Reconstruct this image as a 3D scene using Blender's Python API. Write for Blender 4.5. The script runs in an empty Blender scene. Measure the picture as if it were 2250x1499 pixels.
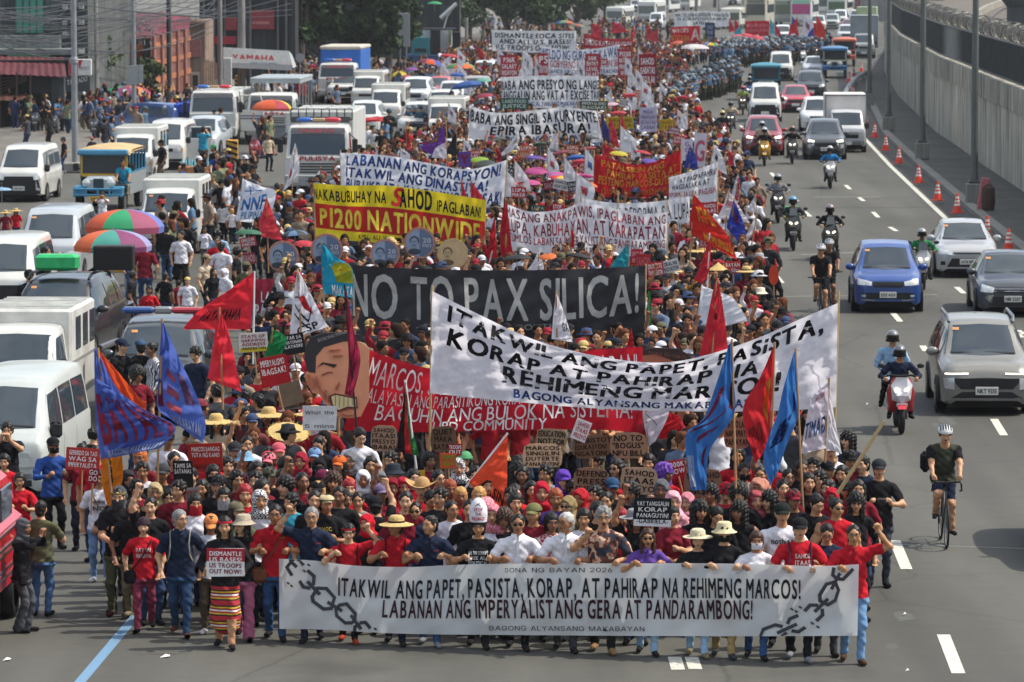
import bpy,math,random,re
import numpy as np
from mathutils import Vector,Matrix
from mathutils.bvhtree import BVHTree
from mathutils.geometry import tessellate_polygon
random.seed(7);RNG=np.random.default_rng(7)
SC=bpy.context.scene;COL=SC.collection
R=math.radians
H,FPX,TH=8.8,9600.0,R(5.086)
cd=bpy.data.cameras.new('camera');cam=bpy.data.objects.new('camera',cd);COL.objects.link(cam)
cam.location=(0,0,H);cam.rotation_euler=(R(90)-TH,0,0)
cd.sensor_width=36;cd.lens=FPX/2250*36;cd.clip_start=1;cd.clip_end=5000
cd.dof.use_dof=True;cd.dof.focus_distance=60;cd.dof.aperture_fstop=6.3
SC.camera=cam
SUN_EL,SUN_AZ=R(55),R(7)
w=bpy.data.worlds.new('World');SC.world=w;w.use_nodes=True
nt=w.node_tree;sky=nt.nodes.new('ShaderNodeTexSky');sky.sky_type='NISHITA';sky.sun_disc=False
sky.sun_elevation=SUN_EL;sky.sun_rotation=R(90)-SUN_AZ;sky.dust_density=3.0;sky.air_density=1.0;sky.ozone_density=1.0
N_=nt.nodes.new;tcw=N_('ShaderNodeTexCoord');mpw=N_('ShaderNodeMapping');mpw.inputs['Scale'].default_value=(1,1,2.2);nzw=N_('ShaderNodeTexNoise');nzw.inputs['Scale'].default_value=2.6;nzw.inputs['Detail'].default_value=7;nzw.inputs['Roughness'].default_value=.6
rpw=N_('ShaderNodeValToRGB');rpw.color_ramp.elements[0].position=.46;rpw.color_ramp.elements[1].position=.62;mxw=N_('ShaderNodeMix');mxw.data_type='RGBA';mxw.inputs[7].default_value=(6.2,6.4,6.6,1)
nt.links.new(tcw.outputs['Generated'],mpw.inputs[0]);nt.links.new(mpw.outputs[0],nzw.inputs['Vector']);nt.links.new(nzw.outputs['Fac'],rpw.inputs[0]);nt.links.new(rpw.outputs[0],mxw.inputs[0]);nt.links.new(sky.outputs[0],mxw.inputs[6]);nt.links.new(mxw.outputs[2],nt.nodes['Background'].inputs[0]);nt.nodes['Background'].inputs[1].default_value=0.13
ld=bpy.data.lights.new('sun','SUN');sun=bpy.data.objects.new('sun',ld);COL.objects.link(sun)
ld.energy=2.9;ld.angle=R(0.9);ld.color=(1.0,0.94,0.85)
sd=Vector((math.cos(SUN_EL)*math.cos(SUN_AZ),math.cos(SUN_EL)*math.sin(SUN_AZ),math.sin(SUN_EL)))
sun.rotation_euler=sd.to_track_quat('Z','Y').to_euler();sun.location=(30,60,40)
SC.view_settings.view_transform='Standard';SC.view_settings.look='None';SC.view_settings.gamma=1
SC.view_settings.use_curve_mapping=False;SC.view_settings.exposure=0.66
SC.render.engine='CYCLES'
try:
 SC.cycles.use_denoising=True;SC.cycles.denoiser='OPENIMAGEDENOISE'
except Exception:pass
SC.cycles.max_bounces=5;SC.cycles.diffuse_bounces=3;SC.cycles.glossy_bounces=2;SC.cycles.transmission_bounces=3
SC.cycles.transparent_max_bounces=4;SC.cycles.caustics_reflective=False;SC.cycles.caustics_refractive=False
CT,ST=math.cos(TH),math.sin(TH)
def ray(px,py):
 u=(px-1125)/FPX;v=(749.5-py)/FPX
 return(u,CT+v*ST,-ST+v*CT)
def P(px,py,Y):
 d=ray(px,py);t=Y/d[1]
 return Vector((d[0]*t,Y,H+d[2]*t))
def G(px,py,h=0.0):
 d=ray(px,py);t=(h-H)/d[2]
 return Vector((d[0]*t,d[1]*t,h))
def YH(py,h):
 d=ray(1125,py);return(h-H)/d[2]*d[1]
def slope(Y):return 0.012+0.00026*max(0,Y-60)
def lin(c):
 if isinstance(c,str):
  c=c.lstrip('#');c=[int(c[i:i+2],16)/255 for i in(0,2,4)]
 return tuple((x/12.92 if x<=.04045 else((x+.055)/1.055)**2.4)for x in c)
_M={}
def mat(name,color,rough=.6,metal=0.0,var=.12,scale=6.0,bump=0.0,transl=0.0,spec=.4,coat=0.0,coords='Object',emit=0):
 """plain surface with a procedural tone variation; color: sRGB hex"""
 key=(name,color,rough,metal,var,scale,bump,transl,spec,coat,emit)
 if key in _M:return _M[key]
 m=bpy.data.materials.new(name);m.use_nodes=True;n=m.node_tree.nodes;l=m.node_tree.links
 b=n['Principled BSDF'];c=lin(color)
 b.inputs['Base Color'].default_value=(*c,1);b.inputs['Roughness'].default_value=rough
 b.inputs['Metallic'].default_value=metal;b.inputs['Specular IOR Level'].default_value=spec
 b.inputs['Coat Weight'].default_value=coat
 if emit:
  b.inputs['Emission Color'].default_value=(*c,1);b.inputs['Emission Strength'].default_value=emit
 if var or bump:
  tc=n.new('ShaderNodeTexCoord');nz=n.new('ShaderNodeTexNoise');nz.inputs['Scale'].default_value=scale
  nz.inputs['Detail'].default_value=5;nz.inputs['Roughness'].default_value=.62
  l.new(tc.outputs[coords],nz.inputs['Vector'])
  if var:
   r=n.new('ShaderNodeMapRange');r.inputs['From Min'].default_value=.3;r.inputs['From Max'].default_value=.7
   r.inputs['To Min'].default_value=1-var;r.inputs['To Max'].default_value=1+var
   l.new(nz.outputs['Fac'],r.inputs['Value'])
   mx=n.new('ShaderNodeMix');mx.data_type='RGBA';mx.blend_type='MULTIPLY';mx.inputs[0].default_value=1
   mx.inputs[6].default_value=(*c,1);l.new(r.outputs[0],mx.inputs[7]);l.new(mx.outputs[2],b.inputs['Base Color'])
  if bump:
   bp=n.new('ShaderNodeBump');bp.inputs['Strength'].default_value=bump;bp.inputs['Distance'].default_value=.02
   l.new(nz.outputs['Fac'],bp.inputs['Height']);l.new(bp.outputs[0],b.inputs['Normal'])
 if transl:
  tr=n.new('ShaderNodeBsdfTranslucent');ms=n.new('ShaderNodeMixShader');ms.inputs[0].default_value=transl
  if var:l.new(mx.outputs[2],tr.inputs['Color'])
  else:tr.inputs['Color'].default_value=(*c,1)
  l.new(b.outputs[0],ms.inputs[1]);l.new(tr.outputs[0],ms.inputs[2]);l.new(ms.outputs[0],n['Material Output'].inputs[0])
 _M[key]=m
 return m
def cloth_mat(color,transl=.5):return mat('cloth',color,.85,var=.08,scale=7,transl=transl,spec=.1,bump=.55)
def fab(color):return mat('fabric',color,.9,var=.22,scale=11,spec=.12,bump=.7)
def paint(color):return mat('car_paint',color,.32,var=.1,scale=1.1,coat=.7,spec=.5)
GLASS=mat('dark_glass','#39434a',.05,.05,var=0,spec=.5);BLACK=mat('black_rubber','#141414',.7);DARK=mat('dark_plastic','#1b1c1e',.5);CHROME=mat('chrome','#b9bbbd',.18,.9,var=.05)
LAMP=mat('lamp_lens','#d8dbd8',.08,.35,var=.1,scale=20,coat=.5)
LAMPON=mat('lit_lamp','#fff2d8',.2,emit=1.6,var=0);AMBER=mat('amber_lens','#e88a1c',.2);RIM=mat('wheel_rim','#8b8d90',.3,.8)
PLATE=mat('number_plate','#dcdcd4',.5);INK=mat('dark_ink','#22252a',.6);ORANGE_ST=mat('sticker','#c98f5a',.5)
STEEL=mat('galvanised_steel','#8d9192',.45,.6,var=.15,scale=3);WOOD=mat('wood_pole','#a98358',.7,var=.2,scale=5);BAMBOO=mat('bamboo_pole','#b49a6c',.6,var=.15)
PVC=mat('white_pole','#d9d9d6',.4)
class MB:
 def __init__(s):s.v=[];s.f=[];s.m=[]
 def add(s,vs,fs,m=0):
  o=len(s.v);s.v.extend([tuple(map(float,v))for v in vs]);s.f.extend([tuple(i+o for i in f)for f in fs]);s.m.extend([m]*len(fs));return s
 def box(s,c,d,m=0,b=0.0,rot=None,taper=1.0):
  x,y,z=d[0]/2,d[1]/2,d[2]/2
  M=Matrix.Translation(c)@(rot.to_4x4()if rot is not None else Matrix.Identity(4))
  if b<=0:
   vs=[(-x,-y,-z),(x,-y,-z),(x,y,-z),(-x,y,-z),(-x*taper,-y*taper,z),(x*taper,-y*taper,z),(x*taper,y*taper,z),(-x*taper,y*taper,z)]
   fs=[(3,2,1,0),(4,5,6,7),(0,1,5,4),(1,2,6,5),(2,3,7,6),(3,0,4,7)]
  else:
   rings=[]
   for(dz,ins)in((-z,b),(-z+b,0),(z-b,0),(z,b)):
    X,Y=x-ins,y-ins;k=taper if dz>0 else 1;X*=k;Y*=k
    rings.append([(-X+b,-Y,dz),(X-b,-Y,dz),(X,-Y+b,dz),(X,Y-b,dz),(X-b,Y,dz),(-X+b,Y,dz),(-X,Y-b,dz),(-X,-Y+b,dz)])
   vs=[p for r in rings for p in r];fs=[tuple(range(7,-1,-1)),tuple(range(24,32))]
   for i in range(3):
    for j in range(8):fs.append((i*8+j,i*8+(j+1)%8,i*8+8+(j+1)%8,i*8+8+j))
  return s.add([M@Vector(v)for v in vs],fs,m)
 def tube(s,pts,r,n=6,m=0,caps=True,flat=1.0):
  pts=[Vector(p)for p in pts];k=len(pts);rs=[r]*k if isinstance(r,(int,float))else list(r);vs=[];fs=[]
  prev=None
  for i,p in enumerate(pts):
   t=(pts[min(i+1,k-1)]-pts[max(i-1,0)]);t=t.normalized()if t.length>1e-9 else Vector((0,0,1))
   if prev is None:
    a=Vector((0,0,1))if abs(t.z)<.9 else Vector((1,0,0));a=(a-t*a.dot(t)).normalized()
   else:a=(prev-t*prev.dot(t)).normalized()
   prev=a;bb=t.cross(a)
   for j in range(n):
    an=2*math.pi*j/n;vs.append(p+(a*math.cos(an)+bb*math.sin(an)*flat)*rs[i])
  for i in range(k-1):
   for j in range(n):fs.append((i*n+j,i*n+(j+1)%n,(i+1)*n+(j+1)%n,(i+1)*n+j))
  if caps:fs.append(tuple(range(n-1,-1,-1)));fs.append(tuple((k-1)*n+j for j in range(n)))
  return s.add(vs,fs,m)
 def lathe(s,prof,n=16,m=0,M=None,squash=(1,1),cap=True):
  M=M or Matrix.Identity(4);vs=[];fs=[]
  for(r,z)in prof:
   for j in range(n):
    a=2*math.pi*j/n;vs.append(M@Vector((r*math.cos(a)*squash[0],r*math.sin(a)*squash[1],z)))
  for i in range(len(prof)-1):
   for j in range(n):fs.append((i*n+j,i*n+(j+1)%n,(i+1)*n+(j+1)%n,(i+1)*n+j))
  if cap and prof[0][0]>1e-6:fs.append(tuple(range(n-1,-1,-1)))
  if cap and prof[-1][0]>1e-6:fs.append(tuple((len(prof)-1)*n+j for j in range(n)))
  return s.add(vs,fs,m)
 def torus(s,c,R0,r,axis='x',n=20,k=6,m=0):
  vs=[];fs=[]
  for i in range(n):
   a=2*math.pi*i/n
   for j in range(k):
    b=2*math.pi*j/k;q=R0+r*math.cos(b);h=r*math.sin(b)
    p=(h,q*math.cos(a),q*math.sin(a))if axis=='x' else((q*math.cos(a),h,q*math.sin(a))if axis=='y' else(q*math.cos(a),q*math.sin(a),h))
    vs.append(Vector(c)+Vector(p))
  for i in range(n):
   for j in range(k):fs.append((i*k+j,i*k+(j+1)%k,((i+1)%n)*k+(j+1)%k,((i+1)%n)*k+j))
  return s.add(vs,fs,m)
 def ell(s,c,d,n=12,k=8,m=0,rot=None,z0=-1,z1=1):
  prof=[]
  a0,a1=math.asin(max(-1,z0)),math.asin(min(1,z1))
  for i in range(k+1):
   a=a0+(a1-a0)*i/k;prof.append((max(math.cos(a),0),math.sin(a)))
  M=Matrix.Translation(c)@(rot.to_4x4()if rot is not None else Matrix.Identity(4))@Matrix.Diagonal((*d,1))
  return s.lathe(prof,n,m,M)
 def grid(s,A,m=0):
  A=np.asarray(A);a,b=A.shape[:2]
  fs=[(i*b+j,i*b+j+1,(i+1)*b+j+1,(i+1)*b+j)for i in range(a-1)for j in range(b-1)]
  return s.add(A.reshape(-1,3),fs,m)
 def prism(s,pts,y0,y1,m=0,M=None):
  M=M or Matrix.Identity(4);n=len(pts)
  vs=[M@Vector((x,y0,z))for x,z in pts]+[M@Vector((x,y1,z))for x,z in pts]
  tri=tessellate_polygon([[Vector((x,z,0))for x,z in pts]])
  fs=[tuple(t)for t in tri]+[tuple(i+n for i in reversed(t))for t in tri]+[(i,(i+1)%n,(i+1)%n+n,i+n)for i in range(n)]
  return s.add(vs,fs,m)
 def build(s,name,mats,parent=None,smooth=False,loc=None,sharp=35):
  me=bpy.data.meshes.new(name);me.from_pydata(s.v,[],s.f)
  ms=mats if isinstance(mats,(list,tuple))else[mats]
  for x in ms:me.materials.append(x)
  if len(ms)>1:me.polygons.foreach_set('material_index',s.m)
  if smooth:
   me.polygons.foreach_set('use_smooth',[True]*len(me.polygons))
   if sharp:me.set_sharp_from_angle(angle=R(sharp))
  me.update()
  return link(name,me,parent,loc)
def link(name,me,parent=None,loc=None):
 o=bpy.data.objects.new(name,me);COL.objects.link(o)
 if parent is not None:o.parent=parent
 if loc is not None:o.location=loc
 return o
def npmesh(name,V,F,mats,midx=None,smooth=True,check=True):
 """V (n,3), F (m,k) arrays"""
 me=bpy.data.meshes.new(name);V=np.ascontiguousarray(V,np.float32);F=np.ascontiguousarray(F,np.int32);k=F.shape[1]
 me.vertices.add(len(V));me.vertices.foreach_set('co',V.ravel());me.loops.add(F.size);me.loops.foreach_set('vertex_index',F.ravel())
 me.polygons.add(len(F));me.polygons.foreach_set('loop_start',np.arange(0,F.size,k,dtype=np.int32))
 if smooth:me.polygons.foreach_set('use_smooth',np.ones(len(F),bool))
 for x in(mats if isinstance(mats,(list,tuple))else[mats]):me.materials.append(x)
 if midx is not None:me.polygons.foreach_set('material_index',np.ascontiguousarray(midx,np.int32))
 me.update(calc_edges=True);check and me.validate()
 return me
def empty(name,loc,rz=0.0,label=None,cat=None,group=None):
 o=bpy.data.objects.new(name,None);COL.objects.link(o);o.location=loc;o.rotation_euler=(0,0,rz);o.empty_display_size=.2
 if label:tag(o,label,cat,group)
 return o
def tag(o,label,cat,group=None,kind=None):
 o['label']=label;o['category']=cat
 if group:o['group']=group
 if kind:o['kind']=kind
 return o
def struct(o):o['kind']='structure';return o
def copy_tree(o,parent=None):
 c=o.copy();COL.objects.link(c)
 if parent is not None:c.parent=parent
 for ch in o.children:copy_tree(ch,c)
 return c
def cr(p,t):
 p=np.asarray(p,float);n=len(p);i=np.clip(np.floor(t).astype(int),0,n-2);f=(t-i)[:,None]
 a,b,c,d=p[np.clip(i-1,0,n-1)],p[i],p[i+1],p[np.clip(i+2,0,n-1)]
 return.5*(2*b+(c-a)*f+(2*a-5*b+4*c-d)*f*f+(3*b-a-3*c+d)*f**3)
_F={}
def font(k):
 if k not in _F:
  _F[k]=None
  if k!='b':
   try:_F[k]=bpy.data.fonts.load(bpy.utils.system_resource('DATAFILES')+'/fonts/'+{'i':'Inter.woff2','m':'DejaVuSansMono.woff2'}[k])
   except Exception:_F[k]=None
 return _F[k]
_GL={}
def glyph(ch,fk,bold):
 key=(ch,fk,bold)
 if key not in _GL:
  c=bpy.data.curves.new('t','FONT');c.body=ch;c.size=1;c.offset=bold;c.resolution_u=3;c.fill_mode='FRONT'
  if font(fk):c.font=font(fk)
  o=bpy.data.objects.new('t',c);me=bpy.data.meshes.new_from_object(o)
  V=np.array([v.co[:2]for v in me.vertices]).reshape(-1,2);me.calc_loop_triangles();T=np.array([t.vertices[:]for t in me.loop_triangles]).reshape(-1,3)
  bpy.data.objects.remove(o);bpy.data.curves.remove(c);bpy.data.meshes.remove(me)
  if len(V):V[:,0]-=V[:,0].min()
  _GL[key]=(V,T,V[:,0].max()if len(V)else.3)
 return _GL[key]
def text_mesh(s,fk='b',bold=.02,jit=0.0,shear=0.0,track=.12,seed=0):
 """letters with cap height 1: V (x, y, lift), T, width; bold strokes are shifted copies, each lifted a hair"""
 rg=random.Random(sum(map(ord,s))+seed);x=0;VV=[];TT=[];n=0;b=bold*1.15
 sh=[(0,0)]if bold<.012 else[(-b,-b*.6),(b,-b*.6),(-b,b*.6),(b,b*.6)]
 for ch in s:
  if ch==' ':x+=.42;continue
  V,T,wd=glyph(ch,fk,0.0)
  if not len(V):continue
  V=V/.70;wd=wd/.70+2*b*(len(sh)>1)
  if jit:
   V=V*(1+rg.uniform(-jit,jit));a=rg.uniform(-jit,jit)*.7;ca,sa=math.cos(a),math.sin(a)
   V=np.c_[V[:,0]*ca-V[:,1]*sa,V[:,0]*sa+V[:,1]*ca+rg.uniform(-jit,jit)*.6]
  for k,(dx,dy)in enumerate(sh):VV.append(np.c_[V[:,0]+V[:,1]*shear+x+dx+b,V[:,1]+dy,np.full(len(V),k*.0007)]);TT.append(T+n);n+=len(V)
  x+=wd+track
 if not VV:return np.zeros((0,3)),np.zeros((0,3),int),1
 return np.vstack(VV),np.vstack(TT),max(x-track,.1)
def split_long(V,T,d):
 """cut triangles until no edge is longer than d (so letters can follow cloth)"""
 V=list(map(tuple,V));todo=[tuple(t)for t in T];out=[];mid={}
 while todo:
  t=todo.pop();e=[(math.dist(V[t[i]],V[t[(i+1)%3]]),i)for i in range(3)];L,i=max(e)
  if L<=d:out.append(t);continue
  a,b,c=t[i],t[(i+1)%3],t[(i+2)%3];k=(min(a,b),max(a,b))
  if k not in mid:mid[k]=len(V);V.append(tuple((V[a][q]+V[b][q])/2 for q in range(len(V[a]))))
  todo.append((a,mid[k],c));todo.append((mid[k],b,c))
 return np.array(V),np.array(out)
def bvh_of(mb):return BVHTree.FromPolygons([Vector(v)for v in mb.v],mb.f)
def patch(bvh,top,bot,axis,off=.008,nu=8,nv=4,fallback=0.0):
 """top / bot: polylines in (a, z); axis 'f' front (cast +Y), 'l' / 'r' sides (cast from -X / +X)"""
 def samp(pl,t):
  pl=np.asarray(pl,float);k=np.linspace(0,1,len(pl));return np.array([np.interp(t,k,pl[:,q])for q in range(2)]).T
 t=np.linspace(0,1,nu+1);A=samp(top,t);B=samp(bot,t);out=np.zeros((nv+1,nu+1,3))
 for j in range(nv+1):
  q=A+(B-A)*j/nv
  for i in range(nu+1):
   a,z=q[i]
   if axis=='f':o,d=Vector((a,-3,z)),Vector((0,1,0))
   elif axis=='b':o,d=Vector((a,12,z)),Vector((0,-1,0))
   elif axis=='t':o,d=Vector((a,z,6)),Vector((0,0,-1))
   elif axis=='r':o,d=Vector((4,a,z)),Vector((-1,0,0))
   else:o,d=Vector((-4,a,z)),Vector((1,0,0))
   h=bvh.ray_cast(o,d)
   p=h[0]-d*off if h[0]is not None else(Vector((a,fallback,z))if axis in 'fb' else o+d*3.2)
   out[j,i]=p
 return out
def flat_text(mb,s,o,ux,uy,w,h,m,fk='b',bold=.02,jit=0.0,shear=0.0):
 """text on a flat plate: o = lower left corner, ux/uy unit vectors"""
 V,T,tw=text_mesh(s,fk,bold,jit,shear);o,ux,uy=Vector(o),Vector(ux),Vector(uy);nn=ux.cross(uy).normalized()
 mb.add([o+ux*(v[0]/tw*w)+uy*(v[1]*h)+nn*v[2]for v in V],[tuple(t)for t in T],m)
# ================================================================ GROUND
def asphalt():
 m=bpy.data.materials.new('asphalt');m.use_nodes=True;n=m.node_tree.nodes;l=m.node_tree.links;b=n['Principled BSDF']
 tc=n.new('ShaderNodeTexCoord');mp=n.new('ShaderNodeMapping');mp.inputs['Scale'].default_value=(1,.12,1);l.new(tc.outputs['Object'],mp.inputs[0])
 def noise(sc,det,src):
  z=n.new('ShaderNodeTexNoise');z.inputs['Scale'].default_value=sc;z.inputs['Detail'].default_value=det;l.new(src,z.inputs['Vector']);return z
 a=noise(.5,6,mp.outputs[0]);c=noise(60,3,tc.outputs['Object']);d=noise(.09,4,tc.outputs['Object']);e=noise(3.2,5,tc.outputs['Object'])
 def rng(src,f0,f1,t0,t1):
  r=n.new('ShaderNodeMapRange');r.inputs[1].default_value=f0;r.inputs[2].default_value=f1;r.inputs[3].default_value=t0;r.inputs[4].default_value=t1;l.new(src,r.inputs[0]);return r.outputs[0]
 def mul(x,y):
  k=n.new('ShaderNodeMath');k.operation='MULTIPLY';l.new(x,k.inputs[0]);l.new(y,k.inputs[1]);return k.outputs[0]
 f=mul(mul(rng(a.outputs[0],.3,.7,.84,1.16),rng(c.outputs[0],.3,.7,.84,1.16)),mul(rng(d.outputs[0],.35,.65,.92,1.08),rng(e.outputs[0],.3,.75,.93,1.05)))
 mp2=n.new('ShaderNodeMapping');mp2 .inputs['Scale'].default_value=(.55,.035,1);l.new(tc.outputs['Object'],mp2 .inputs[0]);trk=noise(1.3,3,mp2 .outputs[0]);f=mul(f,rng(trk.outputs[0],.36,.62,.84,1.06))
 vo=n.new('ShaderNodeTexVoronoi');vo.feature='DISTANCE_TO_EDGE';vo.inputs['Scale'].default_value=.16;wv=n.new('ShaderNodeMix');wv.data_type='RGBA';wv.inputs[0].default_value=.12;l.new(tc.outputs['Object'],wv.inputs[6]);l.new(e.outputs['Color'],wv.inputs[7]);l.new(wv.outputs[2],vo.inputs['Vector']);f=mul(f,rng(vo.outputs['Distance'],0,.006,.72,1))
 st_=noise(.33,8,tc.outputs['Object']);f=mul(f,rng(st_.outputs[0],.28,.4,.72,1))
 mx=n.new('ShaderNodeMix');mx.data_type='RGBA';mx.blend_type='MULTIPLY';mx.inputs[0].default_value=1;mx.inputs[6].default_value=(.0885,.0875,.075,1)
 l.new(f,mx.inputs[7]);l.new(mx.outputs[2],b.inputs['Base Color']);b.inputs['Roughness'].default_value=.8;b.inputs['Specular IOR Level'].default_value=.25
 bp=n.new('ShaderNodeBump');bp.inputs['Strength'].default_value=.3;bp.inputs['Distance'].default_value=.01;l.new(c.outputs[0],bp.inputs['Height']);l.new(bp.outputs[0],b.inputs['Normal'])
 return m
def concrete(name,color,streak=.25,sc=1.0):
 m=bpy.data.materials.new(name);m.use_nodes=True;n=m.node_tree.nodes;l=m.node_tree.links;b=n['Principled BSDF'];c=lin(color)
 tc=n.new('ShaderNodeTexCoord');mp=n.new('ShaderNodeMapping');mp.inputs['Scale'].default_value=(1.6*sc,1.1*sc,.14*sc);l.new(tc.outputs['Object'],mp.inputs[0])
 z=n.new('ShaderNodeTexNoise');z.inputs['Scale'].default_value=1.6;z.inputs['Detail'].default_value=6;z.inputs['Roughness'].default_value=.7;l.new(mp.outputs[0],z.inputs['Vector'])
 y=n.new('ShaderNodeTexNoise');y.inputs['Scale'].default_value=.35;y.inputs['Detail'].default_value=6;l.new(tc.outputs['Object'],y.inputs['Vector'])
 r=n.new('ShaderNodeValToRGB');r.color_ramp.elements[0].position=.34;r.color_ramp.elements[0].color=tuple(x*(1-streak*1.6)for x in c)+(1,)
 r.color_ramp.elements[1].position=.6;r.color_ramp.elements[1].color=(*c,1);l.new(z.outputs[0],r.inputs[0])
 q=n.new('ShaderNodeMapRange');q.inputs[1].default_value=.3;q.inputs[2].default_value=.7;q.inputs[3].default_value=.8;q.inputs[4].default_value=1.15;l.new(y.outputs[0],q.inputs[0])
 mx=n.new('ShaderNodeMix');mx.data_type='RGBA';mx.blend_type='MULTIPLY';mx.inputs[0].default_value=1;l.new(r.outputs[0],mx.inputs[6]);l.new(q.outputs[0],mx.inputs[7])
 l.new(mx.outputs[2],b.inputs['Base Color']);b.inputs['Roughness'].default_value=.85;b.inputs['Specular IOR Level'].default_value=.2
 return m
g=MB();g.grid([[(-700+1400*i/8,-60+1700*j/8,-.15)for i in range(9)]for j in range(9)][::1]);struct(g.build('ground',concrete('dusty_ground','#6f6f68')))
def edge_x(Y):
 ys=[0,60,100,142.7,180,212,266,322,400,520,700,1000];xs=[10.6,12.1,13.15,14.45,15.75,17.05,20.6,25.2,33,47,73,125]
 return float(np.interp(Y,ys,xs))
ROAD=[(y,edge_x(y))for y in[-40,0,30,60,80,100,120,142.7,160,180,195,212,230,250,266,285,300,322,350,400,450,520,600,700,850,1000]]
def strip(name,m,x0,x1,z,ys=ROAD,h=None):
 """sheet that follows the road between offsets x0 and x1 (numbers, or functions of Y) from the right edge line"""
 f0=x0 if callable(x0)else(lambda Y:edge_x(Y)+x0);f1=x1 if callable(x1)else(lambda Y:edge_x(Y)+x1)
 q=MB();n=len(ys)
 if h is None:q.grid([[(f0(y),y,z)for y,_ in ys],[(f1(y),y,z)for y,_ in ys]][::-1])
 else:
  q.grid([[(f0(y),y,z)for y,_ in ys],[(f0(y),y,z+h)for y,_ in ys],[(f1(y),y,z+h)for y,_ in ys],[(f1(y),y,z)for y,_ in ys]])
 return struct(q.build(name,m))
def left_x(Y):return-19.5+(edge_x(Y)-12.5)*.55
strip('road',asphalt(),lambda Y:left_x(Y),.9,0.0)
CONC=concrete('kerb_concrete','#8d8b83',.15,2)
strip('kerb',CONC,.9,1.25,0.0,h=.16)
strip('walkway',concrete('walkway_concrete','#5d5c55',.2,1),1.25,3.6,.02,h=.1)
strip('pavement',concrete('pavement_concrete','#74716a',.2,1),lambda Y:left_x(Y)-30,lambda Y:left_x(Y),-.02,h=.15)
def worn(name,color):
 m=bpy.data.materials.new(name);m.use_nodes=True;n=m.node_tree.nodes;l=m.node_tree.links;b=n['Principled BSDF']
 tc=n.new('ShaderNodeTexCoord');z=n.new('ShaderNodeTexNoise');z.inputs['Scale'].default_value=9;z.inputs['Detail'].default_value=8;z.inputs['Roughness'].default_value=.75;l.new(tc.outputs['Object'],z.inputs['Vector'])
 r=n.new('ShaderNodeValToRGB');c=lin(color);r.color_ramp.elements[0].position=.34;r.color_ramp.elements[0].color=(.16,.165,.15,1);r.color_ramp.elements[1].position=.47;r.color_ramp.elements[1].color=(*c,1)
 l.new(z.outputs[0],r.inputs[0]);l.new(r.outputs[0],b.inputs['Base Color']);b.inputs['Roughness'].default_value=.7
 return m
WHITE_LINE=worn('worn_white_paint','#c9c7b8');BLUE_LINE=worn('worn_blue_paint','#6389a6')
dm=MB()
def dash(x0,y0,x1,y1,wd=.15):
 a,b=G(x0,y0),G(x1,y1);d=(b-a);s=Vector((d.y,-d.x,0)).normalized()*wd/2
 dm.add([a-s+Vector((0,0,.004)),a+s+Vector((0,0,.004)),b+s+Vector((0,0,.004)),b-s+Vector((0,0,.004))],[(0,1,2,3)])
for q in[(2106,1480,2073,1395,.17),(1992,1251,1966,1188,.17),(2206,957,2184,921),(1978,707,1962,688),(2035,772,2027,760),(2118,645,2102,631),(1970,508,1955,499),(1718,622,1700,600),(1930,478,1918,466),(1898,442,1887,434),(1868,416,1858,407),(2005,545,1992,536),(2053,592,2042,583),(1780,476,1768,465),(1752,442,1742,434),(1728,414,1718,404),(1703,389,1694,380),(2245,742,2232,730),(1770,286,1764,277),(1760,262,1755,258),(1632,280,1626,276),(1618,265,1613,261),(1645,145,1640,143),(1630,150,1622,148),(1655,300,1648,294),(2250,735,2236,726)]:
 dash(*q)
dash(1490,1472,1482,1444,.17);dash(1528,1471,1519,1444,.17)
struct(dm.build('lane_markings',WHITE_LINE))
strip('edge_line',WHITE_LINE,-.22,-.04,.004,ys=[p for p in ROAD if 90<p[0]<330])
bl=MB();a,b=G(165,1512),G(300,1352);s=Vector((.07,0,.004));s2=Vector((-.07,0,.004));bl.add([a+s2,a+s,b+s,b+s2],[(0,1,2,3)]);struct(bl.build('blue_line',BLUE_LINE))
tp=MB()
def blob(px,py,rx,ry,k=12,z=.002):
 c=G(px,py);rg=random.Random(px);vs=[c+Vector((math.cos(6.283*i/k)*rx*rg.uniform(.6,1.1),math.sin(6.283*i/k)*ry*rg.uniform(.6,1.1),z))for i in range(k)]
 tp.add(vs,[tuple(range(k))])
blob(1985,1355,.18,.5);blob(2080,925,.2,.9);blob(2060,935,.12,.5);blob(1960,1420,.1,.3);blob(405,1440,.07,.7);blob(420,1418,.12,.35)
struct(tp.build('tar_patches',mat('tar','#50524d',.85,var=.2,scale=8)))
sm=MB()
for q in[(1690,652,2060,648),(1790,433,1935,433),(1760,560,2130,545),(1500,1180,2250,1206)]:
 a,b=G(q[0],q[1]),G(q[2],q[3]);sm.tube([a+Vector((0,0,-.002)),b+Vector((0,0,-.002))],.012,4)
struct(sm.build('road_seams',mat('seam','#8d9088',.9)))
for(px,py,sz)in[(363,1445,.12),(1987,1352,.05),(1993,1476,.05),(15,1452,.1),(1905,890,.05),(1810,760,.05)]:
 c=G(px,py);q=MB();q.grid([[c+Vector(((i-1)*sz*.5,(j-1)*sz*.4,.006+.03*((i*j)%2)+.01*i))for i in range(3)]for j in range(3)])
 tag(q.build('paper_scrap',mat('paper','#d8d8d2',.9)),'crumpled white paper scrap on the road, '+{363:'right of the blue line',1987:'on the dark tar patch',1993:'left of the nearest dash',15:'at the bottom left corner',1905:'left of the two-rider scooter',1810:'right of the big white banner'}[px],'litter','paper scraps on the road')
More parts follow.
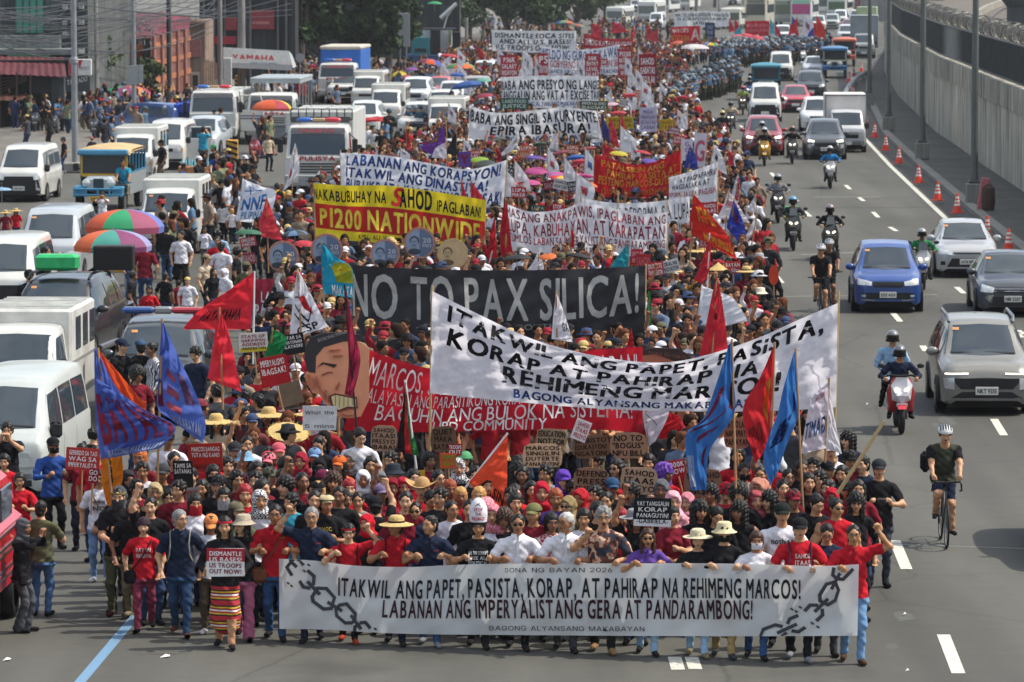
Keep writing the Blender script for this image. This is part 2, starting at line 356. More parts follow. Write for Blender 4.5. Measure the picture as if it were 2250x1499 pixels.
# ================================================================ RETAINING WALL, FENCE, RAILWAY
WO=3.6
WALLC=concrete('wall_concrete','#bcb8a8',.4,1.0)
wall_ys=[p for p in ROAD if 55<p[0]<330]
def wx(Y,o=0.0):return edge_x(Y)+WO+o-max(0,(Y-205))*.012
wl=empty('retaining_wall',(wx(150),150,0),0,'stained concrete retaining wall along the walkway right of the road','wall')
def wstrip(name,o0,o1,z0,z1,m,ys=wall_ys):
 q=MB();c=Vector((wx(150),150,0));q.grid([[Vector((wx(y,o0),y,z))-c for y,_ in ys]for z in(z0,z1)]+[[Vector((wx(y,o1),y,z))-c for y,_ in ys]for z in(z1,z0)])
 return q.build(name,m,wl)
wstrip('wall',0,.5,.1,2.85,WALLC);wstrip('coping',-.06,.55,2.86,3.76,concrete('coping_concrete','#b3af9f',.58,1.4))
q=MB();c=Vector((wx(150),150,0));y=70.0
while y<325:
 q.box(Vector((wx(y),y,1.5))-c+Vector((.0,0,0)),(.012,.05,2.6));y+=6.0
q.build('joint',mat('joint_dark','#56544d',.9),wl)  # thin darker strips along the wall panel joints
fn=empty('boundary_fence',(wx(150),150,3.76),0,'dark metal panel fence with razor wire coil on the concrete wall','fence')
FM=mat('fence_metal','#565a59',.6,.3,var=.2,scale=2);c=Vector((wx(150),150,3.76))
q=MB();q.grid([[Vector((wx(y,.2),y,z))-c for y,_ in wall_ys]for z in(3.95,5.3)]);q.grid([[Vector((wx(y,.23),y,z))-c for y,_ in wall_ys]for z in(5.3,3.95)]);q.build('fence_panel',mat('fence_mesh','#6f7471',.6,.2,var=.25,scale=1.2),fn)
q=MB();y=75.0
while y<325:
 q.box(Vector((wx(y,.18),y,4.6))-c,(.035,.035,1.5));y+=.55
q.build('fence_bars',FM,fn)
for z in(3.9,5.33):
 q=MB();q.tube([Vector((wx(y,.2),y,z))-c for y,_ in wall_ys],.05,6);q.build('rail',FM,fn)
coil=MB();pts=[];t=0
while True:
 y=80+t*.062
 if y>320:break
 pts.append(Vector((wx(y,.35+.3*math.cos(t)),y+.2*math.sin(t*.37),5.66+.3*math.sin(t)))-c);t+=.62
coil.tube(pts,.018,3,caps=False);coil.build('razor_wire',mat('razor_steel','#7c7a72',.5,.5),fn)
coil=MB();coil.tube([p+Vector((.75+.2*math.sin(i*.71),.4*math.sin(i*1.3),-.1+.1*math.sin(i*.53)))for i,p in enumerate(pts)],.018,3,caps=False);coil.build('razor_wire',mat('razor_steel','#7c7a72',.5,.5),fn)
strip('railway_bed',concrete('ballast','#6d675d',.3,2),lambda Y:wx(min(Y,330))+max(0,Y-330)*.1+.5,lambda Y:wx(min(Y,330))+45+max(0,Y-330)*.3,2.6,ys=[p for p in ROAD if 60<p[0]<900])
def rail_curve(o):
 ys=np.array([60,120,180,240,300,350,400,460,540,640]);xs=np.interp(ys,[60,200,300,400,520,640],[20,26,32.5,42.5,58,80]);return[Vector((x+o,y,2.78))for x,y in zip(xs,ys)]
for k,(o,m)in enumerate([(1,'#8e8a82'),(2.5,'#8e8a82'),(5.6,'#8e8a82'),(7.1,'#8e8a82')]):
 q=MB();q.tube(rail_curve(o),.09,4);tag(q.build('track_rail',mat('rail_steel','#55504a',.5,.5)),'long steel rail curving along the railway bed behind the fence','rail','rails of the railway')
q=MB();a=rail_curve(-.6);b=rail_curve(8.6)
for(s,o)in((a,0),(b,0)):
 q.grid([[p+Vector((0,0,-.2))for p in s],[p+Vector((0,0,.5))for p in s],[p+Vector((.4,0,.5))for p in s],[p+Vector((.4,0,-.2))for p in s]])
tag(q.build('track_kerb',concrete('track_concrete','#9a958a',.2)),'pale concrete kerbs edging the railway tracks','kerb')
q=MB();s=rail_curve(11.0);q.grid([[p+Vector((0,0,-.2))for p in s],[p+Vector((0,0,2.2))for p in s],[p+Vector((.5,0,2.2))for p in s],[p+Vector((.5,0,-.2))for p in s]])
tag(q.build('parapet_wall',concrete('parapet_concrete','#4b4f50',.2)),'dark grey parapet wall curving along the far side of the railway','wall')
q=MB();pp=P(2300,62,240);q.lathe([(2.2,0),(2.2,3.2),(2.5,3.6),(2.9,9)],20,0,Matrix.Translation((pp.x,pp.y,2.6)));q.lathe([(2.26,1.5),(2.3,1.6),(2.26,1.7)],20,0,Matrix.Translation((pp.x,pp.y,2.6)))
tag(q.build('viaduct_pier',concrete('pier_concrete','#55585a',.2),smooth=True),'dark round concrete pier beyond the fence at the right edge','pillar')
POSTM=mat('grey_green_post','#5b605c',.5,.3,var=.15,scale=2)
for i,(px,py,lab)in enumerate([(2140,447,'nearest grey lamp post standing before the stained wall, rightmost of four'),(2026,350,'second grey lamp post from the front on the right walkway'),(1952,287,'third grey lamp post from the front on the right walkway'),(1910,232,'farthest of the four grey lamp posts on the right walkway')]):
 c=G(px,py,.12);o=empty('lamp_post',c,0,lab,'lamp post','lamp posts along the right wall')
 q=MB();q.box((0,0,.35),(.55,.55,.7),0,.04);q.build('footing',CONC,o)
 q=MB();q.tube([(0,0,.7),(0,0,1.1),(0,0,9)],[.17,.13,.1],10);q.box((0,0,.75),(.4,.4,.1),0,.02);q.build('pole',POSTM,o,True)
cone_base=None
for i,(px,py)in enumerate([(2169,523),(2216,553),(2103,469),(2060,441),(2018,402),(1975,359),(1946,331),(1922,302),(1902,278),(1875,215),(1871,212),(1893,157),(1876,168),(1865,180)]):
 c=G(px,py,.12 if i not in(11,12,13)else 0)
 if cone_base is None:
  o=empty('traffic_cone',c,0,'x','traffic cone','orange cones along the right kerb')
  q=MB();q.lathe([(.17,.04),(.145,.16),(.115,.3)],14);q.lathe([(.1,.38),(.088,.44)],14);q.lathe([(.078,.52),(.068,.58)],14);q.lathe([(.058,.66),(.035,.78),(0.0,.785)],14);q.build('body',mat('cone_orange','#e2432a',.5,var=.1),o,True)
  q=MB();q.lathe([(.115,.3),(.1,.38)],14);q.lathe([(.088,.44),(.078,.52)],14);q.lathe([(.068,.58),(.058,.66)],14);q.build('reflective_band',mat('cone_white','#dcdad4',.5),o,True)
  q=MB();q.box((0,0,.02),(.42,.42,.04),0,.01);q.build('base',mat('cone_base','#c8432c',.6),o);cone_base=o
 else:o=copy_tree(cone_base);o.location=c
 o.scale=(.95,.95,.86);o.rotation_euler.z=random.uniform(0,1.5)
 o['label']=['orange cone at the kerb behind the white sedan','orange cone at the kerb above the grey hatchback, cut off by nothing','orange cone at the kerb left of the nearest lamp post','orange cone just beyond the nearest lamp post, on the kerb','orange cone on the kerb between the two nearest lamp posts','orange cone on the kerb before the second lamp post','orange cone on the kerb beside the second lamp post','orange cone on the kerb past the second lamp post','orange cone at the kerb beside the grey truck','front cone of the close pair by the bend of the kerb','rear cone of the close pair by the bend of the kerb','farthest orange cone, beyond the blue jeepney','middle one of three cones on the road beside the blue jeepney','leftmost of three cones on the road beside the blue jeepney'][i].replace(', cut off by nothing','')
q=MB();pts=[G(x,y,.5)for x,y in[(1857,213),(1860,200),(1868,187),(1880,172),(1895,162),(1903,157)]];q.tube(pts,.16,6)
for p in pts:q.tube([p,(p.x,p.y,0)],.08,6)
tag(q.build('guard_rail',STEEL),'pale curved guard rail at the bend of the right kerb','guard rail')
q=MB();c=G(2170,462,.12);q.lathe([(.22,0),(.26,.3),(.24,.75),(.1,.9)],10,0,Matrix.Translation(c));o=q.build('trash_sack',mat('sack','#4e3b35',.8),None,True);tag(o,'dark full sack leaning on the wall beside the nearest lamp post','sack')
q=MB();c=G(2160,462,.12);q.box(c+Vector((0,0,.55)),(.28,.2,1.1),0,.03,Matrix.Rotation(.15,3,'Y'));tag(q.build('barrier_board',mat('pink_board','#b0666a',.7)),'faded pink board leaning against the wall beside the dark sack','board')
# ================================================================ VEHICLES  (front at y=0 facing -Y, ground z=0)
def loft(st,ny=5,nsec=3):
 """st rows: y, half width, z low, z belt, half width top, z top -> closed body shell"""
 st=np.array(st,float);n=len(st);t=np.linspace(0,n-1,(n-1)*ny+1)
 q=np.array([np.interp(t,range(n),st[:,k])for k in range(6)]).T;c=cr(st,t);q=q*.45+c*.55
 mb=MB();secs=[]
 for(y,wb,zl,zb,wt,zt)in q:
  mid=(zl+zb)/2;dz=max(zt-zb,.001)
  half=[(wb*.9,zl),(wb*.985,zl+.05),(wb,mid),(wb*.992,zb-.05),(wb*.965,zb),(wb*.965+(wt-wb*.965)*.5,zb+dz*.5),(wt+.0,zb+dz*.86),(wt*.93,zb+dz*.965),(wt*.72,zt),(wt*.36,zt+.012),(0,zt+.018)]
  half=np.array(half);secs.append(np.vstack([np.c_[half[:,0],np.full(len(half),y),half[:,1]],np.c_[-half[-2::-1,0],np.full(len(half)-1,y),half[-2::-1,1]]]))
 A=np.array(secs);mb.grid(A)
 k=A.shape[1]
 mb.f.append(tuple(range(k)));mb.m.append(0);o=(len(A)-1)*k;mb.f.append(tuple(o+i for i in range(k-1,-1,-1)));mb.m.append(0)
 return mb
def wheel(parent,x,y,r=.31,wd=.2,hub=RIM):
 wh=empty('wheel',(x,y,r));wh.parent=parent;s=1 if x>0 else-1
 q=MB();M=Matrix.Rotation(R(90),4,'Y');q.lathe([(r*.62,-wd/2),(r*.92,-wd/2),(r,-wd*.3),(r,wd*.3),(r*.92,wd/2),(r*.62,wd/2)],20,0,M,cap=False);q.build('tyre',BLACK,wh,True)
 q=MB();q.lathe([(0.0,.03),(r*.2,.03),(r*.25,0),(r*.55,.0),(r*.63,.04)],18,0,Matrix.Translation((s*(wd/2-.03),0,0))@Matrix.Rotation(R(90)*s,4,'Y'));q.build('rim',hub,wh,True)
 for d in(0,):
  q=MB();q.lathe([(r*1.0,-.02),(r*1.16,-.02),(r*1.16,.02),(r*1.0,.02)],18,0,Matrix.Translation((s*(wd/2-.015),0,0))@M,cap=False);q.build('wheel_arch',DARK,wh)
def P4(bv,name,m,parent,top,bot,axis='f',off=.01,nu=8,nv=4,thick=0):
 A=patch(bv,top,bot,axis,off,nu,nv);q=MB();q.grid(A);return q.build(name,m,parent,True,sharp=0)
def mir(pl):return[(-x,z)for x,z in pl][::-1]
def plate(parent,bv,z,txt,x=0.0,y=None,w=.42,h=.15,m=PLATE):
 hit=bv.ray_cast(Vector((x,-3,z)),Vector((0,1,0)))if bv else(None,)
 yy=(hit[0].y if hit[0]is not None else 0)-.03 if y is None else y
 q=MB();q.box((x,yy,z),(w,.012,h),0,.004)
 if txt:flat_text(q,txt,(x-w*.42,yy-.011,z-h*.27),(1,0,0),(0,0,1),w*.84,h*.52,1,bold=.03)
 q.build('number_plate',[m,INK],parent)
def mirror(parent,x,y,z,m,s=1.0):
 sg=1 if x>0 else-1;q=MB();q.box((x+sg*.1,y,z),(.2,.1,.26),0,.045)if m is DARK else q.ell((x+sg*.1*s,y,z),(.12*s,.07*s,.085*s),12,8);q.tube([(x-sg*.05,y+.02,z-.05),(x+sg*.06*s,y,z-.03)],.025,6);q.build('wing_mirror',m,parent,True)
SPEC={'mpv':dict(L=4.45,st=[(0,.60,.30,.62,.50,.70),(.07,.74,.22,.74,.60,.83),(.28,.83,.20,.85,.66,.95),(.95,.87,.2,.98,.70,1.06),(1.75,.88,.2,1.02,.63,1.60),(2.6,.88,.2,1.05,.64,1.68),(3.6,.87,.2,1.07,.62,1.63),(4.2,.84,.22,1.06,.58,1.45),(4.42,.76,.3,1.0,.52,1.02)],ws=([(-.60,1.545),(0,1.575),(.60,1.545)],[(-.72,1.07),(0,1.05),(.72,1.07)]),wheels=(.82,3.55,.32,.80),side=[([(1.55,1.46),(2.35,1.52)],[(1.2,1.07),(2.35,1.05)]),([(2.43,1.52),(3.3,1.5)],[(2.43,1.05),(3.3,1.08)]),([(3.38,1.5),(3.85,1.42)],[(3.38,1.09),(4.05,1.13)])]),'sedan':dict(L=4.4,st=[(0,.60,.26,.56,.5,.62),(.07,.74,.19,.68,.6,.74),(.3,.82,.18,.78,.66,.86),(1.15,.85,.18,.90,.7,.97),(2.0,.86,.18,.94,.58,1.42),(2.8,.86,.18,.96,.58,1.46),(3.5,.85,.18,.97,.56,1.33),(3.9,.83,.2,.96,.6,1.05),(4.38,.72,.28,.9,.55,.95)],ws=([(-.55,1.375),(0,1.40),(.55,1.375)],[(-.70,.985),(0,.965),(.70,.985)]),wheels=(.82,3.45,.31,.78),side=[([(1.85,1.3),(2.6,1.37)],[(1.5,.98),(2.6,.98)]),([(2.68,1.37),(3.4,1.27)],[(2.68,.98),(3.7,1.0)])]),'suv':dict(L=4.75,st=[(0,.68,.38,.80,.56,.9),(.07,.82,.3,.92,.68,1.02),(.3,.9,.28,1.02,.74,1.12),(1.15,.92,.28,1.1,.76,1.18),(1.9,.93,.28,1.14,.68,1.74),(2.8,.93,.28,1.16,.70,1.82),(4.0,.92,.28,1.18,.68,1.78),(4.55,.89,.3,1.16,.64,1.6),(4.73,.8,.38,1.1,.6,1.12)],ws=([(-.64,1.68),(0,1.715),(.64,1.68)],[(-.76,1.20),(0,1.18),(.76,1.20)]),wheels=(.92,3.75,.37,.84),side=[([(1.75,1.6),(2.6,1.66)],[(1.4,1.2),(2.6,1.18)]),([(2.68,1.66),(3.55,1.65)],[(2.68,1.18),(3.55,1.2)]),([(3.63,1.65),(4.3,1.57)],[(3.63,1.2),(4.4,1.22)])]),'van':dict(L=4.7,st=[(0,.62,.34,.74,.58,.88),(.06,.78,.26,.92,.70,1.04),(.25,.83,.24,1.02,.72,1.18),(.42,.845,.22,1.08,.72,1.24),(1.15,.85,.22,1.14,.68,1.86),(1.6,.85,.22,1.15,.70,1.96),(3.0,.85,.22,1.15,.70,1.98),(4.45,.84,.24,1.15,.68,1.93),(4.68,.78,.32,1.1,.62,1.6)],ws=([(-.66,1.80),(0,1.835),(.66,1.80)],[(-.74,1.235),(0,1.215),(.74,1.235)]),wheels=(.95,3.6,.31,.77),side=[([(1.05,1.7),(1.72,1.76)],[(.72,1.19),(1.72,1.16)]),([(1.85,1.76),(2.95,1.76)],[(1.85,1.16),(2.95,1.16)]),([(3.07,1.76),(4.25,1.74)],[(3.07,1.16),(4.3,1.16)])]),'cab':dict(L=2.0,st=[(0,.66,.36,.8,.62,.92),(.05,.79,.28,.95,.72,1.06),(.2,.82,.26,1.02,.72,1.16),(.35,.825,.24,1.06,.72,1.22),(.85,.83,.24,1.1,.70,1.78),(1.2,.83,.24,1.1,.71,1.86),(1.7,.83,.24,1.1,.71,1.86),(1.95,.82,.24,1.1,.70,1.82)],ws=([(-.66,1.725),(0,1.75),(.66,1.725)],[(-.73,1.215),(0,1.205),(.73,1.215)]),wheels=(.62,3.3,.3,.75),side=[([(.85,1.66),(1.5,1.7)],[(.5,1.16),(1.5,1.14)])]),}
def hl(x0,z0,x1,z1,x2,z2,x3,z3):return([(x0,z0),(x1,z1)],[(x2,z2),(x3,z3)])
FACE={'bold':[('grille',DARK,[(-.66,.70),(.66,.70)],[(-.48,.50),(.48,.50)],0),('headlight',LAMP,[(.60,.71),(.80,.70)],[(.60,.49),(.78,.51)],1),('daytime_light',LAMPON,[(.34,.80),(.76,.79)],[(.34,.775),(.78,.765)],1),('lower_grille',DARK,[(-.46,.45),(.46,.45)],[(-.66,.33),(.66,.33)],0),('skid_strip',RIM,[(-.74,.335),(.74,.335)],[(-.70,.285),(.70,.285)],0)],'mobile':[('grille',DARK,[(-.42,.80),(.42,.80)],[(-.36,.66),(.36,.66)],0),('headlight',LAMP,[(.40,.80),(.76,.88)],[(.42,.70),(.78,.72)],1),('lower_grille',DARK,[(-.68,.52),(.68,.52)],[(-.52,.36),(.52,.36)],0),('chrome_strip',CHROME,[(.36,.34),(.66,.36)],[(.34,.315),(.68,.33)],1),('fog_light',LAMP,[(.56,.47),(.66,.47)],[(.56,.42),(.66,.42)],1)],'sedan':[('grille',DARK,[(-.4,.70),(.4,.70)],[(-.34,.655),(.34,.655)],0),('headlight',LAMP,[(.40,.72),(.74,.80)],[(.42,.63),(.78,.66)],1),('lower_grille',DARK,[(-.42,.54),(.42,.54)],[(-.56,.31),(.56,.31)],0),('fog_light',DARK,[(.6,.46),(.72,.46)],[(.6,.36),(.72,.36)],1)],'hatch':[('grille',DARK,[(-.44,.72),(.44,.72)],[(-.40,.60),(.40,.60)],0),('chrome_strip',CHROME,[(-.44,.70),(.44,.70)],[(-.44,.685),(.44,.685)],0),('chrome_strip',CHROME,[(-.43,.645),(.43,.645)],[(-.43,.63),(.43,.63)],0),('headlight',LAMP,[(.44,.72),(.74,.80)],[(.48,.60),(.78,.62)],1),('lower_grille',DARK,[(-.5,.5),(.5,.5)],[(-.6,.28),(.6,.28)],0),('chrome_bracket',CHROME,[(.46,.56),(.66,.52)],[(.5,.34),(.68,.48)],1)],'x':[('grille',DARK,[(-.5,.74),(.5,.74)],[(-.36,.56),(.36,.56)],0),('headlight',LAMPON,[(.46,.82),(.72,.88)],[(.5,.76),(.76,.78)],1),('chrome_bracket',CHROME,[(.44,.76),(.54,.72)],[(.62,.42),(.70,.44)],1),('headlight',LAMP,[(.62,.66),(.76,.68)],[(.64,.5),(.76,.52)],1),('lower_grille',DARK,[(-.5,.46),(.5,.46)],[(-.62,.28),(.62,.28)],0)],'suv':[('grille',DARK,[(-.5,.98),(.5,.98)],[(-.42,.72),(.42,.72)],0),('chrome_strip',CHROME,[(-.5,.93),(.5,.93)],[(-.5,.90),(.5,.90)],0),('chrome_strip',CHROME,[(-.46,.82),(.46,.82)],[(-.46,.79),(.46,.79)],0),('headlight',LAMP,[(.5,1.0),(.80,1.04)],[(.5,.86),(.82,.9)],1),('lower_grille',DARK,[(-.55,.62),(.55,.62)],[(-.62,.42),(.62,.42)],0),('fog_light',DARK,[(.64,.66),(.8,.66)],[(.64,.52),(.78,.52)],1)],'innova':[('grille',DARK,[(-.4,.86),(.4,.86)],[(-.4,.74),(.4,.74)],0),('chrome_strip',CHROME,[(-.4,.81),(.4,.81)],[(-.4,.79),(.4,.79)],0),('headlight',LAMP,[(.42,.88),(.76,.9)],[(.44,.70),(.78,.76)],1),('lower_grille',DARK,[(-.7,.56),(.7,.56)],[(-.4,.34),(.4,.34)],0)],'urvan':[('grille',DARK,[(-.66,.92),(.66,.92)],[(-.78,.42),(.78,.42)],0),('bumper',DARK,[(-.78,.44),(.78,.44)],[(-.74,.26),(.74,.26)],0),('headlight',LAMP,[(.50,.98),(.78,1.12)],[(.54,.78),(.79,.82)],1)],'urvan_grey':[('grille',DARK,[(-.4,.76),(.4,.76)],[(-.42,.70),(.42,.70)],0),('grille',DARK,[(-.42,.66),(.42,.66)],[(-.40,.60),(.40,.60)],0),('headlight',LAMP,[(.46,.9),(.8,.94)],[(.5,.66),(.8,.68)],1),('lower_grille',DARK,[(-.55,.48),(.55,.48)],[(-.6,.3),(.6,.3)],0)],'oldvan':[('grille',DARK,[(-.66,.80),(.66,.80)],[(-.66,.64),(.66,.64)],0),('headlight',LAMP,[(.42,.80),(.72,.81)],[(.42,.64),(.74,.65)],1),('bumper',RIM,[(-.80,.54),(.80,.54)],[(-.78,.46),(.78,.46)],0),('lower_grille',DARK,[(-.3,.43),(.3,.43)],[(-.3,.32),(.3,.32)],0),('fog_light',DARK,[(.46,.44),(.62,.44)],[(.46,.34),(.62,.34)],1)],'fb':[('grille',DARK,[(-.36,.88),(.36,.88)],[(-.36,.74),(.36,.74)],0),('headlight',LAMP,[(.42,.90),(.70,.90)],[(.42,.72),(.70,.72)],1),('indicator',AMBER,[(.71,.88),(.77,.88)],[(.71,.74),(.77,.74)],1),('bumper',DARK,[(-.76,.46),(.76,.46)],[(-.74,.32),(.74,.32)],0)],'silver_truck':[('grille',CHROME,[(-.5,.88),(.5,.88)],[(-.5,.82),(.5,.82)],0),('grille',DARK,[(-.5,.80),(.5,.80)],[(-.5,.64),(.5,.64)],0),('headlight',LAMP,[(.54,.90),(.78,.90)],[(.54,.70),(.78,.72)],1),('bumper',RIM,[(-.76,.52),(.76,.52)],[(-.74,.34),(.74,.34)],0)],}
def car(kind,face,x,Y,color,label,yaw=0,plate_txt=None,group=None,cat='car',name='car',roof_rails=False,scale=1.0,m=None,windows=GLASS,ws=True):
 sp=SPEC[kind];pm=m or paint(color);o=empty(name,(x,Y,0),R(-yaw)-math.atan(slope(Y)),label,cat,group)
 mb=loft(sp['st']);body=mb.build('body',pm,o,True,sharp=40);bv=bvh_of(mb)
 if ws:
  P4(bv,'windshield',windows,o,*sp['ws'],nu=10,nv=6);zt=sp['ws'][1][1][1]
  P4(bv,'wiper',BLACK,o,[(-.62,zt+.065),(-.05,zt+.05)],[(-.62,zt+.05),(-.05,zt+.03)],off=.03,nu=4,nv=1);P4(bv,'wiper',BLACK,o,[(.02,zt+.07),(.58,zt+.05)],[(.02,zt+.05),(.58,zt+.03)],off=.03,nu=4,nv=1)
  zz=sp['ws'][0][0][1]-.03;Y<135 and P4(bv,'sticker',ORANGE_ST,o,[(-.54,zz),(-.42,zz)],[(-.545,zz-.045),(-.425,zz-.045)],off=.02,nu=2,nv=1)
 for tp,bt in sp['side']:
  for ax in('l','r'):P4(bv,'side_window',windows,o,tp,bt,ax,nu=5,nv=3)
 for(nm,mm,tp,bt,two)in FACE[face]:
  P4(bv,nm,mm,o,tp,bt,off=.012 if mm is not LAMP else.02)
  if two:P4(bv,nm,mm,o,mir(tp),mir(bt),off=.012 if mm is not LAMP else.02)
 wf,wr,r,hx=sp['wheels']
 for sx in(-1,1):
  for yy in(wf,wr):wheel(o,sx*(hx-.0),yy,r)
  zb=sp['st'][3][3];mirror(o,sx*sp['st'][3][1]*.95,sp['st'][3][0]+(.45 if kind not in('van','cab')else.25),zb+.1,pm if kind not in('van','cab')else DARK,1.0 if kind not in('van','cab')else 1.2)
 q=MB();q.box((0,sp['L']/2,.2),(sp['st'][3][1]*1.6,sp['L']*.9,.12));q.build('underbody',BLACK,o)
 q=MB();W=sp['st'][4][1]
 if kind!='cab':
  for ax in('l','r'):
   for yy in((sp['side'][0][0][0][0]-.3),sp['side'][0][0][1][0]+.04,sp['side'][1][0][1][0]+.04):
    q.grid(patch(bv,[(yy-.008,sp['st'][4][3]),(yy+.008,sp['st'][4][3])],[(yy-.008,.32),(yy+.008,.32)],ax,.004,1,5))
  q.build('door_seam',DARK,o)
 if plate_txt is not None:plate(o,bv,{'mpv':.47,'sedan':.45,'suv':.62,'van':.5,'cab':.42}[kind],plate_txt)
 if roof_rails:
  for sx in(-1,1):
   q=MB();q.tube([(sx*.6,1.75,1.60),(sx*.62,1.95,1.70),(sx*.62,3.5,1.71),(sx*.6,3.75,1.63)],.03,6);q.build('roof_rail',RIM,o,True)
 if scale!=1:o.scale=(scale,)*3
 return o,bv
def at_px(px,Y):return(px-1125)/FPX*math.hypot(Y,H)*1.0
def vx(px,py):
 g=G(px,py);return g.x,g.y-.8
def fb_van(x,Y,color,label,yaw=0,plate_txt=None,group=None,dirty=False,stripe=None,box_h=2.12):
 """small passenger van: low cab and a taller boxy rear body"""
 o,bv=car('cab','fb',x,Y,color,label,yaw,plate_txt,group,'van','van')
 wm=mat('weathered_white',color,.5,var=.1 if not dirty else.22,scale=1.6,coat=.2)
 q=MB();q.box((0,3.25,.38+(box_h-.38)/2),(1.72,2.95,box_h-.38),0,.05);q.build('rear_body',wm,o)
 q=MB()
 for i in range(8):q.box((0,1.95+.36*i,box_h+.008),(1.62,.05,.03))
 q.build('roof_rib',wm,o)
 for sx in(-1,1):
  for yy in(2.3,3.2,4.05):
   q=MB();q.box((sx*.862,yy+.28,1.62),(.012,.62,.62),0,.005);q.build('side_window',GLASS,o)
  q=MB();q.box((sx*.862,3.25,1.12),(.02,2.8,.05));q.build('trim',mat('trim_grey','#8f908c',.5),o)
  if stripe:q=MB();q.box((sx*.864,3.25,.85),(.012,2.4,.16));q.build('stripe',mat('stripe',stripe,.5),o)
 return o
x,Y=vx(2158,905);car('mpv','bold',x,Y,'#7b7a72','large silver grey multi-purpose car with roof rails and a lit strip across its nose',1.0,'NKT 9335',None,roof_rails=True,scale=1.03)
x,Y=vx(1945,683);car('mpv','mobile',x,Y,'#254a8c','bright blue multi-purpose car with one amber indicator lit',1.5,'DEX 4424',scale=.97)
x,Y=vx(2217,692);car('sedan','hatch',x,Y,'#3b4046','dark slate grey hatchback beside the walkway, cut by the right edge',1.0,'NIR 2207')
x,Y=vx(2119,607);car('sedan','sedan',x,Y,'#a7a9aa','silver sedan with a white bonnet behind the green scooter rider',0.5,'ATA 1105')
x,Y=vx(1811,350);car('mpv','x',x,Y,'#474b4f','dark grey crossover with lit headlights in front of the white box truck',0,'CAX 3317')
x,Y=vx(1676,341);car('mpv','x',x,Y,'#8f2f3a','wine red crossover behind the yellow scooter',-.5,'')
x,Y=vx(1746,247);car('sedan','x',x,Y,'#b23a46','red low sedan with an amber light on, middle lane',0,'')
x,Y=vx(1780,222);car('suv','suv',x,Y,'#3c4144','dark grey sport utility car behind the red sedan',0,'',scale=.97)
x,Y=vx(1787,170);car('sedan','sedan',x,Y,'#c3c8cb','pale silver sedan ahead of the blue jeepney, far lane',0,'')
x,Y=vx(1679,268);car('van','urvan',x,Y,'#c6c6bf','white van with a green tinted windshield behind the wine red crossover',0,'',None,'van','van')
x,Y=vx(1795,290);car('mpv','mobile',x,Y,'#d7d8d6','white hatchback half hidden behind the box truck',0,'')
x,Y=vx(1714,178);car('van','urvan',x,Y,'#c6c6bf','white van with a black lower nose at the police line',-.5,'',None,'van','van')
x,Y=vx(1858,96);car('suv','suv',x,Y,'#c5cacc','pale silver car behind the orange jeepney',-1,'')
x,Y=vx(1718,97);car('suv','suv',x,Y,'#d5dadd','white car caught behind the far red banner',-1,'')
x,Y=vx(1862,72);car('sedan','sedan',x,Y,'#a35a5e','dusty red car far behind the far red flags',-1)
x,Y=vx(1826,66);car('suv','suv',x,Y,'#aab3ad','grey green car far behind the far red flags',-1)
x,Y=vx(2400,1188);car('suv','suv',x,Y-2.5,'#8a8c8e','grey sport utility car just outside the right edge, casting shade on the road',1)
def box_truck(x,Y,label,cabcol,boxcol,L=5.4,face='fb',bw=1.85,bh=2.7,yaw=0,plate_txt='',lettering=None,group=None,cabs=1.0):
 o,bv=car('cab',face,x,Y,cabcol,label,yaw,plate_txt,group,'truck','truck')
 q=MB();q.box((0,2.05+(L-2.05)/2,.75+(bh-.75)/2),(bw,L-2.05,bh-.75),0,.04);q.build('cargo_box',mat('box_panel',boxcol,.5,var=.12,scale=1.3),o)
 q=MB()
 for sx in(-1,1):q.box((sx*(bw/2+.005),2.05+(L-2.05)/2,.82),(.03,L-2.1,.08));q.box((sx*(bw/2-.02),2.03,.75+(bh-.75)/2),(.05,.03,bh-.78))
 q.box((0,2.03,bh-.03),(bw-.04,.03,.06));q.build('box_edging',RIM,o)
 if cabs!=1:o.scale=(cabs,)*3
 return o
x,Y=vx(1858,334);box_truck(x,Y,'white box truck with a silver nose near the right kerb','#b9bbbb','#d8d6cf',face='silver_truck',bh=2.5)
x,Y=vx(1896,128);box_truck(x,Y,'grey box truck at the bend of the right kerb','#8e9396','#7f868a',L=7,bw=2.1,bh=3.2,cabs=1.1)
x,Y=vx(1900,82);box_truck(x,Y,'pale green box truck far down the right lane','#cdd3c4','#9fae84',L=7,bw=2.1,bh=3.1)
car('van','oldvan',-8.25,69,'#9fb0ab','old pale green silver van with curtained rear windows, nearest van on the left',3,'',None,'van','van',m=mat('faded_green_silver','#b3b9b4',.38,var=.1,scale=1.2,coat=.4))
fb_van(-9.22,80.0,'#c6c6bf','boxy white van with a rust stained roof behind the pale green van',2,'',None,True)
o,bv=car('suv','suv',-9.9,91,'#1d1f21','black pickup truck carrying speakers on its roof',5.7,'',None,'pickup','pickup_truck',scale=1.04)
q=MB();q.box((0,4.3,.85),(1.8,1.6,.5),0,.04);q.build('cargo_bed',paint('#1d1f21'),o)
for sx in(-1,1):
 q=MB();q.tube([(sx*.62,1.9,1.78),(sx*.64,2.1,1.88),(sx*.64,3.6,1.9),(sx*.62,3.8,1.8)],.03,6);q.build('roof_rail',DARK,o,True)
 q=MB();q.tube([(sx*.95,1.4,.42),(sx*.95,3.1,.42)],.06,8);q.build('side_step',RIM,o,True)
 q=MB();q.tube([(sx*.7,3.9,1.1),(sx*.66,3.7,1.8),(sx*.6,3.6,1.85)],.04,6);q.build('roll_bar',DARK,o,True)
tx=MB();c=o.matrix_basis@Vector((.12,2.2,1.95))
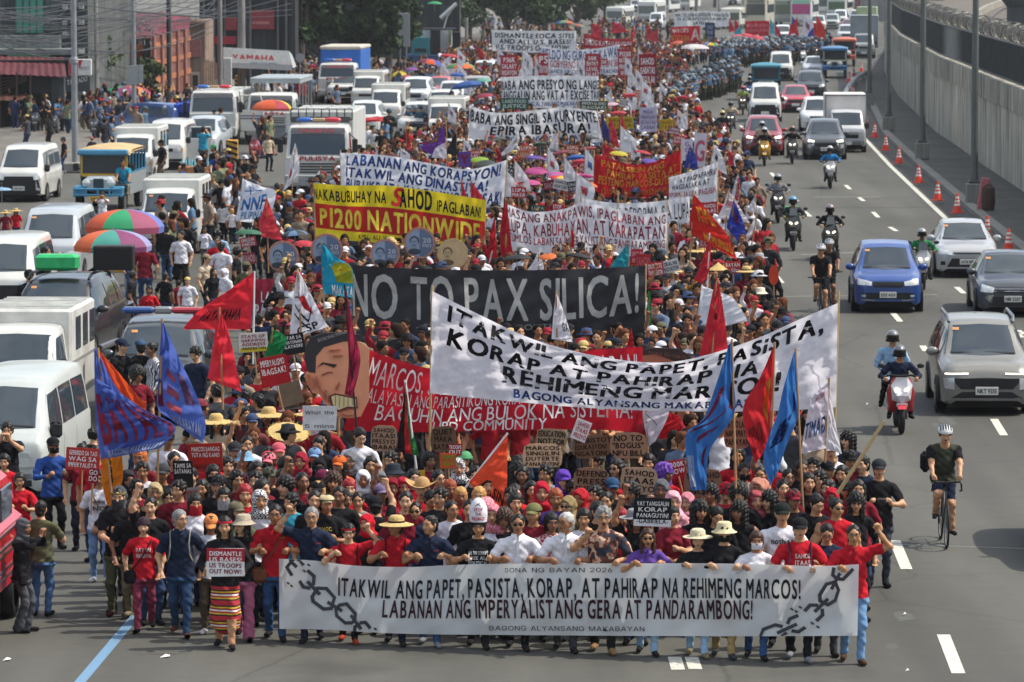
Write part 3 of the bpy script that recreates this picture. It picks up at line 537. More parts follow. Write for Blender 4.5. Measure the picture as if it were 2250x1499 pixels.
q=MB();q.box(c+Vector((-.22,0,.17)),(.92,.5,.34),0,.06);tag(q.build('covered_speaker',mat('green_plastic','#2fae66',.35,var=.2,scale=6,bump=.4)),'speaker wrapped in green plastic on the black pickup','speaker')
q=MB();cc=c+Vector((.98,.1,0));q.box(cc+Vector((0,0,.26)),(.86,.45,.52),0,.02);a=q.build('loudspeaker',DARK);tag(a,'black boxy loudspeaker on the roof of the black pickup','speaker')
q=MB();q.box(cc+Vector((0,-.235,.26)),(.78,.02,.44),0,.005);q.build('speaker_grille',BLACK,a)
o,bv=car('suv','suv',-6.75,81,'#3a4043','dark grey police sport utility car with a blue and red light bar',1,'')
lb=empty('light_bar',(0,2.3,1.98));lb.parent=o
q=MB();q.box((-.48,0,0),(.62,.28,.12),0,.04);q.build('blue_lens',mat('blue_lens','#2c4d86',.2,coat=.5),lb)
q=MB();q.box((.48,0,0),(.62,.28,.12),0,.04);q.build('red_lens',mat('red_lens','#a5303c',.2,coat=.5),lb)
q=MB();q.box((0,0,0),(.34,.24,.13),0,.03);q.build('speaker_housing',STEEL,lb)
q=MB();q.box((-.6,0,-.1),(.04,.1,.1));q.box((.6,0,-.1),(.04,.1,.1));q.build('bracket',DARK,lb)
car('van','urvan',-12.2,103.5,'#c6c6bf','white van with a black grille left of the black pickup',0,'NAB 3377',None,'van','van')
car('van','urvan_grey',-12.3,115.5,'#a5abae','silver grey van behind the striped umbrellas',0,'',None,'van','van')
fb_van(-10.15,127.5,'#c6c6bf','boxy white van with a red side stripe in the middle of the left road',.5,'',None,False,'#b8483f')
car('van','urvan',-17.4,154,'#c6c6bf','white van with a black grille standing left of the blue jeepney',1,'NHN 8647',None,'van','van')
fb_van(-14.5,166,'#c6c6bf','boxy white van directly behind the blue jeepney',.5,'')
o,bv=car('van','fb',-14.1,177,'#c6c6bf','white van with its passenger door standing open',1,'',None,'van','van')
q=MB();q.box((1.35,.75,.8),(1.05,.06,.95),0,.03,Matrix.Rotation(.15,3,'Z'));q.tube([(.86,.7,1.25),(1.0,.72,1.72),(1.8,.84,1.72),(1.86,.84,1.25)],.035,6);q.build('door',paint('#c6c6bf'),o)
q=MB();q.box((1.42,.76,1.48),(.78,.012,.42),0,.004,Matrix.Rotation(.15,3,'Z'));q.build('door_glass',GLASS,o)
car('mpv','innova',-13.6,189,'#a9b0b5','silver multi-purpose car beside the man filming with a phone',3,'')
o,bv=car('suv','suv',-18.9,206,'#1c3f78','blue pickup truck parked by the left lamp post, seen from its tail',125,'',None,'pickup','pickup_truck')
car('sedan','sedan',-4.6,172,'#a3a4a0','long silver car standing broadside behind the blue lettered banner',72,'')
WL=['white sport utility car in the jam, just above the purple flag','white sport utility car in the jam with a red band on its roof','white sport utility car in the jam beside the blue umbrella']
for(px,py,kind,face,col,lab)in[(915,312,'suv','suv','#c6c6bf','white sport utility car with rails behind the man in a striped shirt'),(968,278,'suv','suv','#c6c6bf',WL[1]),(988,246,'mpv','innova','#c6c6bf',WL[2]),(908,242,'suv','suv','#cdd2d4','white pickup with an open window behind the helmeted police'),(960,224,'sedan','sedan','#c45a5c','red taxi in the jam below the colourful umbrellas'),(1038,240,'suv','suv','#8f8a88','grey car under the blue umbrella in the jam'),(978,200,'mpv','innova','#8d9294','grey car at the back of the jam below the white flag'),(752,228,'suv','suv','#c6c6bf','white pickup with a covered bed before the blue tarpaulin truck'),(796,300,'mpv','innova','#c9cec8','pale car with a green roof sign beside the police truck'),(1060,190,'mpv','innova','#c9ccca','white car farthest back in the jam near the umbrellas')]:
 x,Y=vx(px,py);car(kind,face,x,Y,col,lab,1,'')
for(px,py,lab)in[(803,240,'boxy white van before the blue tarpaulin truck'),(846,278,'boxy white van with a grey canopy in the jam'),(975,318,'boxy white van directly above the purple flag')]:
 x,Y=vx(px,py);fb_van(x,Y,'#c6c6bf',lab,1,'')
def heavy_truck(x,Y,label,letters=None,W=2.35,cabH=2.62,L=8,top=3.05,yaw=0,body='#b9bbb6',canvas=None,cab='#c6c6bf',posts=False,rack=False,bar=False,sun_text=None,scale=1.0):
 o=empty('truck',(x,Y,0),R(-yaw)-math.atan(slope(Y)),label,'truck');cm=mat('truck_cab',cab,.4,var=.06,scale=1.5,coat=.4);W2=W/2
 st=[(0,W2*.94,.5,1.25,W2*.92,1.45),(.05,W2*.99,.45,1.3,W2*.96,1.52),(.35,W2,.45,1.4,W2*.93,cabH-.12),(.7,W2,.45,1.4,W2*.92,cabH),(1.8,W2,.45,1.4,W2*.92,cabH)]
 mb=loft(st);mb.build('cab',cm,o,True);bv=bvh_of(mb)
 P4(bv,'windshield',GLASS,o,[(-W2*.82,cabH-.33),(W2*.82,cabH-.33)],[(-W2*.86,1.55),(W2*.86,1.55)],off=.015,nu=8)
 P4(bv,'sun_visor',mat('visor','#5b5a5c',.5),o,[(-W2*.82,cabH-.12),(W2*.82,cabH-.12)],[(-W2*.84,cabH-.31),(W2*.84,cabH-.31)],off=.03)
 q=MB()
 for i in range(4):q.box((0,-.0,1.22-.1*i),(W*.55,.06,.045))
 q.build('grille',DARK,o)
 q=MB();q.box((0,-.06,.62),(W,.22,.42),0,.04);q.build('bumper',mat('bumper_grey','#9a9c9a',.5),o)
 for sx in(-1,1):
  q=MB();q.box((sx*W*.36,-.18,.64),(.34,.03,.2),0,.01);q.build('headlight',LAMP,o)
  q=MB();q.box((sx*(W2+.17),.1,cabH-.75),(.2,.12,.5),0,.04);q.tube([(sx*W2*.95,.25,cabH-.3),(sx*(W2+.17),.1,cabH-.5)],.02,6);q.build('wing_mirror',DARK,o)
  P4(bv,'side_window',GLASS,o,[(.55,cabH-.3),(1.5,cabH-.3)],[(.45,1.5),(1.5,1.5)],'l' if sx<0 else 'r',nu=4)
  for yy in(1.0,L-1.6):wheel(o,sx*(W2-.15),yy,.46,.28)
 for s,z,hh in([]if not letters else[(letters,1.34,.16)]):
  q=MB();flat_text(q,s,(-W*.27,-.035,z),(1,0,0),(0,0,1),W*.54,hh,0,bold=.035);q.build('lettering',mat('red_letters','#b5262d',.5),o)
 if sun_text:
  q=MB();flat_text(q,sun_text,(-W*.26,.12,cabH-.27),(1,0,0),(0,.25,1),W*.52,.12,0,bold=.035);q.build('lettering',mat('red_letters','#c4424a',.5),o)
 q=MB()
 if canvas:q.box((0,1.95+(L-1.95)/2,1.1+(top-1.1)/2),(W+.1,L-1.95,top-1.1),0,.06);q.build('tarpaulin',mat('tarpaulin',canvas,.5,var=.2,scale=1.5,bump=.5),o);q=MB();q.box((0,1.95+(L-1.95)/2,top+.09),(W+.16,L-1.9,.22),0,.06);q.build('roof',mat('canvas_top','#b5b0a2',.7,var=.15),o)
 elif posts:
  q.box((0,1.95+(L-1.95)/2,1.15),(W,L-1.95,.75),0,.03);q.build('cargo_bed',mat('truck_bed',body,.5,var=.1),o)
  q=MB();q.box((0,1.9+(L-1.9)/2,top),(W+.05,L-1.9,.12),0,.04);q.box((0,1.9+(L-1.9)/2,top-.12),(W+.02,L-1.95,.16));q.build('roof',mat('canvas_grey','#8f989b',.6,var=.12),o)
  for sx in(-1,1):
   for k in range(5):q=MB();q.tube([(sx*W2*.97,2.05+k*(L-2.2)/4,1.5),(sx*W2*.97,2.05+k*(L-2.2)/4,top-.1)],.035,6);q.build('post',STEEL,o)
 else:
  q.box((0,1.95+(L-1.95)/2,.9+(top-.9)/2),(W,L-1.95,top-.9),0,.05);q.build('rear_body',mat('truck_body',body,.5,var=.12,scale=1.2),o)
  q=MB()
  for k in range(4):q.box((0,2.3+k*(L-2.6)/3,top+.006),(W*.96,.05,.02))
  for k in range(3):q.box(((k-1)*W*.33,1.95+(L-1.95)/2,top+.008),(.05,L-2.1,.02))
  q.build('roof_seam',mat('seam_grey','#8d8f8b',.6),o)
 if rack:
  q=MB()
  for z in(cabH+.12,cabH+.5):q.tube([(-W2*.95,1.9,z),(W2*.95,1.9,z)],.025,5)
  for k in range(9):q.tube([(-W2*.95+k*W*.95/8,1.9,cabH+.1),(-W2*.95+k*W*.95/8,1.9,cabH+.5)],.02,5)
  for k in range(6):q.tube([(-W2*.9,1.2+.1*k,cabH+.06+.03*k),(W2*.9,1.2+.1*k,cabH+.06+.03*k)],.018,4)
  q.build('roof_rack',DARK,o)
 if bar:
  q=MB();q.ell((-.5,.7,cabH+.16),(.32,.13,.09));q.build('blue_beacon',mat('blue_lens','#3566b0',.2),o,True);q=MB();q.ell((.5,.7,cabH+.16),(.32,.13,.09));q.build('red_beacon',mat('red_lens','#c23845',.2),o,True)
  q=MB();q.box((0,.7,cabH+.16),(.45,.2,.12),0,.03);q.tube([(-.7,.7,cabH-.02),(-.6,.7,cabH+.15)],.02);q.tube([(.7,.7,cabH-.02),(.6,.7,cabH+.15)],.02);q.build('beacon_mount',mat('amber_mount','#b59a72',.5),o)
 if scale!=1:o.scale=(scale,)*3
 return o
x,Y=vx(700,432);heavy_truck(x,Y,'big grey white police truck with a ladder rack and PULISYA on its nose','PULISYA',rack=True,bar=True,sun_text='PULISYA')
x,Y=vx(598,316);heavy_truck(x,Y,'white police truck with a grey roofed open bed behind the small striped umbrella','PULISYA',W=2.3,cabH=2.35,posts=True,top=2.95)
x,Y=vx(742,226);heavy_truck(x,Y,'truck with a bright blue tarpaulin and a white cab','PNP',W=2.3,cabH=2.35,canvas='#1f5fae',top=3.1,sun_text='URMFB',bar=True)
x,Y=vx(470,318);o=heavy_truck(x,Y,'white police truck with its cab door swung open behind the silver car',None,W=2.2,cabH=2.5,top=2.45,bar=True)
q=MB();q.box((1.72,.9,1.1),(1.1,.07,1.0),0,.03);q.tube([(1.2,.9,1.6),(1.2,.9,2.25),(2.1,.9,2.25),(2.27,.9,1.6)],.04,6);q.build('door',mat('truck_cab','#c6c6bf',.4,var=.06,scale=1.5,coat=.4),o)
q=MB();q.box((1.72,.855,1.32),(1.08,.01,.05));q.box((1.72,.855,1.2),(1.08,.01,.05));q.build('stripe',mat('navy','#27386b',.5),o)
def jeepney(x,Y,label,c1,c2,roof,yaw=0,scale=1.0,hood='#b7bfc0',txt=''):
 o=empty('jeepney',(x,Y,0),R(-yaw)-math.atan(slope(Y)),label,'jeepney',None);a=mat('jeepney_paint',c1,.4,var=.1,coat=.4);b=mat('jeepney_trim',c2,.4,var=.1,coat=.4);hm=mat('jeepney_metal',hood,.3,.5,var=.1)
 q=MB();q.box((0,.75,.98),(1.0,1.1,.5),0,.1);q.build('bonnet',hm,o)
 q=MB();q.box((0,.19,.92),(.36,.05,.5),0,.02);q.build('radiator_grille',mat('jeepney_grille','#2b3a44',.5),o)
 for sx in(-1,1):
  q=MB();q.box((sx*.66,.7,.86),(.42,1.1,.1),0,.04);q.box((sx*.66,.2,.72),(.42,.1,.3),0,.04);q.build('fender',a,o)
  q=MB();M=Matrix.Translation((sx*.42,.17,1.02))@Matrix.Rotation(R(90),4,'X');q.lathe([(.0,.04),(.1,.03),(.14,.0),(.14,-.1)],14,0,M);q.build('headlight',LAMP,o,True)
  for yy in(.75,4.4):wheel(o,sx*.72,yy,.34,.2)
  q=MB();q.box((sx*.84,3.5,.92),(.06,3.8,.75),0,.02);q.build('side_panel',hm,o)
  for k in range(6):q=MB();q.box((sx*.84,1.7+k*.72,1.6),(.05,.07,.66));q.build('window_post',a,o)
  q=MB();q.box((sx*.84,3.5,1.3),(.07,3.8,.05));q.build('rail',a,o)
  mirror(o,sx*.86,1.35,1.5,DARK)
 q=MB();q.box((0,.02,.62),(1.7,.1,.08),0,.02);q.box((0,.02,.82),(1.7,.08,.07),0,.02)
 for k in range(5):q.box((-.8+.4*k,.02,.7),(.06,.07,.3))
 q.build('bumper',a,o)
 q=MB();q.box((0,1.42,1.22),(1.5,.06,.12),0,.02);q.box((0,1.5,1.93),(1.62,.08,.1),0,.02);q.box((-.77,1.45,1.55),(.07,.07,.7));q.box((.77,1.45,1.55),(.07,.07,.7));q.build('windshield_frame',b,o)
 q=MB();q.box((0,1.46,1.58),(1.46,.02,.64),0,.004);q.build('windshield',GLASS,o)
 q=MB();q.box((0,1.3,2.0),(1.74,.5,.2),0,.05,Matrix.Rotation(-.1,3,'X'));q.build('visor',a,o)
 q=MB();A=[[(u*.92,1.2+4.2*t,2.1+.12*(1-u*u)-.1*(2*t-1)**4)for u in np.linspace(-1,1,9)]for t in np.linspace(0,1,10)];q.grid(A);q.grid([[(x_,y_,z_-.08)for x_,y_,z_ in r]for r in A][::-1]);q.build('roof',mat('jeepney_roof',roof,.6,var=.2,scale=1.5),o,True)
 q=MB();q.box((0,3.45,.62),(1.6,4.0,.1));q.box((0,5.4,1.2),(1.6,.05,1.2));q.box((0,1.6,.95),(1.6,.06,.6));q.build('floor',DARK,o)
 if txt:plate(o,None,.5,txt,0,-.06,.5,.16,mat('yellow_plate','#cf9a2c',.5))
 o.scale=(scale,)*3
 return o
jeepney(-14.0,147.5,'sky blue jeepney with a yellow windshield frame and rusty cream roof','#3f86a6','#d8a62c','#b79b6c',1.5,txt='DXA 214')
x,Y=vx(1681,222);jeepney(x,Y,'dark teal jeepney with a flat front visor behind the motorcycles','#2f6f7f','#2f7f8f','#3b7d8e',hood='#4b5350')
x,Y=vx(1832,172);jeepney(x,Y,'blue jeepney with a cream windshield frame near the right kerb','#2b6a9a','#cfc8a8','#56799c',hood='#90968a')
x,Y=vx(1853,146);jeepney(x,Y,'orange red roofed jeepney tucked behind the blue jeepney','#b0593f','#b36d5a','#b5614a')
def bus(px,py,label,c1,glass='#2b3336',band=None,W=2.5,Hh=3.3,L=11,green=False,sign=None):
 g=G(px,py);o=empty('bus',(g.x,g.y,0),-math.atan(slope(g.y))-R(1),label,'bus');m=mat('bus_paint',c1,.4,var=.06,coat=.3);W2=W/2
 q=MB();q.box((0,L/2,.4+(Hh-.4)/2),(W,L,Hh-.4),0,.12);q.build('body',m,o)
 q=MB();q.box((0,-.012,Hh*.6),(W*.86,.03,Hh*.36),0,.01);q.build('windshield',mat('bus_glass',glass,.15,spec=.7),o)
 q=MB();q.box((0,-.015,.62),(W*.9,.05,.4),0,.02);q.build('bumper',mat('bumper_grey','#9a9c9a',.5),o)
 if band:q=MB();q.box((0,-.018,Hh*.86),(W*.8,.03,Hh*.13),0,.01);q.build('sign_board',mat('bus_band',band,.5),o)
 for sx in(-1,1):
  q=MB();q.box((sx*W*.38,-.03,.98),(.3,.04,.18),0,.01);q.build('headlight',LAMP,o)
  q=MB();q.box((sx*(W2+.005),L/2+.4,Hh*.62),(.02,L*.82,Hh*.27),0,.005);q.build('side_window',GLASS,o)
  q=MB();q.tube([(sx*W2*.9,-.02,Hh-.25),(sx*(W2+.2),-.3,Hh-.4)],.03);q.box((sx*(W2+.2),-.3,Hh-.6),(.14,.08,.4),0,.03);q.build('wing_mirror',DARK,o)
  for yy in(2.0,L-3):wheel(o,sx*(W2-.16),yy,.48,.28)
 return o
for a in[(1660,62,'tall cream bus with a dark windshield behind the far police line','#bdb8a6','#454a46','#6a6a60',2.5,3.6),(1605,64,'low cream jeepney bus beside the tall cream bus','#c9c8bb','#5a625c',None,2.3,2.4),(1760,58,'white bus with a magenta panel across its front','#cfd3cd','#b0487f','#8fc0a8',2.5,3.4),(1722,56,'pale green grey bus left of the magenta fronted bus','#a9aea4','#66705f','#8a9484',2.4,3.2),(1800,36,'white bus behind the magenta fronted bus','#d3d3c9','#5b6663','#b9b9ae',2.5,3.2),(1838,42,'white bus with a green sign on its windshield','#d4d6d2','#4f6a4c','#c9ccc8',2.5,2.9),(1872,18,'white bus with red and teal bands at the top edge','#bcd0d0','#3f86a0','#b56a66',2.5,3.4),(1500,22,'white covered truck bus at the top edge behind the far white banner','#d6d6d2','#7d827f',None,2.4,3.0),(1420,50,'white bus in the haze behind the far umbrellas','#cfd1cd','#697270',None,2.3,2.7),(1455,28,'white van bus at the top edge left of the covered truck','#d0d3d0','#6d7674',None,2.2,2.5),(1350,58,'white jeepney bus behind the far red flags','#c9cbc6','#5f6866',None,2.1,2.3)]:
 bus(*a)
for(px,py,col,lab,k)in[(1395,28,'#cfd2d0','white van at the top edge beyond the far umbrellas','van'),(1440,66,'#c5c9c8','white van behind the far red banner on the left','van'),(1560,66,'#cfd1cb','white van just behind the far white banner','van'),(1290,40,'#aab0ae','grey van below the far trees','van'),(1795,70,'#b9bdb4','pale car squeezed behind the far red flags','suv'),(1880,55,'#c4c8c6','white car near the pale green truck','suv'),(1845,58,'#c9ccca','white van behind the dusty red car','van'),(1770,14,'#c8cbc7','white van at the top edge above the magenta fronted bus','van'),(1700,14,'#b9b9b0','cream van at the top edge behind the tall cream bus','van'),(1610,12,'#b9bdb9','grey van at the top edge above the low jeepney bus','van')]:
 x,Y=vx(px,py);car(k,'urvan' if k=='van' else 'suv',x,Y,col,lab,-1,'',None,'van' if k=='van' else 'car','van' if k=='van' else 'car')
g=G(-8,1408);o=empty('red_jeep',(g.x,g.y,0),R(-2),'bright red jeep with chrome side strips cut off by the left edge','jeep')
rm=paint('#c01f2c');q=MB();q.box((-.85,1.0,.95),(1.7,2.9,1.0),0,.12);q.build('body',rm,o);q=MB();q.box((-.85,1.5,1.72),(1.5,1.9,.62),0,.16,None,.9);q.build('cabin',rm,o)
for z in(.72,.82,1.02,1.1,1.28):q=MB();q.box((.005,1.0,z),(.03,2.6,.03));q.build('chrome_strip',CHROME,o)
q=MB();q.box((-.07,1.35,1.62),(.04,.9,.42),0,.01);q.build('side_window',GLASS,o);q=MB();q.box((-.85,-.5,.5),(1.75,.3,.28),0,.05);q.build('bumper',mat('bumper_grey','#8a8c8a',.5),o);q=MB();q.box((-.3,-.47,.95),(.4,.05,.3),0,.02);q.build('headlight',LAMP,o)
for yy in(.3,2.0):wheel(o,-.16,yy,.36,.24)
# ================================================================ LEFT SIDE BUILDINGS, POSTS, TREES
def brick_mat(name,c1,c2,sc=1.0):
 m=bpy.data.materials.new(name);m.use_nodes=True;n=m.node_tree.nodes;l=m.node_tree.links;b=n['Principled BSDF']
 tc=n.new('ShaderNodeTexCoord');mp=n.new('ShaderNodeMapping');mp.inputs['Rotation'].default_value=(R(90),0,0);t=n.new('ShaderNodeTexBrick');t.inputs['Scale'].default_value=3.0*sc
 t.inputs['Color1'].default_value=(*lin(c1),1);t.inputs['Color2'].default_value=(*lin(c2),1);t.inputs['Mortar'].default_value=(*lin('#5c4a42'),1);t.inputs['Mortar Size'].default_value=.015
 l.new(tc.outputs['Object'],mp.inputs[0]);l.new(mp.outputs[0],t.inputs['Vector']);l.new(t.outputs['Color'],b.inputs['Base Color']);b.inputs['Roughness'].default_value=.9
 return m
def corr_mat(color,name='corrugated_sheet'):return mat(name,color,.55,.1,var=.3,scale=1.4)
def slab(o,name,m,x0,x1,y0,y1,z0,z1,b=0.0):
 q=MB();c=o.location;q.box(((x0+x1)/2-c.x,(y0+y1)/2-c.y,(z0+z1)/2-c.z),(abs(x1-x0),abs(y1-y0),abs(z1-z0)),0,b);return q.build(name,m,o)
def px_x(px,Y):return(px-1125)/FPX*Y
def px_z(py,Y):return P(1125,py,Y).z
def corrugated(o,name,m,p0,p1,p2,p3,n=16,amp=.05):
 """sheet p0-p1 along the ridges' spacing, p0-p3 down the slope"""
 p0,p1,p2,p3=map(Vector,(p0,p1,p2,p3));c=o.location;A=[]
 for k in range(2):
  a,b=(p0,p1)if k==0 else(p3,p2);A.append([a.lerp(b,i/(2*n))+Vector((0,0,amp if i%2 else 0))-c for i in range(2*n+1)])
 q=MB();q.grid(A);return q.build(name,m,o)
Y0=226;A=empty('apartment_building',(px_x(80,Y0),Y0,0),0,'grey white building with a teal glass front above the dark shops','building')
slab(A,'wall',concrete('building_plaster','#5f6361',.35),-42,px_x(192,Y0),Y0+.8,Y0+30,0,13)
slab(A,'floor_slab',concrete('slab_concrete','#848a87',.3),-42,px_x(185,Y0),Y0-2.6,Y0+.9,px_z(118,Y0),px_z(106,Y0))
slab(A,'parapet',concrete('slab_concrete','#848a87',.3),-42,px_x(135,Y0),Y0-.5,Y0+.8,px_z(106,Y0)+.004,px_z(78,Y0))
for(a,b,c_,d)in((34,96,0,73),(100,130,0,70)):slab(A,'glass_panel',mat('teal_glass','#3a8f7c',.25,var=.15,scale=1,spec=.6)if a==34 else mat('grey_glass','#4b5a5a',.2,var=.2),px_x(a,Y0),px_x(b,Y0),Y0+.7,Y0+.78,px_z(d,Y0),px_z(-40,Y0))
for a in(34,50,65,80,96,112,130):slab(A,'window_frame',mat('frame_dark','#3a3f40',.5),px_x(a,Y0)-.035,px_x(a,Y0)+.035,Y0+.62,Y0+.7,px_z(76,Y0),px_z(-40,Y0))
for a in(2,14,26):slab(A,'window',GLASS,px_x(a,Y0),px_x(a+8,Y0),Y0+.7,Y0+.77,px_z(60,Y0),px_z(0,Y0))
slab(A,'rail',mat('green_rail','#3f6f4f',.6),px_x(32,Y0),px_x(125,Y0),Y0-2.62,Y0-2.55,px_z(122,Y0),px_z(118,Y0))
for k in range(10):slab(A,'rail_post',mat('green_rail','#3f6f4f',.6),px_x(32+10*k,Y0),px_x(33+10*k,Y0),Y0-2.62,Y0-2.57,px_z(136,Y0),px_z(122,Y0))
for k in range(7):slab(A,'air_conditioner',mat('ac_unit','#9a9c98',.6,var=.2),px_x(138+(k%3)*18,Y0),px_x(148+(k%3)*18,Y0),Y0+.3,Y0+.82,px_z(20+30*(k//3)+5*(k%2),Y0),px_z(10+30*(k//3)+5*(k%2),Y0))
for k in range(6):slab(A,'window',GLASS,px_x(137+(k%3)*18,Y0),px_x(150+(k%3)*18,Y0),Y0+.74,Y0+.86,px_z(46+44*(k//3),Y0),px_z(26+44*(k//3),Y0))
Y1=218;S=empty('shop',(px_x(80,Y1),Y1,0),0,'dark open shop under a rusty red corrugated awning left of the tall post','shop')
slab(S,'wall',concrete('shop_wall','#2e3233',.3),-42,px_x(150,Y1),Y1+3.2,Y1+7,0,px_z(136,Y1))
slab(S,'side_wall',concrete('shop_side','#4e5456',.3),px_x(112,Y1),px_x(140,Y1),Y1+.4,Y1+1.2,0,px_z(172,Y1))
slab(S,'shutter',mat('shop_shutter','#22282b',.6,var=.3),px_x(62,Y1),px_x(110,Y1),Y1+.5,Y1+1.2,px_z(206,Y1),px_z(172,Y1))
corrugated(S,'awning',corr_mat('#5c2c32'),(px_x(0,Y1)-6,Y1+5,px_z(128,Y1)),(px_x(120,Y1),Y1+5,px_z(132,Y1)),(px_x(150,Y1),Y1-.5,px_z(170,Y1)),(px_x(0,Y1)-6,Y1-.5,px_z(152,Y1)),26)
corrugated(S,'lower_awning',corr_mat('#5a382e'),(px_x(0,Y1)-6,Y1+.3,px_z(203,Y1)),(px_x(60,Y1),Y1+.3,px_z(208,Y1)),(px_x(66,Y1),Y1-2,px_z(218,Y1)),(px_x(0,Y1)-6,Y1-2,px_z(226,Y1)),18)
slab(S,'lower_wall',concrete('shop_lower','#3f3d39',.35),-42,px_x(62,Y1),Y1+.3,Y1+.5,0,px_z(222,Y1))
q=MB()
for a in(3,40,70):q.tube([Vector((px_x(a,Y1),Y1-.4,0))-S.location,Vector((px_x(a,Y1),Y1-.4,px_z(155+a*.1,Y1)))-S.location],.05,6)
for k in range(5):q.tube([Vector((px_x(0,Y1),Y1-.3,px_z(205-8*k,Y1)))-S.location,Vector((px_x(62,Y1),Y1-.3,px_z(176-2*k,Y1)))-S.location],.025,4)
q.build('frame',mat('rust_steel','#4a3b36',.7),S)
Ys=213;sg=empty('shop_sign',(px_x(178,Ys),Ys,px_z(148,Ys)),0,'red and white light box sign above the tall post shop','sign')
q=MB();wv,hv=px_x(203,Ys)-px_x(153,Ys),px_z(130,Ys)-px_z(166,Ys);q.box((0,0,0),(wv,.3,hv),0,.03);q.build('sign_box',mat('sign_white','#cfcfcb',.5),sg)
q=MB();q.box((-wv*.29,-.155,0),(wv*.4,.02,hv*.96));q.add([(-wv*.1,-.166,hv*.46),(wv*.12,-.166,hv*.46),(-wv*.02,-.166,-hv*.1)],[(2,1,0)]);q.build('sign_face',mat('sign_red','#b0283a',.5),sg)
q=MB();flat_text(q,'PROTECT',(0,-.17,-.12),(1,0,0),(0,0,1),wv*.4,.16,0);q.build('lettering',mat('letter_grey','#7d7e80',.5),sg)
s2=empty('shop_sign',(px_x(170,Ys),Ys+.5,px_z(186,Ys)),0,'dark shop sign with white letters beside the tall post','sign')
q=MB();q.box((0,0,0),(1.2,.12,.72));q.build('sign_box',mat('sign_dark','#3a3e42',.5),s2);q=MB();flat_text(q,'TALYADO',(-.52,-.07,-.05),(1,0,.22),(0,0,1),1.0,.24,0,bold=.03);q.build('lettering',mat('letter_white','#c3c6c8',.5),s2)
q=MB();a,b=(px_x(168,222),222),(px_x(252,244),244);q.add([(a[0],a[1],0),(b[0],b[1],0),(b[0],b[1],1.5),(a[0],a[1],1.3),(a[0]-.2,a[1],0),(b[0]-.2,b[1],0),(b[0]-.2,b[1],1.5),(a[0]-.2,a[1],1.3)],[(0,1,2,3),(7,6,5,4),(3,2,6,7),(0,3,7,4),(1,5,6,2)])
tag(q.build('yard_wall',concrete('yard_wall','#77756d',.3)),'low stained concrete wall behind the blue pickup truck','wall')
YB=252;B=empty('brick_building',(px_x(290,YB),YB,0),0,'red brown brick building with orange pilaster bands and a purple sheet roof','building')
x0,x1,x2=px_x(245,YB),px_x(333,YB),px_x(418,276);BR=brick_mat('red_brick','#7d4a38','#6a3c30');OR=mat('pilaster_plaster','#a8683f',.8,var=.18,scale=2);PK=mat('pink_plaster','#8a5a50',.8,var=.18,scale=2)
q=MB();c=B.location
def seg(p,q_,z0,z1,th,name,m):
 p,q_=Vector((*p,0)),Vector((*q_,0));d=(q_-p);nrm=Vector((d.y,-d.x,0)).normalized()*th;mb=MB();vs=[]
 for z in(z0,z1):vs+=[p+nrm+Vector((0,0,z))-c,q_+nrm+Vector((0,0,z))-c,q_-nrm*3+Vector((0,0,z))-c,p-nrm*3+Vector((0,0,z))-c]
 mb.add(vs,[(3,2,1,0),(4,5,6,7),(0,1,5,4),(1,2,6,5),(2,3,7,6),(3,0,4,7)]);return mb.build(name,m,B)
slab(B,'wall',BR,x0,x1-.05,YB+.05,YB+26,0,px_z(80,YB))
seg((x1,YB),(x2,276),0,px_z(82,YB),.02,'side_wall',BR)
for(a0,a1)in((272,302),):slab(B,'brick_panel',PK,px_x(a0,YB),px_x(a1,YB),YB-.02,YB+.04,px_z(215,YB),px_z(102,YB))
for py in(100,143,183):slab(B,'pilaster_band',OR,px_x(272,YB),px_x(318,YB),YB-.12,YB+.03,px_z(py+9,YB),px_z(py-3,YB))
slab(B,'column',mat('dark_column','#2b2725',.8),px_x(318,YB),px_x(333,YB),YB-.2,YB+.04,0,px_z(84,YB))
for k in range(5):
 t0=k/5+.01;pa=(x1+(x2-x1)*t0,YB+24*t0);pb=(x1+(x2-x1)*(t0+.045),YB+24*(t0+.045));seg(pa,pb,0,px_z(78,YB),.18,'pilaster',PK)
 pa=(x1+(x2-x1)*(t0+.05),YB+24*(t0+.05));pb=(x1+(x2-x1)*(t0+.185),YB+24*(t0+.185))
 for py in(100,140,178):seg(pa,pb,px_z(py+8,YB),px_z(py-4,YB),.09,'pilaster_band',OR)
corrugated(B,'roof_sheet',corr_mat('#5e2a34','purple_sheet'),(px_x(240,YB),YB+6,px_z(30,YB)),(px_x(345,YB),YB+10,px_z(32,YB)),(px_x(335,YB),YB-.3,px_z(86,YB)),(px_x(245,YB),YB-.3,px_z(80,YB)),22)
corrugated(B,'roof_sheet',corr_mat('#7a2c3c','purple_sheet'),(px_x(345,262),264,px_z(38,262)),(px_x(416,276),278,px_z(36,276)),(px_x(410,274),276,px_z(78,274)),(px_x(338,256),256,px_z(92,256)),14)
q=MB();rg=random.Random(3)
for k in range(46):
 px=rg.uniform(255,345);py=rg.uniform(40,92);q.tube([Vector((px_x(px,YB),YB-.5,px_z(py,YB)))-c,Vector((px_x(px+rg.uniform(-4,4),YB),YB-.5,px_z(py+rg.uniform(4,14),YB)))-c],.03,4)
q.build('junk_metal',mat('junk_metal','#8d8d8d',.5,.3),B)['kind']='stuff'
YC=282;Cc=empty('narrow_house',(px_x(432,YC),YC,0),0,'narrow pale house with a brown door beyond the brick building','building')
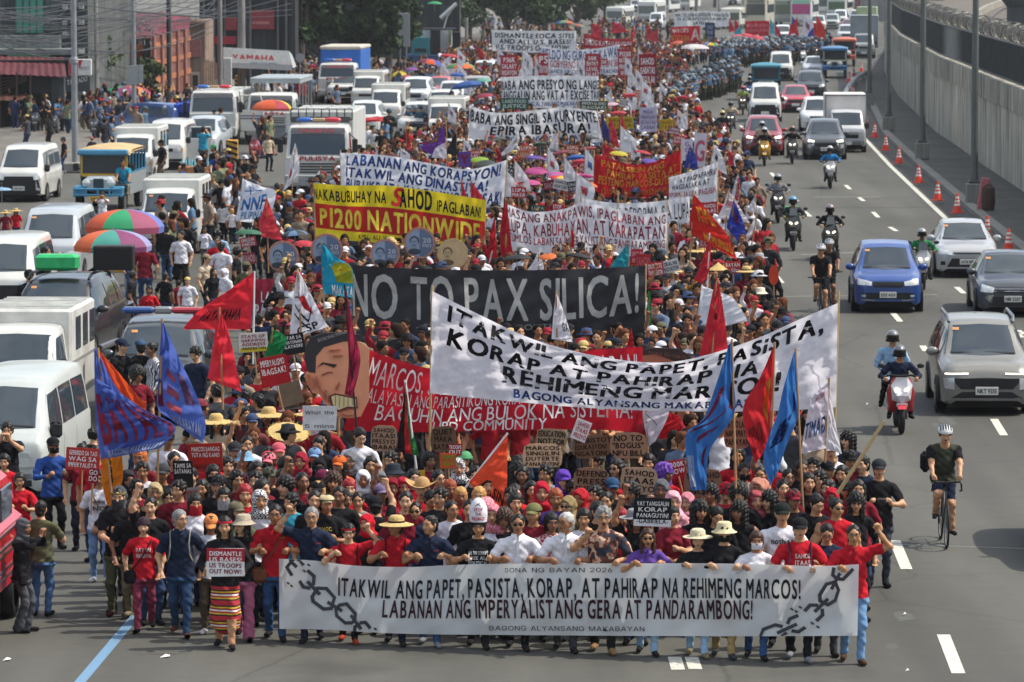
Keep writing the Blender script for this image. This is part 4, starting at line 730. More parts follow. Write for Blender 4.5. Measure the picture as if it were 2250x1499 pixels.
slab(Cc,'wall',concrete('house_wall','#8d7a6c',.3),px_x(412,YC),px_x(452,YC),YC,YC+8,0,px_z(45,YC));slab(Cc,'door',mat('dark_door','#2c2723',.7),px_x(424,YC),px_x(436,YC),YC-.05,YC+.05,0,px_z(165,YC));slab(Cc,'door_frame',mat('door_frame','#a89a86',.7),px_x(421,YC),px_x(439,YC),YC-.03,YC+.06,0,px_z(158,YC))
slab(Cc,'signboard',mat('pink_sign','#8c5754',.7,var=.2),px_x(421,YC),px_x(443,YC),YC-.25,YC-.05,px_z(125,YC),px_z(88,YC));slab(Cc,'awning',corr_mat('#a0674a'),px_x(412,YC),px_x(450,YC),YC-1,YC,px_z(50,YC),px_z(46,YC))
q=MB()
for k in range(9):q.box((px_x(450+4.4*k,276),276,.9+.1*(k%2)),(.1,.06,1.9+.2*(k%3)))
tag(q.build('wooden_fence',mat('pale_planks','#a3917c',.8,var=.25)),'pale upright plank fence beside the narrow house','fence')
q=MB();q.box((px_x(501,262),262,1.1),(.5,.3,2.8),0,.03);tag(q.build('gate_pillar',mat('white_plaster','#b9bab6',.8,var=.1)),'white gate pillar left of the white shop tent','pillar')
YD=300;D=empty('shop_building',(px_x(540,YD),YD,0),0,'dark grey shop building with a red fascia band and red billboard','building')
slab(D,'wall',concrete('dark_facade','#3a3d3f',.35),px_x(440,YD),px_x(650,YD),YD,YD+14,0,14);slab(D,'fascia',mat('red_fascia','#8e1f2c',.5),px_x(450,YD),px_x(520,YD),YD-.4,YD-.05,px_z(97,YD),px_z(80,YD))
slab(D,'billboard',mat('red_billboard','#7d2a30',.6,var=.35,scale=4),px_x(550,YD),px_x(604,YD),YD-.5,YD-.2,px_z(64,YD),px_z(22,YD));slab(D,'billboard',mat('red_billboard2','#7d2a30',.6,var=.2,scale=4),px_x(498,YD),px_x(522,YD),YD-.5,YD-.2,px_z(66,YD),px_z(38,YD))
q=MB();flat_text(q,'WARRIORS',(px_x(556,YD)-D.location.x,-.52,px_z(53,YD)),(1,0,0),(0,0,1),1.2,.2,0);q.build('lettering',mat('pink_letters','#c08a86',.6),D)
for a in(448,470,494,528,548,610,628):slab(D,'column',mat('grey_column','#56595a',.8,var=.2),px_x(a,YD),px_x(a+4,YD),YD-.3,YD-.02,0,13)
for a in(455,476,505,535,575):slab(D,'window',GLASS,px_x(a,YD),px_x(a+12,YD),YD-.06,YD-.012,px_z(38,YD),px_z(5,YD))
YT=268;T=empty('shop_tent',(px_x(568,YT),YT,0),0,'white canopy tent with red lettering in front of the dark shop building','tent')
c=T.location;zt,zb=px_z(104,YT),px_z(152,YT);xa,xb,xc=px_x(492,YT)-c.x,px_x(636,YT)-c.x,px_x(645,YT)-c.x
q=MB();q.grid([[(xa,0,px_z(104,YT)),(xb,.0,px_z(112,YT))],[(xa,-.3,px_z(137,YT)),(xc-.05,-.3,px_z(142,YT))]]);q.grid([[(xa,0,px_z(104,YT)),(xb,0,px_z(112,YT))],[(xa,4,px_z(120,YT)),(xb,4,px_z(125,YT))]]);q.grid([[(xb,0,px_z(112,YT)),(xb,4,px_z(125,YT))],[(xc,-.3,px_z(150,YT)),(xc,4,px_z(150,YT))]])
q.grid([[(xa,-.3,px_z(137,YT)),(xc-.05,-.3,px_z(142,YT))],[(xa,-.34,px_z(148,YT)),(xc-.05,-.34,px_z(155,YT))]]);q.build('canopy',mat('tent_canvas','#aeb2b0',.7,var=.14,transl=.1),T)
q=MB()
for x_ in(xa+.1,xc-.1):
 for y_ in(-.2,3.8):q.tube([(x_,y_,0),(x_,y_,zb+.1)],.04,6)
q.build('pole',STEEL,T)
q=MB();flat_text(q,'YAMAHA',(xa+.55,-.24,px_z(132,YT)),(1,0,-.03),(.0,.25,1),2.6,.36,0,bold=.04);q.build('lettering',mat('red_letters','#b3303a',.5),T)
q=MB();flat_text(q,'Revs your heart',(xa+1.7,-.32,px_z(139,YT)),(1,0,-.03),(.0,.25,1),1.6,.1,0);q.build('small_lettering',mat('navy_letters','#4d5f8d',.5),T)
def post(px,py,r0,r1,h,m,lab,yellow=False,base=False,arm=False):
 g=G(px,py,.13);o=empty('utility_pole',g,0,lab,'utility pole');q=MB();q.tube([(0,0,0),(0,0,h)],[r0,r1],10);q.build('pole',m,o,True)
 if yellow:q=MB();q.tube([(0,0,.02),(0,0,1.15)],[r0+.012,r0+.012],12);q.build('yellow_band',mat('yellow_paint','#b9862f',.7,var=.2),o,True)
 if base:q=MB();q.box((0,0,.08),(1.1,1.1,.42),0,.05);q.build('footing',CONC,o)
 return o
PG=mat('grey_post','#83878a',.5,.2,var=.2,scale=2);PD=mat('dark_post','#33373a',.6,var=.2);PC=concrete('post_concrete','#8b8a86',.3,2)
o=post(165,372,.13,.1,9,PG,'tall grey steel post with a concrete foot beside the blue pickup',base=True);q=MB();q.lathe([(.125,4.2),(.16,4.25),(.16,4.4),(.12,4.5)],10);q.build('collar',PG,o)
o=post(295,290,.12,.1,9.5,PG,'pale steel post with a yellow painted foot and a sign back',True);q=MB();q.box((-.03,-.16,2.75),(.52,.04,.95),0,.01);q.box((.35,-.16,2.8),(.22,.04,.9),0,.01);q.build('sign_back',mat('sign_back','#8f9494',.5),o)
post(372,232,.15,.12,9.5,PD,'dark post in front of the brick building pilasters',True)
post(484,212,.16,.13,10,PC,'grey concrete post left of the white tent',False);post(531,205,.26,.22,11,PC,'thick pale concrete post covered in bills beside the white tent');post(547,200,.17,.14,11,PD,'dark thin post touching the thick pale post')
post(210,258,.2,.16,8,PC,'overgrown concrete post between the shop sign and the brick building')
post(790,130,.14,.1,9,PD,'dark far post at the left of the stage truck trees');post(946,105,.2,.16,12,PC,'far concrete post behind the stage truck');post(1025,95,.16,.14,12,PC,'far thin post behind the crowd umbrellas');post(1229,78,.14,.1,11,PG,'far pale steel post before the dark trees');post(1580,60,.14,.1,11,PG,'far pale steel post behind the far white banner');post(1530,66,.2,.2,11,PC,'far thick post left of the low jeepney bus')
WM=mat('cable','#2f3336',.6,var=0);rg=random.Random(11)
def cable(p,q_,sag,r=.022,lab='sagging black overhead cable running above the left pavement'):
 p,q_=Vector(p),Vector(q_);pts=[p.lerp(q_,t)-Vector((0,0,sag*4*t*(1-t)))for t in np.linspace(0,1,12)]
 qq=MB();qq.tube(pts,r,4,caps=False);tag(qq.build('overhead_cable',WM),lab,'cable','overhead cables on the left')
for k in range(34):
 ya=rg.uniform(0,125)if k%3 else rg.uniform(-40,60);yb=rg.uniform(-60,70)
 cable(P(-60,ya,rg.uniform(175,205)),P(rg.choice([218,300,372,372,470]),yb,rg.uniform(215,255)),rg.uniform(.2,1.4),rg.choice([.014,.018,.026]))
for k in range(14):cable(P(rg.choice([210,295,372]),rg.uniform(-30,90),240),P(rg.choice([484,531,640]),rg.uniform(-50,40),285),rg.uniform(.2,.9),.02)
def leaf_mat(name,c1,c2):
 m=bpy.data.materials.new(name);m.use_nodes=True;n=m.node_tree.nodes;l=m.node_tree.links;b=n['Principled BSDF']
 tc=n.new('ShaderNodeTexCoord');z=n.new('ShaderNodeTexNoise');z.inputs['Scale'].default_value=.9;z.inputs['Detail'].default_value=4;l.new(tc.outputs['Object'],z.inputs['Vector'])
 r=n.new('ShaderNodeValToRGB');r.color_ramp.elements[0].position=.35;r.color_ramp.elements[0].color=(*lin(c1),1);r.color_ramp.elements[1].position=.65;r.color_ramp.elements[1].color=(*lin(c2),1)
 l.new(z.outputs[0],r.inputs[0]);l.new(r.outputs[0],b.inputs['Base Color']);b.inputs['Roughness'].default_value=.7;b.inputs['Specular IOR Level'].default_value=.2
 return m
LEAF=[leaf_mat('dark_leaves','#24331f','#3f5530'),leaf_mat('mid_leaves','#2b3a25','#4a5c36'),leaf_mat('pale_leaves','#3c4a30','#66764a')];BARK=mat('bark','#4a4038',.9,var=.3,scale=3)
def tree(x,Y,h,rw,z0,lab,lm=0,n=2600,seed=0,leaf=.3,cat='tree',name='tree'):
 rg=np.random.default_rng(seed+int(abs(x)*10));o=empty(name,(x,Y,0),0,lab,cat,None)
 q=MB();lo=(h+z0)/2;q.tube([(0,0,0),(.1,0,z0),(.0,.1,lo),(.1,0,h*.8)],[.28,.22,.14,.05],8)
 nb=9;cl=[]
 for k in range(nb):
  a=6.283*k/nb+rg.uniform(-.3,.3);rr=rw*rg.uniform(.35,.8);zz=z0+(h-z0)*rg.uniform(.1,.85);q.tube([(0,0,z0*.9+.1*zz),(math.cos(a)*rr*.5,math.sin(a)*rr*.5,zz*.8+z0*.2),(math.cos(a)*rr,math.sin(a)*rr,zz)],[.12,.07,.03],5);cl.append((math.cos(a)*rr,math.sin(a)*rr,zz))
 q.build('trunk',BARK,o,True)
 cl+=[(rg.normal()*rw*.3,rg.normal()*rw*.3,z0+(h-z0)*rg.uniform(.2,.95))for _ in range(9)];cl=np.array(cl)
 ci=rg.integers(0,len(cl),n);sz=rw*rg.uniform(.22,.5,len(cl));d=rg.normal(size=(n,3));d/=np.linalg.norm(d,axis=1)[:,None];d*=(rg.uniform(.3,1,n)**.5)[:,None]
 ctr=cl[ci]+d*sz[ci][:,None]*np.array([1,1,.75]);ctr[:,2]=np.maximum(ctr[:,2],z0*.7)
 u=rg.normal(size=(n,3));u/=np.linalg.norm(u,axis=1)[:,None];w_=rg.normal(size=(n,3));w_=np.cross(u,w_);w_/=np.linalg.norm(w_,axis=1)[:,None];s=leaf*rg.uniform(.5,1.2,n)[:,None]
 V=np.stack([ctr-u*s,ctr-w_*s*.55,ctr+u*s,ctr+w_*s*.55],1).reshape(-1,3);F=np.arange(4*n).reshape(-1,4)
 link('crown',npmesh('crown',V,F,LEAF[lm],smooth=False),o)
 return o
for a in[(px_x(700,320),322,9.5,3.4,1.1,'big dark leafy tree behind the blue tarpaulin truck',0,9000,1,.28),(px_x(800,312),314,9,3.2,1.2,'big dark leafy tree left of the stage truck',0,9000,2,.28),(px_x(850,330),335,8,2.6,1.2,'leafy tree with brownish lower leaves just left of the stage truck',1,5000,3,.28),(px_x(652,300),306,9,2.4,1.4,'dark tree at the right end of the dark shop building',0,4800,4,.28),(px_x(950,400),405,9,3.8,1.4,'dark tree behind the stage truck umbrella',0,6500,5,.33),(px_x(1110,430),432,9,4.6,1.0,'wide dark tree behind the far left umbrellas',0,8000,6,.34),(px_x(1030,440),446,10,4.0,1.2,'dark tree between two far posts',0,6500,7,.34),(px_x(1180,450),452,9,3.4,1.0,'dark tree beside the far pale steel post',0,6000,12,.34),(px_x(1270,470),474,8,3.8,.9,'mid green tree above the far grey van',1,5500,8,.34),(px_x(1330,520),525,8,3.0,1.6,'pale green far tree left of the white van bus',2,3600,9,.34),(px_x(1575,690),700,9,4.6,1.5,'far pale green tree behind the thick far post',2,2000,10,.45),(px_x(1630,720),740,9,4.5,1.5,'far green tree left of the tall cream bus',1,2000,11,.45),(px_x(215,236),238,4.6,.8,2.2,'small leafy creeper on the overgrown post',2,500,13,.16),(px_x(325,246),247,2.9,1.3,.6,'green bushy shrub behind the pavement umbrella',1,900,14,.16)]:
 tree(*a)
wb=empty('far_wall',(px_x(800,362),362,0),0,'long building, painted dark for shade, behind the roadside trees left of the stage truck','building');slab(wb,'wall',concrete('wall_shade_tone','#3a3d3c',.3),px_x(600,362),px_x(1010,362),362,370,0,9)  # added backdrop wall; the shade behind the trees is put into its colour
for k in range(9):slab(wb,'window',GLASS,px_x(615+44*k,362),px_x(632+44*k,362),361.95,362.05,3+(k%2),4.4+(k%2))
for k,(px,Yf,wd,h,col,lab)in enumerate([(1985,560,10,6,'#8d8f8c','pale far building over the end of the railway'),(2090,600,9,5.5,'#a0703f','far ochre building above the railway tracks'),(2180,620,12,6,'#7c7f80','far grey building at the top right edge'),(1930,640,6,7,'#8a4b48','far reddish building beside the right lamp posts')]):
 o=empty('far_building',(px_x(px,Yf),Yf,0),0,lab,'building');q=MB();q.box((0,4,h/2),(wd,8,h));q.build('wall',concrete('far_wall',col,.2),o)
 q=MB()
 for i in range(5):q.box((-wd/2+wd*(i+.5)/5,-.03,h*.7),(wd*.1,.08,h*.16))
 q.build('window',GLASS,o)
YS=345;st=empty('stage_truck',(px_x(965,YS),YS,0),0,'white sound stage truck with a teal generator and people on its roof','truck')
def sb(name,m,x0,x1,y0,y1,d0=0,d1=2,b=.02):return slab(st,name,m,px_x(x0,YS),px_x(x1,YS),YS+d0,YS+d1,px_z(y1,YS),px_z(y0,YS),b)
sb('stage_body',mat('stage_white','#b7bbb9',.5,var=.2,scale=1),925,992,66,128,0,5);sb('flatbed',mat('flatbed_blue','#23456f',.6),895,1000,120,138,-1.5,5);sb('generator',mat('generator_teal','#1f6f74',.5,var=.15),905,945,82,121,-1.2,-.1);sb('generator_vent',DARK,912,938,106,114,-1.24,-1.19)
sb('loudspeaker',BLACK,947,968,66,124,-.8,-.05);sb('loudspeaker',BLACK,994,1012,70,128,-.8,.8);sb('flag_drape',mat('lime_drape','#8ea05a',.7),986,991,66,122,-.06,-.01)
q=MB();q.box((0,2.2,px_z(64,YS)),(2.6,4.5,.06));q.build('roof_platform',DARK,st)
q=MB();p=P(985,20,YS)-st.location;q.tube([P(975,62,YS)-st.location,P(982,38,YS)-st.location,P(1003,6,YS)-st.location],.05,6);q.tube([P(968,40,YS)-st.location,P(1003,8,YS)-st.location],.16,4);q.build('crane_arm',mat('pale_metal','#b9bcb8',.5),st)
bb=empty('billboard',(px_x(886,320),320,0),0,'grey blank road sign seen from behind left of the stage truck','sign');q=MB();q.box((0,0,px_z(66,320)),(1.0,.08,px_z(30,320)-px_z(104,320)),0,.02);q.build('panel',mat('panel_back','#8f9496',.5,var=.08),bb)
q=MB();q.tube([(-.2,.1,0),(-.2,.1,4.4)],.05,6);q.build('post',STEEL,bb);q=MB();q.tube([(.25,.1,0),(.25,.1,4.4)],.05,6);q.build('post',STEEL,bb)
rs=empty('round_sign',(px_x(660,280),280,0),0,'round grey traffic sign seen from behind beside the blue tarpaulin truck','sign');q=MB();q.lathe([(0,-.02),(.28,-.02),(.28,.02),(0,.02)],18,0,Matrix.Translation((0,0,px_z(127,280)))@Matrix.Rotation(R(90),4,'X'));q.build('disc',mat('panel_back','#8f9496',.5,var=.08),rs);q=MB();q.tube([(0,.05,0),(0,.05,px_z(122,280))],.035,6);q.build('post',STEEL,rs)
rs=empty('round_sign',(px_x(1140,420),420,0),0,'small round sign below the wide dark far tree','sign');q=MB();q.lathe([(0,-.02),(.26,-.02),(.26,.02),(0,.02)],18,0,Matrix.Translation((0,0,px_z(49,420)))@Matrix.Rotation(R(90),4,'X'));q.build('disc',mat('panel_back','#8f9496',.5,var=.08),rs);q=MB();q.tube([(0,.05,0),(0,.05,px_z(45,420))],.035,6);q.build('post',STEEL,rs)
hz=mat('hazard_yellow','#b98a34',.7,var=.2);
for(px,py,Wd,Hh,lab)in[(510,357,.5,.95,'black and yellow striped concrete barrier beside the red motorcycle'),(526,205,.55,1.1,'black and yellow striped plinth at the foot of the thick post')]:
 g=G(px,py);o=empty('barrier',g,0,lab,'barrier');q=MB();q.box((0,0,Hh/2),(Wd,Wd,Hh),0,.03);q.build('block',hz,o);q=MB()
 for k in range(4):zz=.08+k*Hh*.25;q.add([(-Wd/2,-Wd/2-.006,zz+.12),(Wd/2,-Wd/2-.006,zz-.05),(Wd/2,-Wd/2-.006,zz+.06),(-Wd/2,-Wd/2-.006,min(zz+.23,Hh))],[(0,1,2,3)])
 q.build('black_stripe',BLACK,o)
# ================================================================ PEOPLE: one continuous surface per body (smooth union of tapered limbs, meshed with surface nets)
def surface_nets(D,org,h):
 S=D<0;nx,ny,nz=D.shape;cnt=np.zeros((nx-1,ny-1,nz-1),np.int8)
 for a in(0,1):
  for b in(0,1):
   for c in(0,1):cnt+=S[a:nx-1+a,b:ny-1+b,c:nz-1+c]
 act=(cnt>0)&(cnt<8);I=np.argwhere(act);idx=np.full(act.shape,-1,np.int32);idx[act]=np.arange(len(I))
 pos=np.zeros((len(I),3));num=np.zeros(len(I))
 for ax in range(3):
  for u in(0,1):
   for v in(0,1):
    o=[0,0,0];o[(ax+1)%3]=u;o[(ax+2)%3]=v;p0=I+o;e=[0,0,0];e[ax]=1;p1=p0+e
    d0=D[p0[:,0],p0[:,1],p0[:,2]];d1=D[p1[:,0],p1[:,1],p1[:,2]];k=(d0<0)!=(d1<0);t=d0[k]/(d0[k]-d1[k]);q=p0[k].astype(float);q[:,ax]+=t;pos[k]+=q;num[k]+=1
 V=org+(pos/num[:,None])*h;F=[]
 for ax in range(3):
  s0=[slice(None)]*3;s1=[slice(None)]*3;s0[ax]=slice(0,-1);s1[ax]=slice(1,None);A,B=S[tuple(s0)],S[tuple(s1)];E=np.argwhere(A!=B);b1,b2=(ax+1)%3,(ax+2)%3
  E=E[(E[:,b1]>0)&(E[:,b2]>0)&(E[:,b1]<D.shape[b1]-1)&(E[:,b2]<D.shape[b2]-1)];q=[]
  for(u,v)in((1,1),(0,1),(0,0),(1,0)):
   c=E.copy();c[:,b1]-=u;c[:,b2]-=v;q.append(idx[c[:,0],c[:,1],c[:,2]])
  q=np.stack(q,1);fl=~A[E[:,0],E[:,1],E[:,2]];q[fl]=q[fl][:,::-1];F.append(q)
 F=np.vstack(F);return V,F[(F>=0).all(1)]
class Field:
 def __init__(s,lo,hi,h):
  s.lo=np.array(lo,float);s.h=h;s.n=np.ceil((np.array(hi)-s.lo)/h).astype(int)+1;s.D=np.full(s.n,.1,np.float32);s.B=np.full(s.n,9.,np.float32);s.R=np.zeros(s.n,np.uint8)
 def box(s,lo,hi):
  a=np.clip(np.floor((lo-s.lo)/s.h).astype(int),0,s.n-1);b=np.clip(np.ceil((hi-s.lo)/s.h).astype(int)+1,1,s.n)
  if(b<=a).any():return None
  ax=[s.lo[i]+s.h*np.arange(a[i],b[i])for i in range(3)];return tuple(slice(a[i],b[i])for i in range(3)),np.meshgrid(*ax,indexing='ij')
 def cone(s,a,b,ra,rb,k=.02,reg=0,sc=None,reg2=None,tcut=.5,sub=False):
  """tapered limb from a to b; sc = flattening (sx, sy, sz) about the middle"""
  a,b=np.array(a,float),np.array(b,float);m=max(ra,rb)+k+2*s.h;q=np.ones(3)if sc is None else np.array(sc,float);ctr=(a+b)/2
  ext=np.maximum(q,1)*m;r=s.box(np.minimum(a,b)-ext,np.maximum(a,b)+ext)
  if r is None:return
  sl,(X,Y,Z)=r;X=(X-ctr[0])/q[0];Y=(Y-ctr[1])/q[1];Z=(Z-ctr[2])/q[2];A=(a-ctr)/q;Bv=(b-a)/q;L2=max((Bv**2).sum(),1e-9)
  t=np.clip(((X-A[0])*Bv[0]+(Y-A[1])*Bv[1]+(Z-A[2])*Bv[2])/L2,0,1)
  d=(np.sqrt((X-A[0]-t*Bv[0])**2+(Y-A[1]-t*Bv[1])**2+(Z-A[2]-t*Bv[2])**2)-(ra+(rb-ra)*t))*min(1,q.min()*1.15)
  D=s.D[sl]
  if sub:h=np.clip(k-np.abs(D+d),0,None)/k;s.D[sl]=np.maximum(D,-d)+h*h*k/4;return
  h=np.clip(k-np.abs(D-d),0,None)/k;s.D[sl]=np.minimum(D,d)-h*h*k/4
  w=d<s.B[sl];s.B[sl][w]=d[w];rr=np.full(d.shape,reg,np.uint8)
  if reg2 is not None:rr[t>tcut]=reg2
  s.R[sl][w]=rr[w]
 def mesh(s,minreg=False):
  V,F=surface_nets(s.D,s.lo,s.h);C=V[F].mean(1);i=np.clip(np.round((C-s.lo)/s.h).astype(int),0,s.n-1);return V,F,s.R[i[:,0],i[:,1],i[:,2]]
def bend(a,c,l1,l2,hint):
 a,c,hint=np.array(a,float),np.array(c,float),np.array(hint,float);d=c-a;L=np.linalg.norm(d);
 if L>(l1+l2)*.998:c=a+d*(l1+l2)*.998/L;d=c-a;L=np.linalg.norm(d)
 d/=L;x=(l1*l1-l2*l2+L*L)/(2*L);y=math.sqrt(max(l1*l1-x*x,0));p=hint-d*(hint@d);p/=np.linalg.norm(p)+1e-9
 return a+d*x+p*y,c
SKIN,TOP,FORE,BOT,SHIN,SHOE,UPARM,PELV=0,1,2,3,4,5,6,7
def hand(f,w,d,nrm,curl,side,lod):
 d=np.array(d,float);d/=np.linalg.norm(d);n=np.array(nrm,float);n=n-d*(n@d);n/=np.linalg.norm(n)+1e-9;s_=np.cross(d,n)*side;w=np.array(w)
 f.cone(w,w+d*.075,.027,.034,.012,SKIN)
 for i,o in enumerate((-.029,-.0095,.01,.029)):
  b=w+d*.085+s_*o;l=(.034,.04,.038,.03)[i];c1=curl;p1=b+(d*math.cos(c1)+n*math.sin(c1))*l;c2=curl*2.1;p2=p1+(d*math.cos(c2)+n*math.sin(c2))*l*.9
  f.cone(b,p1,.0105,.0098,.006,SKIN);f.cone(p1,p2,.0098,.0085,.005,SKIN)
 b=w+d*.03-s_*.026;p1=b+(d*.6-s_*.75*(1-.5*min(curl,1))+n*.5*curl)*.04;f.cone(b,p1,.013,.0115,.008,SKIN);p2=p1+(d*(1-.4*curl)+n*.7*curl)*.03;f.cone(p1,p2,.0115,.0095,.005,SKIN)
def make_body(p,h=.0105):
 """p: pose dict -> V, F, region, head matrix.  metres, facing -Y, height about 1.68"""
 fem=p.get('fem',0);fat=p.get('fat',1.0);lean=p.get('lean',0.0);dz=p.get('dz',0.0);dy=p.get('dy',0.0)
 pel=np.array((0,dy,.93+dz));ch=pel+np.array((0,-math.sin(lean)*.33,math.cos(lean)*.33));nk=pel+np.array((0,-math.sin(lean)*.53-.0,math.cos(lean)*.53));hc=nk+np.array((0,-.035-.05*math.sin(lean),.135))
 sw=(.172 if fem else.195);lo=np.array((-.62,-.75,-.01));hi=np.array((.62,.5,2.12))
 pts=[p.get('hl',(.26,-.06,.86)),p.get('hr',(-.26,-.06,.86))];hi[2]=max(nk[2]+.33,max(q[2]for q in pts)+.24);hi[0]=max(.36*fat,max(q[0]for q in pts)+.2);lo[0]=-max(.36*fat,max(-q[0]for q in pts)+.2)
 lo[1]=min(min(q[1]for q in pts)-.2,-.36+dy*0)-abs(math.sin(lean))*.3;f=Field(lo,hi,h)
 f.cone(ch+(0,0,.03),ch+(0,.01,-.12),.150*fat**.5*(.92 if fem else 1),.138*fat,.05,TOP,(1.12,.74,1));f.cone(ch+(0,.0,-.1),pel+(0,0,.0),.135*fat,.150*fat,.06,TOP,(1.08,.78*fat**.5,1))
 for s in(1,-1):f.cone(ch+(s*.07,.01,.1),ch+(s*(sw-.02),.01,.085),.075,.066,.05,TOP)
 f.cone(ch+(0,.015,.13),nk+(0,.0,.02),.078,.05,.04,TOP,None,SKIN,.62)
 if fem:
  for s in(1,-1):f.cone(ch+(s*.07,-.085,-.0),ch+(s*.065,-.07,-.03),.06,.06,.04,TOP)
 f.cone(pel+(0,0,.03),pel+(0,0,-.06),.160*fat,.164*fat,.02,TOP,(1.1,.82,1))
 f.cone(pel+(0,0,-.04),pel+(0,0,-.145),.158*fat,.172*fat,.012,TOP,(1.06,.84,.25))if not p.get('skirt')and dz>-.1 else None;f.cone(pel+(0,0,-.05),pel+(0,0,-.10),.142*fat,.13,.02,BOT,(1.08,.78,1))
 for s,ft in((1,p.get('fl',(.1,-.02,.085))),(-1,p.get('fr',(-.1,.02,.085)))):
  ft=np.array(ft,float);hp=pel+(s*.088,0,-.06);kn,ft=bend(hp,ft,.41,.405,p.get('knee',(s*.12,-1,.0)))
  lw=p.get('leg',1.0);f.cone(hp,kn,.092*lw**.5,.064*lw,.04,BOT,None,SHIN,.92);f.cone(kn,ft+(0,0,.0),.063*lw,.048*lw if not p.get('flare')else.085,.03,SHIN)
  toe=np.array(p.get('toe',(s*.03,-.17,-.045)),float);f.cone(ft+(0,.035,-.045),ft+toe,.042,.036,.015,SHOE,(1,1,.9))
 if p.get('skirt'):f.cone(pel+(0,0,-.02),(pel[0],pel[1]-.01,.38),.16,.2,.02,BOT,(1.05,.85,1));
 zg=(f.lo[2]+h*np.arange(f.n[2]))[None,None,:]+np.zeros(f.n);tb=(f.R==TOP)|(f.R==BOT)|(f.R==SHIN);hem=pel[2]-p.get('hem',.11)
 f.R[tb&(zg>hem)&(zg<pel[2]+.02)]=TOP;f.R[(f.R==TOP)&(zg<=hem)]=BOT
 if p.get('skirt'):f.R[tb&(zg>.40)&(zg<=hem)]=BOT
 for s,tg,cu,nr,el in((1,pts[0],p.get('cl',.5),p.get('nl',(-.3,-1,0)),p.get('el',(.7,.6,-.3))),(-1,pts[1],p.get('cr',.5),p.get('nr',(.3,-1,0)),p.get('er',(-.7,.6,-.3)))):
  tg=np.array(tg,float);sh=ch+(s*sw,.012,.085);up=tg[2]-sh[2]
  if up>.12:sh=sh+(-s*.015,0,.035)
  e,w=bend(sh,tg,.285,.25,el);f.cone(sh,e,.058*fat**.5,.043,.03,UPARM,None,FORE,.74);f.cone(sh,sh+(e-sh)*.62,.060*fat**.5,.064,.03,UPARM);f.cone(e,w,.043,.029,.02,FORE,None,SKIN,.86)
  hd=p.get('dl' if s>0 else 'dr');d=np.array(hd,float)if hd is not None else(w-e);hand(f,w,d,nr,cu,s,h)
 yaw,pit=p.get('yaw',0.0),p.get('pitch',0.0);Mh=Matrix.Translation(Vector(hc))@Matrix.Rotation(yaw,4,'Z')@Matrix.Rotation(pit,4,'X')
 def T(x,y,z):return np.array(Mh@Vector((x,y,z)))
 f.cone(nk+(0,.005,-.03),T(0,.02,-.045),.054,.05,.03,SKIN)
 f.cone(T(0,.022,.028),T(0,-.012,.03),.082,.076,.03,SKIN,(.93,1,1.12));f.cone(T(0,-.028,-.03),T(0,-.058,-.078),.062,.036,.03,SKIN);f.cone(T(0,-.05,.03),T(0,-.06,-.03),.045,.042,.03,SKIN)
 f.cone(T(0,-.094,.008),T(0,-.112,-.026),.008,.0155,.012,SKIN);f.cone(T(-.034,-.082,.032),T(.034,-.082,.032),.014,.014,.02,SKIN);f.cone(T(-.016,-.09,-.056),T(.016,-.09,-.056),.011,.011,.012,SKIN)
 for s in(1,-1):f.cone(T(s*.077,.012,.016),T(s*.078,.012,-.02),.016,.011,.008,SKIN);f.cone(T(s*.045,-.055,-.018),T(s*.04,-.06,-.03),.03,.028,.02,SKIN);f.cone(T(s*.033,-.106,.012),T(s*.034,-.106,.011),.011,.011,.014,SKIN,None,None,.5,True)
 z=f.lo[2]+h*np.arange(f.n[2]);x=f.lo[0]+h*np.arange(f.n[0]);y=f.lo[1]+h*np.arange(f.n[1]);sd=p.get('seed',0)
 fold=(np.sin(x[:,None,None]*31+z[None,None,:]*23+sd)+np.sin(y[None,:,None]*27-z[None,None,:]*37+x[:,None,None]*11+2*sd)+.7*np.sin(z[None,None,:]*61+x[:,None,None]*47+sd))*.0042
 cloth=(f.R!=SKIN)&(f.R!=SHOE);f.D=f.D+np.where(cloth,fold,0).astype(np.float32)
 V,F,Rg=f.mesh();return V,F,Rg,Mh
_B={}
def body(pose,h=.0125):
 """cached shared body mesh for a pose given as a sorted tuple"""
 key=(tuple(sorted((k,str(v))for k,v in pose.items())),h)
 if key not in _B:
  V,F,Rg,Mh=make_body(pose,h);me=npmesh('body',V,F,[fab('#888888')]*8,Rg);_B[key]=(me,Mh)
 return _B[key]
